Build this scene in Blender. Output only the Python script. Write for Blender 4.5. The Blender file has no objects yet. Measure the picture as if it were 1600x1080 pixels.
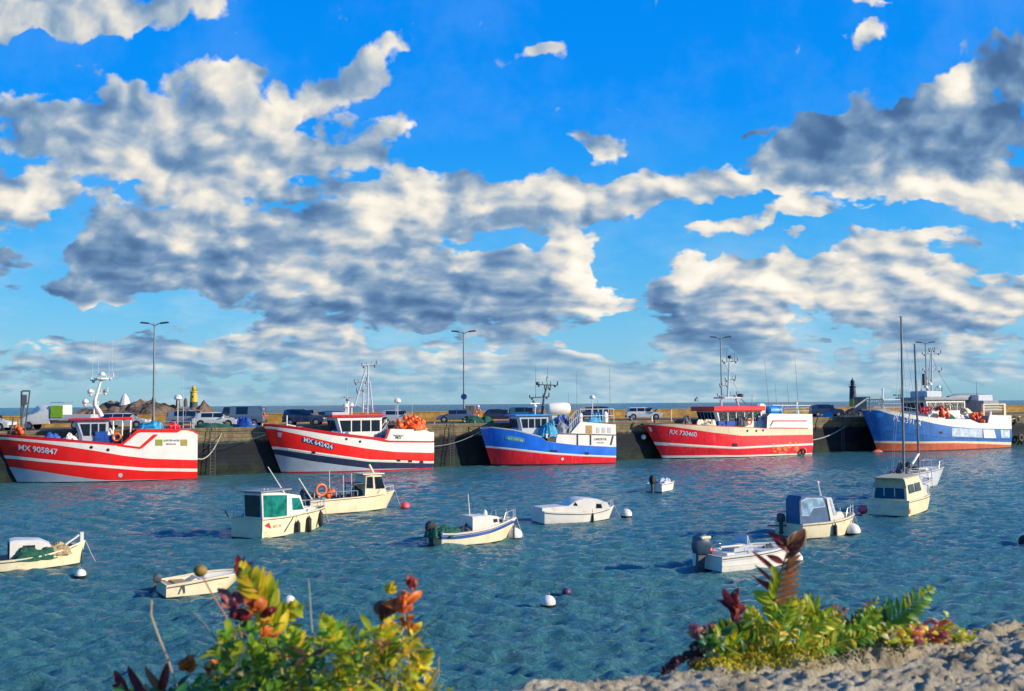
import bpy, bmesh, math, random
import numpy as np
from mathutils import Vector, Matrix, Euler
scene = bpy.context.scene
COL = scene.collection
R = math.radians
random.seed(7)
# ------------------------------------------------------------------ camera
CAM_Z = 6.7
F = 1600.0
cam_d = bpy.data.cameras.new('camera')
cam = bpy.data.objects.new('camera', cam_d); COL.objects.link(cam)
cam_d.sensor_width = 36.0; cam_d.lens = 36.0
cam_d.clip_start = 0.05; cam_d.clip_end = 60000
cam_d.dof.use_dof = True; cam_d.dof.focus_distance = 70.0; cam_d.dof.aperture_fstop = 9.0
PITCH = math.atan(91.0/F); ROLL = math.atan(12.0/1600)
CM = Matrix.Rotation(R(90)+PITCH, 4, 'X') @ Matrix.Rotation(-ROLL, 4, 'Z')
cam.matrix_world = Matrix.Translation((0, 0, CAM_Z)) @ CM
scene.camera = cam
C0 = Vector((0, 0, CAM_Z)); CR = CM.to_3x3()
def ray(px, py):
    return (CR @ Vector((px-800.0, 540.0-py, -F))).normalized()
def at(px, py, z=0.0):
    d = ray(px, py); s = (z-CAM_Z)/d.z
    return C0+d*s
def atY(px, py, Y):
    d = ray(px, py); return C0+d*(Y/d.y)
# ------------------------------------------------------------------ render look
scene.render.engine = 'CYCLES'
scene.view_settings.view_transform = 'Standard'; scene.view_settings.look = 'None'
scene.view_settings.exposure = 0.35; scene.view_settings.gamma = 1.0
scene.cycles.max_bounces = 6; scene.cycles.diffuse_bounces = 3; scene.cycles.glossy_bounces = 3
# ------------------------------------------------------------------ sun
SUN_EL = R(20.0); SUN_AZ = R(-15.0)         # azimuth measured from +X (right), negative = towards the camera side
sdir = Vector((math.cos(SUN_AZ)*math.cos(SUN_EL), math.sin(SUN_AZ)*math.cos(SUN_EL), math.sin(SUN_EL)))
sd = bpy.data.lights.new('sun', 'SUN'); sd.energy = 4.7; sd.angle = R(0.5); sd.color = (1.0, 0.87, 0.68)
so = bpy.data.objects.new('sun', sd); COL.objects.link(so)
so.rotation_euler = sdir.to_track_quat('Z', 'Y').to_euler(); so.location = (50, -20, 60)
# ------------------------------------------------------------------ world: sky with procedural clouds
world = bpy.data.worlds.new('World'); scene.world = world; world.use_nodes = True
wt = world.node_tree; wn = wt.nodes; wl = wt.links
for n in list(wn): wn.remove(n)
def N(tree, kind, **kw):
    n = tree.nodes.new(kind)
    for k, v in kw.items(): setattr(n, k, v)
    return n
def mth(tree, op, a, b=None, c=None, clamp=False):
    n = tree.nodes.new('ShaderNodeMath'); n.operation = op; n.use_clamp = clamp
    for i, v in enumerate((a, b, c)):
        if v is None: continue
        if isinstance(v, (int, float)): n.inputs[i].default_value = v
        else: tree.links.new(v, n.inputs[i])
    return n.outputs[0]
def vmth(tree, op, a, b=None):
    n = tree.nodes.new('ShaderNodeVectorMath'); n.operation = op
    for i, v in enumerate((a, b)):
        if v is None: continue
        if isinstance(v, (tuple, list)): n.inputs[i].default_value = v
        elif isinstance(v, (int, float)): n.inputs['Scale'].default_value = v
        else: tree.links.new(v, n.inputs[i])
    return n.outputs[0]
def smooth(tree, x, lo, hi):
    n = tree.nodes.new('ShaderNodeMapRange'); n.interpolation_type = 'SMOOTHSTEP'
    tree.links.new(x, n.inputs['Value']); n.inputs['From Min'].default_value = lo; n.inputs['From Max'].default_value = hi
    return n.outputs[0]
def ramp(tree, fac, stops, interp='LINEAR'):
    n = tree.nodes.new('ShaderNodeValToRGB'); cr = n.color_ramp; cr.interpolation = interp
    while len(cr.elements) < len(stops): cr.elements.new(0.5)
    for e, (p, c) in zip(cr.elements, stops):
        e.position = p; e.color = (c[0], c[1], c[2], 1)
    if fac is not None: tree.links.new(fac, n.inputs[0])
    return n.outputs[0]
def noise(tree, vec, scale, detail=6, rough=0.5, dist=0.0, lac=2.0, dim='3D'):
    n = tree.nodes.new('ShaderNodeTexNoise'); n.noise_dimensions = dim
    n.inputs['Scale'].default_value = scale; n.inputs['Detail'].default_value = detail
    n.inputs['Roughness'].default_value = rough; n.inputs['Distortion'].default_value = dist
    n.inputs['Lacunarity'].default_value = lac
    if vec is not None: tree.links.new(vec, n.inputs['Vector'])
    return n
def mix(tree, fac, a, b, blend='MIX'):
    n = tree.nodes.new('ShaderNodeMix'); n.data_type = 'RGBA'; n.blend_type = blend
    for s, v in ((n.inputs[0], fac), (n.inputs[6], a), (n.inputs[7], b)):
        if isinstance(v, (int, float)): s.default_value = v
        elif isinstance(v, (tuple, list)): s.default_value = (v[0], v[1], v[2], 1)
        else: tree.links.new(v, s)
    return n.outputs[2]
tc = N(wt, 'ShaderNodeTexCoord')
sep = N(wt, 'ShaderNodeSeparateXYZ'); wl.new(tc.outputs['Generated'], sep.inputs[0])
ay = mth(wt, 'MAXIMUM', mth(wt, 'ABSOLUTE', sep.outputs[1]), 0.08)
U = mth(wt, 'DIVIDE', sep.outputs[0], ay); Vv = mth(wt, 'DIVIDE', sep.outputs[2], ay)
cmb = N(wt, 'ShaderNodeCombineXYZ'); wl.new(U, cmb.inputs[0]); wl.new(Vv, cmb.inputs[1])
P = cmb.outputs[0]
w1 = noise(wt, P, 7.0, 3, 0.55, dim='2D').outputs['Color']
w1 = vmth(wt, 'SCALE', vmth(wt, 'SUBTRACT', w1, (0.5, 0.5, 0.5)), 0.075)
w2 = noise(wt, P, 26.0, 3, 0.6, dim='2D').outputs['Color']
w2 = vmth(wt, 'SCALE', vmth(wt, 'SUBTRACT', w2, (0.5, 0.5, 0.5)), 0.022)
PW = vmth(wt, 'ADD', vmth(wt, 'ADD', P, w1), w2)
def blobs(lst):
    acc = None
    for (px, py, a, b, rot, w) in lst:
        d = ray(px, py); m = N(wt, 'ShaderNodeMapping', vector_type='TEXTURE')
        m.inputs['Location'].default_value = (d.x/d.y, d.z/d.y, 0)
        m.inputs['Rotation'].default_value = (0, 0, R(rot))
        m.inputs['Scale'].default_value = (a/1600.0, b/1600.0, 1)
        wl.new(PW, m.inputs[0])
        g = N(wt, 'ShaderNodeTexGradient', gradient_type='SPHERICAL'); wl.new(m.outputs[0], g.inputs[0])
        acc = mth(wt, 'MULTIPLY_ADD', g.outputs['Fac'], w, acc if acc is not None else 0.0)
    return acc
# px, py, half width, half height, tilt, weight  (only a list of where cumulus stand in the sky)
MASS = [
 (90,10,330,95,4,1.5),(330,0,110,55,20,.9),(190,35,160,50,0,.7),
 (240,190,190,120,0,1.3),(120,215,190,110,0,1.2),(30,165,75,50,0,.8),(430,200,190,120,0,1.3),(560,110,150,42,27,1.2),
 (355,120,80,60,0,.6),(610,190,60,30,10,.8),(560,240,120,70,-10,.9),(30,315,95,75,0,1.6),(15,400,60,45,0,1.1),
 (330,320,260,150,0,1.4),(170,400,150,85,0,1.2),(380,420,330,90,0,1.5),(90,455,120,28,6,1.0),(610,340,170,100,0,1.4),
 (700,300,120,60,0,1.1),(800,325,170,62,0,1.3),(930,300,160,60,5,1.3),(1060,300,150,60,0,1.1),(1170,285,120,62,10,1.2),(1250,280,90,35,-8,.6),
 (650,440,170,90,0,1.3),(860,430,150,90,0,1.6),(890,395,70,60,0,.8),(760,460,240,70,0,1.1),(560,480,200,50,0,1.0),(480,500,240,35,0,.7),
 (920,212,85,48,0,1.3),(1400,210,240,100,4,1.4),(1290,215,120,75,0,.9),(1540,180,140,150,20,1.4),(1590,80,90,80,0,1.1),(1330,160,110,40,0,.6),
 (1490,130,62,42,15,1.4),(1345,48,80,26,12,1.3),(840,85,60,22,0,.8),(1380,2,120,16,0,.9),(1430,300,280,60,0,1.2),(1570,310,120,70,0,1.0),(1230,345,110,35,8,1.1),
 (1105,375,110,30,2,1.2),(1262,388,44,20,0,1.0),(1060,440,110,60,0,1.1),(1130,470,170,80,0,1.3),(1210,450,110,70,20,1.0),(1100,530,200,38,0,.9),
 (1420,395,190,55,14,1.4),(1330,455,190,55,0,1.2),(1470,470,190,62,0,1.2),(1575,460,90,60,0,1.1),(1390,505,160,40,0,.9),(1530,520,180,40,0,.7),
 (820,80,90,20,10,.35),(1180,205,50,22,10,.55),(180,505,70,18,0,.9),
 (760,378,90,22,0,-.8),(1000,375,110,42,25,-1.2),(1010,410,50,70,0,-.8),(1180,325,90,22,0,-.5),(1130,400,170,20,0,-.6),(60,370,70,40,0,-1.0),(190,490,260,32,0,-1.3),(790,385,60,30,0,-.4),(560,270,40,30,0,-.5),(1290,400,60,30,0,-.6),(1450,350,120,28,0,-.8),(1580,380,80,50,0,-1.0),(1560,410,40,30,0,-.6),(100,75,130,22,5,-.9),(130,160,40,60,20,-.5),(980,520,80,60,0,-.7),(190,300,40,50,0,-.5),(1270,430,30,50,0,-.4),(700,480,300,14,0,-.2),(480,505,260,12,0,-.4),
 (300,598,700,36,0,.55),(1100,592,800,44,0,.6),(60,550,190,40,0,1.0),(40,590,160,26,0,.75),(250,565,190,46,3,1.0),(430,535,190,46,2,1.0),(560,560,210,46,0,.95),(760,545,170,62,0,1.0),(660,590,260,30,0,.75),(960,575,230,42,0,.9),(1180,560,210,46,0,.9),(1290,590,220,36,0,.85),(1500,570,220,56,0,1.0),(1400,545,160,30,0,.6),(420,600,620,36,0,.42),(1100,605,800,36,0,.42),(860,515,170,22,0,.6),
]
LIGHT = [
 (45,562,60,22,0,.9),(440,525,80,22,0,.9),(520,545,60,18,0,.7),(290,545,60,18,0,.8),(700,540,50,30,0,.6),(770,545,50,30,0,.6),(1290,565,70,26,0,.6),(1510,545,70,24,0,.7),(880,375,60,40,0,.6),(960,430,60,50,0,.6),(1090,430,60,22,0,.7),(640,415,50,30,0,.7),
 (330,30,120,55,0,.9),(90,60,200,45,0,.35),(200,235,70,80,0,1.1),(355,95,60,50,0,.7),(160,130,80,60,0,.5),(460,175,130,80,-25,1.0),(600,100,110,40,30,.8),(330,320,130,70,20,1.1),
 (290,388,75,32,8,1.3),(490,440,85,50,0,1.5),(30,150,60,30,0,.9),(25,300,110,48,0,1.2),(605,330,110,70,30,1.3),(560,370,80,45,0,.9),(630,190,50,30,0,.8),
 (740,320,80,40,0,.8),(870,305,110,45,0,.8),(1000,285,120,40,0,.9),(1170,275,120,60,10,1.2),(900,395,90,60,0,1.2),(930,440,90,70,0,1.0),(710,415,50,40,0,.9),
 (1495,128,70,50,0,2.2),(1350,45,90,30,0,.9),(1400,5,120,25,0,.8),(1450,310,300,36,0,1.5),(1110,375,120,40,0,.9),(1260,350,110,45,0,.9),(1060,425,120,30,0,.9),(1200,470,120,75,30,1.1),
 (1420,395,180,45,16,1.1),(1350,455,200,45,0,.9),(1560,470,90,50,0,.8),(1480,470,120,50,0,.5),(920,235,60,22,0,.8),(60,560,70,22,0,.6),(530,545,60,20,0,.5),(800,540,60,30,0,.35),(1330,160,60,25,0,.5),
 (1250,590,500,60,0,.25),(700,560,150,50,0,.3)]
DARK = [
 (1290,170,150,60,0,1.3),(1400,150,150,60,10,1.6),(1570,70,80,80,0,1.6),(1230,250,70,60,0,.8),
 (30,210,150,75,0,1.2),(250,370,150,75,25,1.1),(160,400,150,60,0,1.2),(400,430,240,50,0,1.3),(500,330,80,80,0,.8),(330,200,80,60,0,.5),(270,270,70,60,0,.5),(590,470,150,50,0,1.1),(700,500,260,30,0,1.3),
 (470,500,200,25,0,.9),(800,350,200,28,0,.45),(640,400,100,35,0,.8),(15,400,80,50,0,1.4),(90,455,120,26,6,1.0),(1400,225,260,90,4,1.2),(1280,215,130,85,0,1.6),(1560,190,150,130,0,1.3),(1590,80,100,80,0,1.3),
 (920,200,80,30,0,1.6),(1180,205,60,30,0,1.5),(1040,475,90,45,0,1.1),(1120,500,110,40,0,.9),(1100,535,200,28,0,1.3),(1380,420,110,22,10,.9),(1420,505,160,22,0,.9),(1560,430,70,30,0,.9),(1550,520,150,22,0,.7),(1340,480,90,22,0,.5),
 (700,455,90,40,0,.6),(820,450,90,60,0,.5),(180,505,80,20,0,.8),(300,575,260,30,0,.7),(500,540,260,26,0,.5),(420,620,500,40,0,.5),(60,590,200,40,0,.5)]
D = blobs(MASS)
def layer(src):
    """cloud-layer coordinates: structure gets smaller and flatter towards the horizon"""
    q = N(wt, 'ShaderNodeSeparateXYZ'); wl.new(src, q.inputs[0])
    dn = mth(wt, 'MAXIMUM', mth(wt, 'ADD', q.outputs[1], 0.30), 0.14); r = N(wt, 'ShaderNodeCombineXYZ')
    wl.new(mth(wt, 'MULTIPLY', q.outputs[0], 1.2), r.inputs[0]); wl.new(mth(wt, 'DIVIDE', -0.50, dn), r.inputs[1])
    return r.outputs[0]
PS = layer(P)
PWS = vmth(wt, 'ADD', PS, vmth(wt, 'SCALE', w1, 0.8)); PWS = vmth(wt, 'ADD', PWS, vmth(wt, 'SCALE', w2, 0.8))
# fine structure, with smaller features towards the horizon
fb = noise(wt, PS, 10.0, 10, 0.62, 0.0, dim='2D').outputs['Fac']
vor = N(wt, 'ShaderNodeTexVoronoi', feature='SMOOTH_F1', voronoi_dimensions='2D'); vor.inputs['Scale'].default_value = 24.0
vor.inputs['Detail'].default_value = 2.0; vor.inputs['Roughness'].default_value = 0.55; vor.inputs['Smoothness'].default_value = 0.6
wl.new(PWS, vor.inputs['Vector'])
Dn = mth(wt, 'MULTIPLY_ADD', mth(wt, 'SUBTRACT', fb, 0.5), 1.45, D)
Dn = mth(wt, 'MULTIPLY_ADD', vor.outputs['Distance'], -0.75, Dn)
alpha = mth(wt, 'MULTIPLY', smooth(wt, Dn, -0.10, 0.27), mth(wt, 'SUBTRACT', 1.0, mth(wt, 'MULTIPLY', smooth(wt, Vv, 0.07, 0.0), 0.35)))
# relief lit from the sun's side
def hfield(off):
    p = vmth(wt, 'ADD', PWS, off)
    a = noise(wt, p, 8.5, 8, 0.55, dim='2D').outputs['Fac']
    v = N(wt, 'ShaderNodeTexVoronoi', feature='SMOOTH_F1', voronoi_dimensions='2D'); v.inputs['Scale'].default_value = 13.0
    v.inputs['Detail'].default_value = 1.0; v.inputs['Smoothness'].default_value = 0.8
    wl.new(p, v.inputs['Vector'])
    v2 = N(wt, 'ShaderNodeTexVoronoi', feature='SMOOTH_F1', voronoi_dimensions='2D'); v2.inputs['Scale'].default_value = 38.0
    v2.inputs['Detail'].default_value = 1.0; v2.inputs['Smoothness'].default_value = 0.7; wl.new(p, v2.inputs['Vector'])
    return mth(wt, 'MULTIPLY_ADD', v2.outputs['Distance'], -0.22, mth(wt, 'MULTIPLY_ADD', v.outputs['Distance'], -0.85, mth(wt, 'MULTIPLY', a, 0.8)))
rel = mth(wt, 'SUBTRACT', hfield((0, 0, 0)), hfield((0.016, 0.013, 0)))
S = mth(wt, 'MULTIPLY_ADD', rel, 0.95, 0.47)
S = mth(wt, 'MULTIPLY_ADD', blobs(LIGHT), 0.40, S)
S = mth(wt, 'MULTIPLY_ADD', blobs(DARK), -0.25, S)
S = mth(wt, 'MULTIPLY_ADD', mth(wt, 'SUBTRACT', fb, 0.5), 0.75, S)
S = smooth(wt, S, -0.36, 1.46)
ccol = ramp(wt, S, [(0.0, (0.07, 0.16, 0.34)), (0.18, (0.15, 0.28, 0.49)), (0.34, (0.25, 0.39, 0.57)), (0.50, (0.45, 0.55, 0.66)), (0.66, (0.72, 0.73, 0.72)), (0.82, (0.98, 0.92, 0.81)), (1.0, (1.12, 1.06, 0.95))])
# clouds near the horizon seen through air
hz = smooth(wt, Vv, 0.085, 0.0)
ccol = mix(wt, mth(wt, 'MULTIPLY', hz, 0.50), ccol, (0.33, 0.60, 0.78))
sky = N(wt, 'ShaderNodeTexSky', sky_type='NISHITA'); sky.sun_disc = False
sky.sun_elevation = SUN_EL; sky.sun_rotation = math.atan2(sdir.x, sdir.y); sky.altitude = 0; sky.air_density = 1.0; sky.dust_density = 0.3; sky.ozone_density = 3.0
hs = N(wt, 'ShaderNodeHueSaturation'); hs.inputs['Saturation'].default_value = 1.6; hs.inputs['Value'].default_value = 0.12
wl.new(sky.outputs[0], hs.inputs['Color'])
el = mth(wt, 'ARCSINE', sep.outputs[2])
grad = ramp(wt, mth(wt, 'MULTIPLY', el, 1.0, clamp=True), [(0.0, (0.22, 0.50, 0.68)), (0.03, (0.25, 0.58, 0.80)), (0.09, (0.14, 0.54, 0.92)), (0.17, (0.05, 0.44, 1.0)), (0.28, (0.004, 0.31, 1.05)), (0.45, (0.0, 0.26, 1.0)), (1.0, (0.01, 0.14, 0.6))])
skyc = mix(wt, 0.82, hs.outputs[0], grad)
veil = mth(wt, 'MULTIPLY', smooth(wt, noise(wt, PS, 5.0, 6, 0.6, dim='2D').outputs['Fac'], 0.42, 0.70), mth(wt, 'MULTIPLY_ADD', smooth(wt, Vv, 0.22, 0.02), 0.38, 0.07))
skyc = mix(wt, veil, skyc, (0.60, 0.76, 0.88))
bg1 = N(wt, 'ShaderNodeBackground'); wl.new(skyc, bg1.inputs[0]); bg1.inputs[1].default_value = 0.79
bg2 = N(wt, 'ShaderNodeBackground'); wl.new(ccol, bg2.inputs[0]); bg2.inputs[1].default_value = 0.74
ms = N(wt, 'ShaderNodeMixShader'); wl.new(alpha, ms.inputs[0]); wl.new(bg1.outputs[0], ms.inputs[1]); wl.new(bg2.outputs[0], ms.inputs[2])
wo = N(wt, 'ShaderNodeOutputWorld'); wl.new(ms.outputs[0], wo.inputs[0])
world.cycles.sampling_method = 'MANUAL'; world.cycles.sample_map_resolution = 512

# ------------------------------------------------------------------ helpers
def tag(o, label=None, cat=None, group=None, kind=None):
    if label: o['label'] = label
    if cat: o['category'] = cat
    if group: o['group'] = group
    if kind: o['kind'] = kind
    return o
def empty(name, loc=(0, 0, 0), rz=0.0):
    o = bpy.data.objects.new(name, None); COL.objects.link(o)
    o.location = loc; o.rotation_euler = (0, 0, rz); o.empty_display_size = 0.3
    return o
def kids(o): return [c for c in bpy.data.objects if c.parent == o]
def copy_tree(o, parent=None):
    c = o.copy(); COL.objects.link(c); c.parent = parent
    for ch in kids(o): copy_tree(ch, c)
    return c
class MB:
    """collects faces for one mesh object"""
    def __init__(s): s.v = []; s.f = []; s.m = []; s.cur = 0
    def quad(s, pts):
        i = len(s.v); s.v += [tuple(p) for p in pts]; s.f.append(tuple(range(i, i+len(pts)))); s.m.append(s.cur)
    def grid(s, rows, closed=False, caps=False):
        i = len(s.v); n = len(rows[0])
        for r in rows: s.v += [tuple(p) for p in r]
        for a in range(len(rows)-1):
            for b in range(n if closed else n-1):
                c = (b+1) % n
                s.f.append((i+a*n+b, i+a*n+c, i+(a+1)*n+c, i+(a+1)*n+b)); s.m.append(s.cur)
        if caps:
            s.f.append(tuple(i+k for k in range(n))[::-1]); s.m.append(s.cur)
            s.f.append(tuple(i+(len(rows)-1)*n+k for k in range(n))); s.m.append(s.cur)
    def box(s, c, d, rot=None, taper=1.0, bev=0.0):
        hx, hy, hz = d[0]/2, d[1]/2, d[2]/2
        M = rot.to_matrix() if isinstance(rot, Euler) else (Matrix.Rotation(rot, 3, 'Z') if rot else Matrix.Identity(3))
        c = Vector(c)
        def ring(z, k, q):
            b = min(bev, hx*.5, hy*.5)
            X, Y = hx*k-q, hy*k-q
            if bev > 0:
                pts = [(X-b, -Y), (X, -Y+b), (X, Y-b), (X-b, Y), (-X+b, Y), (-X, Y-b), (-X, -Y+b), (-X+b, -Y)]
            else: pts = [(X, -Y), (X, Y), (-X, Y), (-X, -Y)]
            return [c+M @ Vector((a, b2, z)) for a, b2 in pts]
        if bev > 0:
            zb = min(bev, hz*.5)
            rows = [ring(-hz, 1, zb*.6), ring(-hz+zb, 1, 0), ring(hz-zb, taper, 0), ring(hz, taper, zb*.6)]
        else: rows = [ring(-hz, 1, 0), ring(hz, taper, 0)]
        s.grid(rows, True, True)
    def tube(s, pts, r, n=8, caps=True, r2=None):
        pts = [Vector(p) for p in pts]; L = len(pts); rows = []
        up = Vector((0, 0, 1)); last = None
        for k, p in enumerate(pts):
            t = (pts[min(k+1, L-1)]-pts[max(k-1, 0)]).normalized()
            if last is None:
                a = t.cross(up)
                if a.length < 1e-3: a = t.cross(Vector((1, 0, 0)))
                a.normalize()
            else:
                a = last-t*last.dot(t)
                if a.length < 1e-5: a = t.cross(up)
                a.normalize()
            last = a; b = t.cross(a)
            rr = r[k] if isinstance(r, (list, tuple)) else (r if r2 is None else r+(r2-r)*k/max(1, L-1))
            rows.append([p+(a*math.cos(q)+b*math.sin(q))*rr for q in [2*math.pi*j/n for j in range(n)]])
        s.grid(rows, True, caps)
    def lathe(s, c, prof, n=16, axis='Z', rot=None):
        c = Vector(c); rows = []
        for (r, z) in prof:
            row = []
            for j in range(n):
                q = 2*math.pi*j/n
                p = Vector((r*math.cos(q), r*math.sin(q), z))
                if axis == 'Y': p = Vector((p.x, p.z, -p.y))
                if axis == 'X': p = Vector((p.z, p.y, -p.x))
                if rot is not None: p = rot @ p
                row.append(c+p)
            rows.append(row)
        s.grid(rows, True, True)
    def ball(s, c, r, n=12, sq=(1, 1, 1), jit=0, rnd=None):
        c = Vector(c); rows = []
        for i in range(n//2+1):
            th = math.pi*(0.02+0.96*i/(n//2)); row = []
            for j in range(n):
                q = 2*math.pi*j/n; k = 1+(rnd.uniform(-jit, jit) if rnd else 0)
                row.append(c+Vector((math.sin(th)*math.cos(q)*sq[0], math.sin(th)*math.sin(q)*sq[1], -math.cos(th)*sq[2]))*r*k)
            rows.append(row)
        s.grid(rows, True, True)
    def torus(s, c, R_, r, n=20, m=8, axis='Y', rot=None):
        c = Vector(c); rows = []
        for i in range(n+1):
            a = 2*math.pi*i/n; row = []
            for j in range(m):
                b = 2*math.pi*j/m
                p = Vector(((R_+r*math.cos(b))*math.cos(a), r*math.sin(b), (R_+r*math.cos(b))*math.sin(a)))
                if axis == 'X': p = Vector((p.y, p.x, p.z))
                if axis == 'Z': p = Vector((p.x, p.z, p.y))
                if rot is not None: p = rot @ p
                row.append(c+p)
            rows.append(row)
        s.grid(rows, True)
    def prism(s, poly, y0, y1):
        """extrude an (x,z) outline from y0 to y1"""
        s.grid([[(x, y0, z) for x, z in poly], [(x, y1, z) for x, z in poly]], True, True)
    def build(s, name, mats, parent=None, smooth=False, angle=40):
        me = bpy.data.meshes.new(name); me.from_pydata(s.v, [], s.f)
        if not isinstance(mats, (list, tuple)): mats = [mats]
        for m in mats: me.materials.append(m)
        me.polygons.foreach_set('material_index', s.m)
        me.update(); bm = bmesh.new(); bm.from_mesh(me)
        bmesh.ops.remove_doubles(bm, verts=bm.verts, dist=1e-5)
        bmesh.ops.recalc_face_normals(bm, faces=bm.faces)
        if smooth:
            for f in bm.faces: f.smooth = True
            ca = math.cos(R(angle))
            for e in bm.edges:
                if len(e.link_faces) == 2 and e.link_faces[0].normal.dot(e.link_faces[1].normal) < ca: e.smooth = False
        bm.to_mesh(me); bm.free()
        o = bpy.data.objects.new(name, me); COL.objects.link(o)
        if parent: o.parent = parent
        return o
def finish_dup(o, parent=None, loc=None):
    c = o.copy(); COL.objects.link(c)
    if parent: c.parent = parent
    if loc: c.location = loc
    return c
# ------------------------------------------------------------------ materials
def mat(name, col, rough=0.5, metal=0.0, var=0.12, scale=3.0, dirt=None, dirt_amt=0.0, bump=0.0, bscale=20.0, spec=0.5, coat=0.0, streak=False):
    m = bpy.data.materials.new(name); m.use_nodes = True; t = m.node_tree
    b = t.nodes['Principled BSDF']; b.inputs['Roughness'].default_value = rough; b.inputs['Metallic'].default_value = metal
    b.inputs['Specular IOR Level'].default_value = spec
    if coat: b.inputs['Coat Weight'].default_value = coat; b.inputs['Coat Roughness'].default_value = 0.15
    tc = N(t, 'ShaderNodeTexCoord')
    n = noise(t, tc.outputs['Object'], scale, 5, 0.6)
    f = smooth(t, n.outputs['Fac'], 0.3, 0.7)
    lo = tuple(c*(1-var) for c in col); hi = tuple(min(1, c*(1+var)) for c in col)
    out = mix(t, f, lo, hi)
    if dirt is not None:
        vec = tc.outputs['Object']
        if streak:
            mp = N(t, 'ShaderNodeMapping'); mp.inputs['Scale'].default_value = (3.2, 3.2, 0.22); t.links.new(vec, mp.inputs[0]); vec = mp.outputs[0]
        d = noise(t, vec, scale*1.7, 7, 0.65)
        df = smooth(t, d.outputs['Fac'], 0.62-0.25*dirt_amt, 0.78-0.1*dirt_amt)
        out = mix(t, mth(t, 'MULTIPLY', df, min(1, 0.35+dirt_amt)), out, dirt)
    t.links.new(out, b.inputs['Base Color'])
    rn = mth(t, 'MULTIPLY_ADD', n.outputs['Fac'], 0.25, rough-0.12, clamp=True); t.links.new(rn, b.inputs['Roughness'])
    if bump > 0:
        bn = noise(t, tc.outputs['Object'], bscale, 6, 0.6); bp = N(t, 'ShaderNodeBump'); bp.inputs['Strength'].default_value = bump
        bp.inputs['Distance'].default_value = 0.03
        t.links.new(bn.outputs['Fac'], bp.inputs['Height']); t.links.new(bp.outputs[0], b.inputs['Normal'])
    return m
_mc = {}
def M(name, *a, **k):
    if name not in _mc: _mc[name] = mat(name, *a, **k)
    return _mc[name]
# ------------------------------------------------------------------ water
def water_mat(name, deep, rough, b1, b2, far=False):
    m = bpy.data.materials.new(name); m.use_nodes = True; t = m.node_tree
    b = t.nodes['Principled BSDF']; b.inputs['Roughness'].default_value = rough
    b.inputs['IOR'].default_value = 1.38; b.inputs['Specular IOR Level'].default_value = 0.5
    tc = N(t, 'ShaderNodeTexCoord')
    n = noise(t, tc.outputs['Object'], 0.035 if not far else 0.004, 4, 0.55)
    c = mix(t, smooth(t, n.outputs['Fac'], 0.35, 0.65), deep[0], deep[1])
    t.links.new(c, b.inputs['Base Color'])
    mp = N(t, 'ShaderNodeMapping'); mp.inputs['Rotation'].default_value = (0, 0, R(8)); mp.inputs['Scale'].default_value = (0.55, 1.45, 1)
    t.links.new(tc.outputs['Object'], mp.inputs[0])
    h = noise(t, mp.outputs[0], 3.4 if not far else 0.35, 8, 0.62, 0.6).outputs['Fac']
    h2 = noise(t, mp.outputs[0], 9.0 if not far else 1.2, 6, 0.6, 0.4).outputs['Fac']
    h3 = mth(t, 'MULTIPLY_ADD', h2, 0.35, h)
    bp = N(t, 'ShaderNodeBump'); bp.inputs['Strength'].default_value = b1; bp.inputs['Distance'].default_value = b2
    t.links.new(h3, bp.inputs['Height']); t.links.new(bp.outputs[0], b.inputs['Normal'])
    if far: b.inputs['Specular IOR Level'].default_value = 0.2
    return m
WM = water_mat('harbour_water', ((0.040, 0.150, 0.175), (0.054, 0.185, 0.190)), 0.07, 1.0, 0.20)
SM = water_mat('open_sea', ((0.006, 0.085, 0.105), (0.010, 0.11, 0.125)), 0.22, 0.9, 1.2, True)
def np_mesh(name, co, nr, nc, mats, smooth=True):
    me = bpy.data.meshes.new(name)
    me.vertices.add(nr*nc); me.vertices.foreach_set('co', co.reshape(-1).astype(np.float32))
    i = np.arange(nr-1)[:, None]*nc+np.arange(nc-1)[None, :]
    f = np.stack([i, i+1, i+nc+1, i+nc], -1).reshape(-1)
    k = (nr-1)*(nc-1)
    me.loops.add(4*k); me.loops.foreach_set('vertex_index', f.astype(np.int32))
    me.polygons.add(k); me.polygons.foreach_set('loop_start', np.arange(0, 4*k, 4, dtype=np.int32)); me.polygons.foreach_set('loop_total', np.full(k, 4, dtype=np.int32))
    me.polygons.foreach_set('use_smooth', np.full(k, smooth))
    me.update(calc_edges=True); me.validate()
    for m in (mats if isinstance(mats, list) else [mats]): me.materials.append(m)
    o = bpy.data.objects.new(name, me); COL.objects.link(o); return o
nr, nc = 1000, 760
dd = 9.0*(190.0/9.0)**np.linspace(0, 1, nr); aa = np.radians(np.linspace(-40, 40, nc))
X = dd[:, None]*np.sin(aa)[None, :]; Y = dd[:, None]*np.cos(aa)[None, :]
rg = np.random.default_rng(3)
H = np.zeros_like(X)
wx = 1.2*np.sin(X*0.11+Y*0.07)+0.8*np.sin(X*0.05-Y*0.13+1)
for k in range(90):
    lam = 0.26*(8.0)**rg.random(); th = R(97)+rg.normal()*0.42; kk = 2*math.pi/lam
    ph = rg.random()*6.28; am = 0.0138*lam**0.60
    # let short waves fade where the mesh is too coarse to carry them
    fade = np.clip(1.6-(dd*0.0065/lam)*2.2, 0, 1)[:, None]
    q = (X*math.cos(th)+Y*math.sin(th))*kk+ph+wx*0.9*rg.normal()
    H += am*fade*(np.sin(q)+0.25*np.sin(2*q+1.2))
patch = 0.85+0.25*np.sin(X*0.09+1.3+0.6*np.sin(Y*0.06))*np.sin(Y*0.07+0.5*np.sin(X*0.05))
H *= patch
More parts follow.
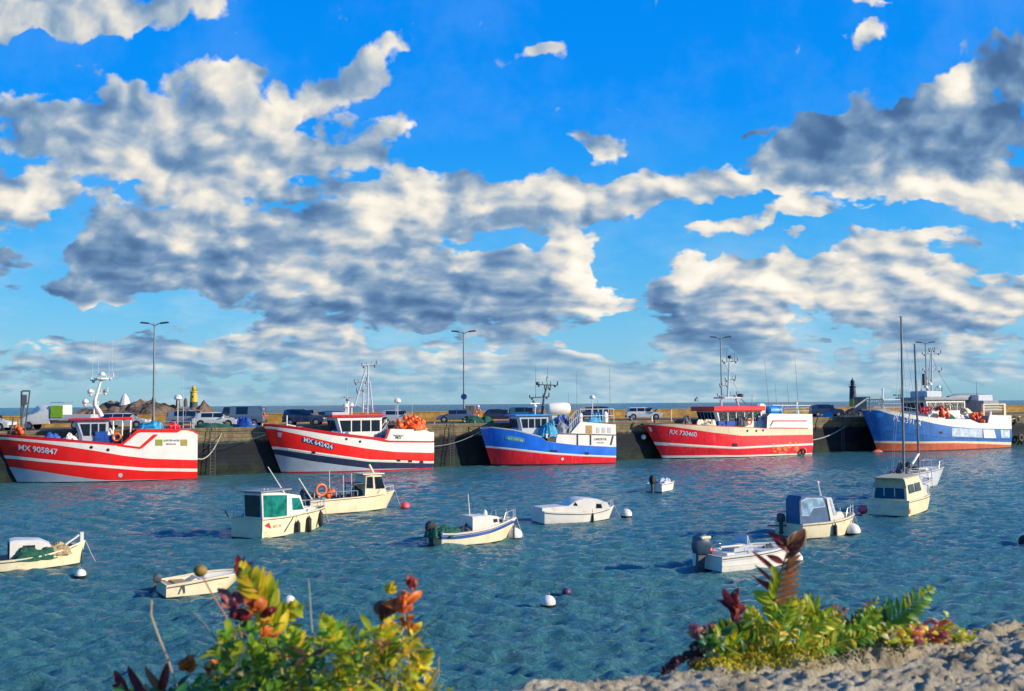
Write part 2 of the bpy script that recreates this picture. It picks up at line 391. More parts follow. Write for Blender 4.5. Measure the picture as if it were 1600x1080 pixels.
edge = np.clip((40-np.abs(np.degrees(aa)))/2, 0, 1)[None, :]*np.clip((dd-9)/1.0, 0, 1)[:, None]
H *= edge
co = np.stack([X, Y, H], -1)
w = np_mesh('water', co, nr, nc, WM); tag(w, kind='structure')
mb = MB()
B = 30000
mb.quad([(-B, -B, -0.12), (B, -B, -0.12), (B, B, -0.12), (-B, B, -0.12)])
sea = mb.build('sea', SM); tag(sea, kind='structure')

# ------------------------------------------------------------------ quay
QA = R(27.5); QH = Vector((math.cos(QA), math.sin(QA), 0)); QN = Vector((-math.sin(QA), math.cos(QA), 0))
QP = Vector((-31.3, 98.2, 0)); QZ = 4.6; QW = 15.0
def Q(s, n, z=0.0): return QP+QH*s+QN*n+Vector((0, 0, z))
def qpx(px, n, z=QZ):
    """the point on the quay n metres behind its face seen in column px"""
    d = ray(px, 640); u = d.x/d.y
    p0 = QP+QN*n; s = (u*p0.y-p0.x)/(QH.x-u*QH.y)
    p = p0+QH*s; return Vector((p.x, p.y, z))
def stone_mat(name, c1, c2, ship_shade=None, bw=0.9, bh=0.4, mortar=(0.05, 0.045, 0.04), bump=0.6):
    m = bpy.data.materials.new(name); m.use_nodes = True; t = m.node_tree; b = t.nodes['Principled BSDF']
    b.inputs['Roughness'].default_value = 0.85
    tc = N(t, 'ShaderNodeTexCoord'); sp = N(t, 'ShaderNodeSeparateXYZ'); t.links.new(tc.outputs['Object'], sp.inputs[0])
    cb = N(t, 'ShaderNodeCombineXYZ'); t.links.new(sp.outputs[0], cb.inputs[0]); t.links.new(sp.outputs[2], cb.inputs[1])
    br = N(t, 'ShaderNodeTexBrick'); t.links.new(cb.outputs[0], br.inputs['Vector']); br.inputs['Scale'].default_value = 1
    br.inputs['Brick Width'].default_value = bw; br.inputs['Row Height'].default_value = bh; br.inputs['Mortar Size'].default_value = 0.02
    br.inputs['Color1'].default_value = (*c1, 1); br.inputs['Color2'].default_value = (*c2, 1); br.inputs['Mortar'].default_value = (*mortar, 1)
    br.inputs['Bias'].default_value = -0.2
    n = noise(t, tc.outputs['Object'], 1.3, 8, 0.65)
    col = mix(t, smooth(t, n.outputs['Fac'], 0.35, 0.7), br.outputs['Color'], tuple(x*0.55 for x in c1))
    if ship_shade is not None:
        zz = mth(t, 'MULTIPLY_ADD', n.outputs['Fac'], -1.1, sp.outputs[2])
        dk = mix(t, 1.0, br.outputs['Color'], (0.022, 0.045, 0.11), 'MULTIPLY'); dk = mix(t, smooth(t, n.outputs['Fac'], .45, .62), dk, ship_shade[2])  # navy shade of the moored ships, painted into the lower courses
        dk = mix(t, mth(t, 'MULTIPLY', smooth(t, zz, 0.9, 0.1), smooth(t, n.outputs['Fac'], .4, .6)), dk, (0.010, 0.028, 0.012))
        col = mix(t, smooth(t, zz, ship_shade[0], ship_shade[1]), dk, col)
    t.links.new(col, b.inputs['Base Color'])
    bp = N(t, 'ShaderNodeBump'); bp.inputs['Strength'].default_value = bump; bp.inputs['Distance'].default_value = 0.06
    hh = mth(t, 'MULTIPLY_ADD', noise(t, tc.outputs['Object'], 5, 6, 0.6).outputs['Fac'], 0.6, mth(t, 'SUBTRACT', 1.0, br.outputs['Fac']))
    t.links.new(hh, bp.inputs['Height']); t.links.new(bp.outputs[0], b.inputs['Normal'])
    return m
quay_m = stone_mat('quay_masonry', (0.20, 0.16, 0.085), (0.27, 0.21, 0.11), ship_shade=(2.5, 3.0, (0.004, 0.009, 0.022)))
para_m = stone_mat('parapet_masonry', (0.36, 0.20, 0.035), (0.43, 0.26, 0.06), bw=1.4, bh=0.55, mortar=(0.2, 0.14, 0.05))
SL0, SL1 = -160.0, 420.0
def qobj(name, mb, m, kind=None):
    o = mb.build(name, m); o.location = QP; o.rotation_euler = (0, 0, QA)
    if kind: tag(o, kind=kind)
    return o
mb = MB()
# the wall body: face slightly battered, coping stone proud of it
segs = [SL0+k*(SL1-SL0)/116 for k in range(117)]
rg2 = random.Random(5)
zs = [-3.0, 0.0, 0.9, 1.8, 2.7, 3.6, QZ-0.34]
rows = []
for z in zs: rows.append([(s, 0.42-0.09*z+(0.05*math.sin(s*1.7+z*3) if z > 0 else 0), z) for s in segs])
mb.grid(rows)
mb.box(((SL0+SL1)/2, 0.55, QZ-0.17), (SL1-SL0, 1.2, 0.34))
mb.quad([(SL0, 0.9, QZ-0.02), (SL1, 0.9, QZ-0.02), (SL1, QW+1.0, QZ-0.02), (SL0, QW+1.0, QZ-0.02)])
mb.quad([(SL0, QW+1.0, QZ-0.02), (SL1, QW+1.0, QZ-0.02), (SL1, QW+4.0, -3), (SL0, QW+4.0, -3)])
qw = qobj('quay_wall', mb, quay_m); tag(qw, 'long stone quay wall with lower courses painted dark as ship shade behind the trawlers', 'quay wall')
asph = M('quay_asphalt', (0.105, 0.085, 0.06), 0.9, var=0.35, scale=0.5, dirt=(0.2, 0.16, 0.10), dirt_amt=0.3, bump=0.3, bscale=6)
mb = MB(); mb.quad([(SL0, 1.16, QZ+0.004), (SL1, 1.16, QZ+0.004), (SL1, QW, QZ+0.004), (SL0, QW, QZ+0.004)])
qr = qobj('quay_road', mb, asph, 'structure')
# parapet
mb = MB()
mb.box(((SL0+SL1)/2, QW+0.45, QZ+0.55), (SL1-SL0, 0.7, 1.1)); mb.box(((SL0+SL1)/2, QW+0.45, QZ+1.16), (SL1-SL0, 0.86, 0.12))
pp = qobj('parapet_wall', mb, para_m); tag(pp, 'low ochre stone parapet along the seaward edge of the quay', 'wall')
# ------------------------------------------------------------------ palette
RED = M('red_hull_paint', (0.93, 0.012, 0.010), 0.38, var=0.10, scale=0.8, dirt=(0.45, 0.05, 0.03), dirt_amt=0.5, streak=True)
CRIM = M('crimson_hull_paint', (0.86, 0.010, 0.03), 0.4, var=0.14, scale=0.8, dirt=(0.75, 0.14, 0.06), dirt_amt=0.45, streak=True)
WHITE = M('white_boat_paint', (0.84, 0.80, 0.70), 0.45, var=0.05, scale=0.9, dirt=(0.55, 0.38, 0.22), dirt_amt=0.2, streak=True)
CREAM = M('cream_weathered_paint', (0.80, 0.66, 0.42), 0.5, var=0.08, scale=1.2, dirt=(0.45, 0.22, 0.07), dirt_amt=0.25, streak=True)
PWHITE = M('grp_white', (0.72, 0.69, 0.60), 0.4, var=0.08, scale=1.5, dirt=(0.46, 0.40, 0.28), dirt_amt=0.3)
YWHITE = M('grp_cream', (0.74, 0.65, 0.42), 0.4, var=0.10, scale=1.5, dirt=(0.42, 0.33, 0.15), dirt_amt=0.3)
ANTIF = M('grey_antifouling', (0.42, 0.48, 0.52), 0.5, var=0.1, scale=0.8)
NAVY = M('navy_paint', (0.018, 0.028, 0.07), 0.4, var=0.2, dirt=(0.10, 0.08, 0.07), dirt_amt=0.2)
BOOT = M('black_waterline', (0.012, 0.014, 0.018), 0.5, var=0.3, dirt=(0.03, 0.05, 0.03), dirt_amt=0.3)
DRED = M('dark_red_trim', (0.52, 0.012, 0.03), 0.45, var=0.12)
BLUE = M('blue_hull_paint', (0.012, 0.17, 0.74), 0.38, var=0.14, scale=0.7, dirt=(0.05, 0.30, 0.62), dirt_amt=0.4, streak=True)
BLUE2 = M('worn_blue_paint', (0.012, 0.13, 0.42), 0.45, var=0.2, scale=0.7, dirt=(0.20, 0.30, 0.46), dirt_amt=0.3, streak=True)
SKYB = M('light_blue_paint', (0.02, 0.30, 0.72), 0.45, var=0.15, scale=1.0)
ORED = M('rusty_red_bottom', (0.62, 0.12, 0.05), 0.55, var=0.2, scale=0.7, dirt=(0.28, 0.05, 0.03), dirt_amt=0.35, streak=True)
GREY = M('grey_deck_paint', (0.22, 0.25, 0.28), 0.6, var=0.2, dirt=(0.12, 0.08, 0.05), dirt_amt=0.3)
LGREY = M('light_grey_paint', (0.50, 0.53, 0.56), 0.5, var=0.1)
DGREY = M('dark_grey_paint', (0.06, 0.07, 0.08), 0.6, var=0.2)
STEEL = M('galvanised_steel', (0.45, 0.46, 0.46), 0.4, metal=0.6, var=0.15)
BLACK = M('black_rubber', (0.012, 0.012, 0.014), 0.7, var=0.3)
GLASS = M('dark_window_glass', (0.010, 0.016, 0.024), 0.08, var=0.2, spec=0.8)
ORANGE = M('orange_plastic', (0.85, 0.13, 0.015), 0.45, var=0.18, scale=4)
TEAL = M('blue_tarpaulin', (0.01, 0.28, 0.48), 0.6, var=0.25, scale=4)
TARP = M('royal_blue_tarpaulin', (0.01, 0.08, 0.36), 0.6, var=0.25, scale=4)
NET = M('green_net', (0.015, 0.10, 0.06), 0.9, var=0.5, scale=14, dirt=(0.02, 0.16, 0.22), dirt_amt=0.4, bump=1.0, bscale=40)
ROPE = M('pale_rope', (0.42, 0.42, 0.36), 0.9, var=0.2, scale=20)
WOOD = M('varnished_wood', (0.42, 0.20, 0.07), 0.5, var=0.3, scale=6)
TAN = M('tan_plywood', (0.50, 0.30, 0.11), 0.7, var=0.2, scale=4)
PINK = M('faded_pink_plastic', (0.75, 0.09, 0.12), 0.45, var=0.15)
LIFER = M('lifebuoy_orange', (0.80, 0.16, 0.05), 0.5, var=0.15)
GREENGL = M('green_tinted_window', (0.01, 0.16, 0.13), 0.12, var=0.4, scale=2.5, dirt=(0.10, 0.35, 0.20), dirt_amt=0.2)
INNER = M('grey_boat_interior', (0.34, 0.35, 0.36), 0.6, var=0.15, dirt=(0.18, 0.15, 0.11), dirt_amt=0.3)
LTEXT = M('pale_lettering', (0.62, 0.66, 0.74), 0.5, var=0.05)
DTEXT = M('dark_lettering', (0.05, 0.05, 0.05), 0.5, var=0.05)
NAVYPL = M('navy_letter_backing', (0.03, 0.04, 0.11), 0.5, var=0.1)
OLIVE = M('olive_badge', (0.30, 0.32, 0.04), 0.5, var=0.15)
OCHRE = M('ochre_badge', (0.42, 0.30, 0.08), 0.5, var=0.15)
GCARD = M('green_grey_panel', (0.10, 0.35, 0.40), 0.5, var=0.15)

def interp(pts, x):
    if x <= pts[0][0]: return pts[0][1]
    for (a, b), (c, d) in zip(pts, pts[1:]):
        if x <= c: return b+(d-b)*(x-a)/(c-a) if c > a else d
    return pts[-1][1]
class Hull:
    """a boat in its own frame: stern at x=0, bow towards +x, port +y, water z=0.  near=+1 when the photo shows its port side"""
    def __init__(s, name, loc, head, L, B, rake=1.0, zb=3.0, um=0.45, aft=0.12, pw=(1.9, 2.8), q=(0.9, 0.62), near=1):
        s.root = empty(name, (loc[0], loc[1], 0), head); s.h = head; s.loc = Vector((loc[0], loc[1], 0))
        s.L, s.B, s.rake, s.zb, s.um, s.aft, s.pw, s.q, s.near = L, B, rake, zb, um, aft, pw, q, near
        s.RT = Matrix.Rotation(-head, 3, 'Z')
    def px(s, x, y, ly=0.0):
        c = s.RT @ (C0-s.loc); d = s.RT @ ray(x, y); k = (ly-c.y)/d.y; return c+d*k
    def hb(s, u, z):
        k = max(0.0, min(1.0, z/s.zb))
        w = s.B/2*(0.90+0.10*min(1, max(0, z+0.3)/(0.35*s.zb)))
        if u < s.um: return w*(1-s.aft*((s.um-u)/s.um)**2)
        v = min(1.0, (u-s.um)/(1-s.um)); p = s.pw[0]+(s.pw[1]-s.pw[0])*k; q = s.q[0]+(s.q[1]-s.q[0])*k
        return w*max(0.0, 1-v**p)**q
    def xu(s, u, z): return u*s.L+s.rake*(max(z, -0.4)/s.zb)*u**5
    def ux(s, x, z):
        u = x/s.L
        for _ in range(12): u = (x-s.rake*(z/s.zb)*min(1, max(0, u))**5)/s.L
        return min(1.0, max(0.0, u))
    def y(s, x, z): return s.hb(s.ux(x, z), z)
    def side(s, x, y):
        """photo pixel to (x, z) on the visible side of the hull"""
        ly = s.near*s.B/2
        for _ in range(6):
            p = s.px(x, y, ly); ly = s.near*max(0.02, s.y(min(max(p.x, 0), s.L+s.rake*max(0, p.z)/s.zb), p.z))
        return (p.x, p.z)
    def curve(s, pts): return sorted(s.side(*p) for p in pts)
    def shell(s, name, bands, n=44, sub=2, breaks=(), mats=None, zbot=-0.5, transom=None):
        """bands: list of (material, curve) from the bottom up, curve = [(x,z)] of the band's TOP edge in local metres"""
        us = sorted(set([round(1-(1-k/n)**1.35, 5) for k in range(n+1)]+[round(s.ux(b+e, 2.0), 5) for b in breaks for e in (-0.004, 0.004)]))
        mb = MB(); mats = []
        lev = []
        def top(c, u):
            z = interp(c, u*s.L)
            for _ in range(3): z = interp(c, s.xu(u, z))
            return z
        Z = []
        for u in us:
            zz = [zbot]; prev = zbot
            for m_, c in bands:
                t = top(c, u); t = max(t, prev+0.004)
                for k in range(1, sub+1): zz.append(prev+(t-prev)*k/sub)
                prev = t
            Z.append(zz)
        nl = len(Z[0]); s.us = us; s.top = [z[-1] for z in Z]
        for bi, (m_, c) in enumerate(bands):
            if m_ not in mats: mats.append(m_)
            mb.cur = mats.index(m_)
            ks = range(bi*sub, bi*sub+sub+1)
            for sg in (1, -1):
                rows = [[(s.xu(u, Z[i][k]), sg*s.hb(u, Z[i][k]), Z[i][k]) for k in ks] for i, u in enumerate(us)]
                mb.grid(rows)
            i = 0; u = us[0]
            rows = [[(s.xu(u, Z[0][k]), -s.hb(u, Z[0][k]), Z[0][k]), (s.xu(u, Z[0][k]), s.hb(u, Z[0][k]), Z[0][k])] for k in ks]
            if transom: mb.cur = mats.index(transom) if transom in mats else (mats.append(transom) or len(mats)-1)
            mb.grid(rows)
        s.Z = Z
        return mb.build(name, mats, s.root, smooth=True, angle=35)
    def rim(s, name, m, w=0.10, t=0.06, u0=0.0, u1=1.0, dz=0.0, inn=0.0):
        """rail running round the top edge of the hull"""
        mb = MB()
        idx = [i for i, u in enumerate(s.us) if u0 <= u <= u1]
        path = [(s.xu(s.us[i], s.top[i]), s.hb(s.us[i], s.top[i])-inn, s.top[i]+dz) for i in idx]
        for sg in (1, -1):
            rows = []
            for k, (x, y, z) in enumerate(path):
                y2 = max(y-w, 0); yo = y+0.02
                rows.append([(x, sg*yo, z-t/2), (x, sg*yo, z+t/2), (x, sg*y2, z+t/2), (x, sg*y2, z-t/2)])
            mb.grid(rows, True, True)
        if u0 == 0.0:
            x, y, z = path[0]; mb.box((x+w/2, 0, z), (w, 2*y-2*w-0.004, t-0.006))
        return mb.build(name, m, s.root, smooth=True, angle=30)
    def deck(s, name, m, drop, u0=0.0, u1=0.985, inset=0.10, inner=None, zmin=None):
        """drop: number or function(u) = how far the deck lies below the hull's top edge; builds the inner skin too"""
        mb = MB(); mats = [m]+([inner] if inner else [])
        idx = [i for i, u in enumerate(s.us) if u0 <= u <= u1]
        dk = []
        for i in idx:
            u = s.us[i]; dz = drop(u) if callable(drop) else drop
            z = s.top[i]-dz
            if zmin is not None: z = zmin if not callable(zmin) else zmin(u)
            y = max(0.01, s.hb(u, z)-inset); x = s.xu(u, z)
            if i == 0: x += inset
            dk.append((x, y, z, i))
        mb.grid([[(x, -y, z), (x, 0, z+0.02), (x, y, z)] for x, y, z, i in dk])
        if inner:
            mb.cur = 1
            for sg in (1, -1):
                mb.grid([[(x, sg*y, z), (s.xu(s.us[i], s.top[i])+(inset if i == 0 else 0), sg*max(0.01, s.hb(s.us[i], s.top[i])-inset*0.8), s.top[i]-0.01)] for x, y, z, i in dk])
            x, y, z, i = dk[0]
            if u0 == 0.0: mb.quad([(x, -y, z), (x, y, z), (x, y, s.top[0]-0.01), (x, -y, s.top[0]-0.01)])
        return mb.build(name, mats, s.root, smooth=False)
    def patch(s, name, m, poly, off=0.02, res=10):
        """flat painted or bolted shape lying on the visible side; poly in local (x,z), convex"""
        mb = MB(); cx = sum(p[0] for p in poly)/len(poly); cz = sum(p[1] for p in poly)/len(poly)
        n = len(poly); rows = []
        for k in (0.0, 0.5, 1.0):
            row = []
            for i in range(n):
                a = poly[i]; b = poly[(i+1) % n]
                for j in range(res):
                    f = j/res; x = a[0]+(b[0]-a[0])*f; z = a[1]+(b[1]-a[1])*f
                    x = cx+(x-cx)*k; z = cz+(z-cz)*k
                    row.append((x, s.near*(s.y(x, z)+off), z))
            rows.append(row)
        last = [(p[0], p[1]-s.near*(off+0.01), p[2]) for p in rows[-1]]
        mb.grid(rows[:3]+[last], True)
        return mb.build(name, m, s.root)
    def stripe(s, name, m, c, h, x0, x1, off=0.03, n=40):
        """raised strake following curve c, h high"""
        mb = MB()
        for sg in (1, -1):
            rows = []
            for k in range(n+1):
                x = x0+(x1-x0)*k/n; z = interp(c, x)
                rows.append([(x, sg*(s.y(x, z-h/2)-0.02), z-h/2), (x, sg*(s.y(x, z-h/2)+off), z-h/2), (x, sg*(s.y(x, z+h/2)+off), z+h/2), (x, sg*(s.y(x, z+h/2)-0.02), z+h/2)])
            mb.grid(rows, True, True)
        return mb.build(name, m, s.root, smooth=True, angle=30)
    def text(s, name, body, m, p0, p1, off=0.035, parent=None, surf=True, y=None, bold=0.008):
        """lettering that fills from p0 (left end of the baseline, local x,z) to p1 (right end of the baseline)"""
        cu = bpy.data.curves.new(name, 'FONT'); cu.body = body; cu.size = 1.0; cu.offset = bold
        tmp = bpy.data.objects.new(name, cu); COL.objects.link(tmp)
        bpy.context.view_layer.update()
        me = bpy.data.meshes.new_from_object(tmp.evaluated_get(bpy.context.evaluated_depsgraph_get()))
        bpy.data.objects.remove(tmp); bpy.data.curves.remove(cu)
        xs = [v.co.x for v in me.vertices]; a, b = min(xs), max(xs)
        dx, dz = p1[0]-p0[0], p1[1]-p0[1]; ln = math.hypot(dx, dz); k = ln/(b-a)
        ex = (dx/ln, dz/ln); ez = (0.0, 1.0)
        for v in me.vertices:
            t, h = (v.co.x-a)*k, v.co.y*k
            x = p0[0]+ex[0]*t; z = p0[1]+ex[1]*t+h
            yy = s.near*(s.y(x, z)+off) if surf else y
            v.co = (x, yy, z)
        me.materials.clear(); me.materials.append(m)
        o = bpy.data.objects.new(name, me); COL.objects.link(o); o.parent = parent or s.root
        return o
def ship_from_px(name, stern, bow, B, near=1, **kw):
    """stern: pixel of the waterline at the stern corner on the visible side; bow: pixel of the stem at the waterline"""
    S = at(*stern); Bw = at(*bow); cen = S.copy()
    for _ in range(20):
        h = (Bw-cen); h.z = 0; L = h.length; h.normalize()
        n = Vector((-h.y, h.x, 0))*near
        cen = S-n*(B/2*0.9*(1-kw.get('aft', 0.12)))
    return Hull(name, cen, math.atan2(h.y, h.x), L, B, near=near, **kw)
# ------------------------------------------------------------------ ship fittings
def wheelhouse(H, x0, x1, w, z0, z1, front=4, sides=3, slant=0.35, wall=WHITE, roofm=RED, over=0.25, frame=None, y0=0.0, name='wheelhouse', roofh=0.18, winz=(0.45, 0.88), nosel=None):
    """x1 = forward face.  The forward window wall leans outwards towards the top"""
    root = H.root
    mb = MB()
    zs = z0+(z1-z0)*winz[0]
    lowx = x1; topx = x1+slant
    prof = [(x0, z0), (lowx, z0), (lowx, zs), (topx, z1), (x0, z1)]
    rows = []
    for yy, k in ((-w/2, 0), (-w/2+0.25, 1), (w/2-0.25, 1), (w/2, 0)):
        rows.append([(x-(0.0 if k else (0.25 if x > x0 else 0)), y0+yy, z) for x, z in prof])
    mb.grid(rows, True, True)
    wh = mb.build(name, wall, root, smooth=True, angle=25)
    zw0 = z0+(z1-z0)*winz[0]+0.05; zw1 = z0+(z1-z0)*winz[1]
    # front windows
    fw = w-0.55
    for k in range(front):
        mb = MB(); a = y0-fw/2+fw*k/front+0.05; b = y0-fw/2+fw*(k+1)/front-0.05
        f = lambda z: lowx+(topx-lowx)*max(0, (z-zs)/(z1-zs))
        mb.quad([(f(zw0)+.02, a, zw0), (f(zw0)+.02, b, zw0), (f(zw1)+.02, b, zw1), (f(zw1)+.02, a, zw1)])
        mb.quad([(f(zw0)-.02, a, zw0), (f(zw0)-.02, b, zw0), (f(zw1)-.02, b, zw1), (f(zw1)-.02, a, zw1)])
        mb.build('window', GLASS, wh)
    ln = (x1-0.25)-x0-0.2
    for sg in (1, -1):
        for k in range(sides):
            mb = MB(); a = x0+0.15+ln*k/sides+0.06; b = x0+0.15+ln*(k+1)/sides-0.06
            sl = slant*0.6 if k == sides-1 else slant*0.25
            mb.grid([[(a, y0+sg*(w/2+0.015), zw0), (b, y0+sg*(w/2+0.015), zw0), (b+sl*(1 if k == sides-1 else 0), y0+sg*(w/2+0.015), zw1), (a+(0 if k < sides-1 else 0), y0+sg*(w/2+0.015), zw1)],
                     [(a, y0+sg*(w/2-0.02), zw0), (b, y0+sg*(w/2-0.02), zw0), (b+sl*(1 if k == sides-1 else 0), y0+sg*(w/2-0.02), zw1), (a, y0+sg*(w/2-0.02), zw1)]], True, True)
            mb.build('window', GLASS, wh)
    mb = MB(); mb.box(((x0+topx)/2+0.05, y0, z1+roofh/2), (topx-x0+2*over, w+2*over, roofh), bev=0.06)
    rf = mb.build('roof', roofm, root)
    return wh, rf
def rail(H, pts, h=0.9, r=0.025, m=STEEL, bars=2, name='railing', post=1.1):
    mb = MB()
    for a, b in zip(pts, pts[1:]):
        a, b = Vector(a), Vector(b); n = max(1, int((b-a).length/post))
        for k in range(bars):
            o = Vector((0, 0, h*(k+1)/bars)); mb.tube([a+o, b+o], r, 5)
        for k in range(n+1):
            p = a.lerp(b, k/n); mb.tube([p, p+Vector((0, 0, h))], r, 5)
    return mb.build(name, m, H.root if isinstance(H, Hull) else H)
def antenna(H, x, y, z, h, lean=(0, 0), r=0.022, m=None, name='antenna'):
    mb = MB(); mb.tube([(x, y, z), (x+lean[0], y+lean[1], z+h)], [r*1.4, r*0.7], 5)
    mb.tube([(x, y, z-0.02), (x, y, z+0.25)], r*2.4, 6)
    return mb.build(name, m or LGREY, H.root if isinstance(H, Hull) else H)
def float_ball(parent, c, r=0.22, m=ORANGE, name='float'):
    mb = MB(); mb.ball(c, r, 10); mb.tube([(c[0], c[1], c[2]+r*0.95), (c[0], c[1], c[2]+r*1.25)], r*0.25, 6)
    return mb.build(name, m, parent, smooth=True)
def tyre(parent, c, r=0.45, axis='Y', name='tyre_fender', rot=None):
    mb = MB(); mb.torus(c, r*0.7, r*0.3, 20, 8, axis, rot); return mb.build(name, BLACK, parent, smooth=True)
def dome(H, c, r=0.28, name='radar_dome', m=WHITE, parent=None):
    mb = MB(); mb.lathe(c, [(r*.75, -r*.5), (r, -r*.3), (r, 0.0), (r*.85, r*.45), (r*.45, r*.75), (0.01, r*.85)], 14)
    return mb.build(name, m, parent or H.root, smooth=True)
def scanner(H, c, w=1.3, ang=0.0, m=WHITE, parent=None):
    mb = MB(); mb.lathe(c, [(0.22, 0), (0.24, 0.12), (0.14, 0.26), (0.05, 0.32)], 12)
    mb.box((c[0], c[1], c[2]+0.38), (w, 0.12, 0.11), rot=ang, bev=0.03)
    return mb.build('radar_scanner', m, parent or H.root)
def lamp(parent, c, r=0.13, m=WHITE, d=(1, 0.5, -0.2)):
    rot = Vector(d).to_track_quat('Z', 'Y').to_matrix(); mb = MB()
    mb.lathe(c, [(r*.4, -r), (r*.8, -r*.6), (r, 0), (r*1.05, r*.3), (r*.9, r*.32)], 10, rot=rot)
    return mb.build('floodlight', m, parent, smooth=True)
def life_ring(parent, c, R_=0.36, axis='Y', m=LIFER, rot=None):
    mb = MB(); mb.torus(c, R_*0.78, R_*0.2, 20, 8, axis, rot); return mb.build('lifebuoy', m, parent, smooth=True)
def porthole(H, x, z, r=0.13, m=BLACK, name='porthole'):
    return H.patch(name, m, [(x+r*math.cos(a), z+r*math.sin(a)) for a in [k*math.pi/4 for k in range(8)]], off=0.03, res=1)
def crate_stack(parent, c, d, m, n=3, name='fish_crate'):
    for k in range(n):
        mb = MB(); x, y, z = c[0], c[1], c[2]+k*d[2]*1.02
        mb.box((x, y, z+d[2]*.47), (d[0], d[1], d[2]*.9), taper=1.05, rot=0.03*k); mb.box((x, y, z+d[2]*.93), (d[0]*1.1, d[1]*1.1, d[2]*.12), rot=0.03*k)
        mb.build(name, m, parent)
def heap(parent, name, c, d, m, seed=1, n=20):
    """irregular slumped pile made of overlapping lumps"""
    rg = random.Random(seed); mb = MB()
    lumps = [(0, 0, 1.0, 1.0)]+[(rg.uniform(-.36, .36), rg.uniform(-.3, .3), rg.uniform(.3, .55), rg.uniform(.45, 1.05)) for _ in range(7)]
    for (ox, oy, k, hh) in lumps:
        rows = []; p1, p2 = rg.uniform(0, 6), rg.uniform(0, 6); hh = hh if k < 1 else .72
        for i in range(n//2+1):
            t = i/(n//2); row = []
            for j in range(n):
                q = 2*math.pi*j/n; r = k*(1-t)**0.55*(1+.20*math.sin(3*q+p1)+.12*math.sin(7*q+p2)+rg.uniform(-.10, .10))
                row.append((c[0]+d[0]*(ox+r*math.cos(q)/2), c[1]+d[1]*(oy+r*math.sin(q)/2), c[2]+d[2]*hh*math.sin(t*math.pi/2)*(1+rg.uniform(-.12, .12))))
            rows.append(row)
        mb.grid(rows, True, True)
    return mb.build(name, m, parent, smooth=True, angle=50)
# ------------------------------------------------------------------ trawlers
def Zm(ox, oy, sc): return lambda x, y: (ox+x/sc, oy+y/sc)
def mast_bar(mb, a, b, r=0.05): mb.tube([a, b], r, 6)
def masthead(H, bars, m=STEEL, parent=None, lights=WHITE):
    """cross bars with navigation lights, aerials and horns at their ends"""
    mb = MB()
    for (a, b) in bars:
        a, b = Vector(a), Vector(b); mb.tube([a, b], 0.06, 5)
        for k in (0, 0.3, 0.68, 1): 
            p = a.lerp(b, k); mb.tube([p, p+Vector((0, 0, 0.32+0.12*((k*10) % 3)))], 0.07 if k in (0, 1) else 0.04, 6)
        for k in (0.12, 0.88): mb.ball(a.lerp(b, k)+Vector((0, 0, -0.12)), 0.14, 8)
    return mb.build('masthead_fittings', m, parent or H.root)
def strakes(H, curve, drop=0.0): return [(x, z-drop) for x, z in curve]

# ---- 1: red trawler with white shelter at the left edge
z = Zm(0, 560, 4.706)
H = ship_from_px('fishing_trawler', (308, 748.5), (27.6, 754.5), 5.6, rake=2.1, zb=4.1, pw=(1.7, 2.5))
tag(H.root, 'red and white trawler lettered MX 905847, leftmost at the quay with a white mast', 'fishing trawler', 'trawlers moored along the quay')
C = lambda *p: H.curve([z(*q) for q in p])
low = [(0, 0.07), (30, 0.12)]
sheer = C((12, 562), (200, 574), (400, 588), (560, 602), (885, 630), (905, 620), (1012, 520), (1400, 520), (1446, 548))
bands = [(BOOT, low), (ANTIF, C((90, 800), (300, 830), (500, 862), (700, 890), (800, 898), (1440, 883))),
 (RED, C((75, 737), (570, 786), (1070, 828), (1440, 834))), (WHITE, C((75, 715), (570, 765), (1070, 806), (1440, 812))),
 (RED, C((35, 597), (300, 622), (500, 650), (700, 680), (900, 715), (1100, 738), (1430, 748))),
 (WHITE, C((20, 578), (300, 603), (560, 620), (880, 645), (903, 640), (1018, 545), (1325, 548), (1330, 530), (1400, 530), (1446, 560))), (RED, sheer)]
bx = [H.side(*z(*q))[0] for q in ((885, 630), (905, 620), (1012, 520), (1330, 530))]
H.shell('hull', bands, breaks=bx)
ush = H.ux(bx[2], 4)
H.deck('deck', GREY, lambda u: 0.03 if u < ush+0.01 else 0.75, inner=RED)
H.rim('gunwale_rail', DRED, u0=H.ux(bx[0], 3), w=0.12)
S1 = lambda zx, zy, ly=0.0: H.px(*z(zx, zy), ly)
def sp(*pts): return [H.side(*z(*q)) for q in pts]
H.patch('trim_stripe', RED, sp((862, 630), (1032, 652), (1032, 668), (862, 646)))
H.patch('trim_stripe', RED, sp((1015, 662), (1045, 662), (1165, 560), (1128, 560)), off=0.026)
H.patch('badge', OLIVE, sp((1143, 597), (1195, 597), (1195, 642), (1143, 642)))
H.patch('badge', OCHRE, sp((1328, 597), (1377, 597), (1377, 643), (1328, 643)))
H.text('name_lettering', 'JUPITER-ROSE', DTEXT, *sp((1203, 610), (1322, 610)), off=0.03)
H.text('name_lettering', 'MORLAIX', DTEXT, *sp((1225, 636), (1296, 636)), off=0.03)
H.text('registration_lettering', 'MX 905847', LTEXT, *sp((137, 672), (423, 708)), off=0.035, bold=0.016)
for q in ((672, 654), (795, 673)): porthole(H, *H.side(*z(*q)), r=0.14)
porthole(H, *H.side(*z(885, 860)), r=0.2, m=LGREY, name='drain_plate')
a = S1(590, 500); b = S1(800, 500); zt = S1(600, 455).z; dk = S1(700, 560, 1.5).z-0.4
wh, rf = wheelhouse(H, b.x, a.x, 3.4, 2.3, zt, front=4, sides=3, slant=0.5, wall=LGREY, roofm=DRED, over=0.35, winz=(0.55, 0.9))
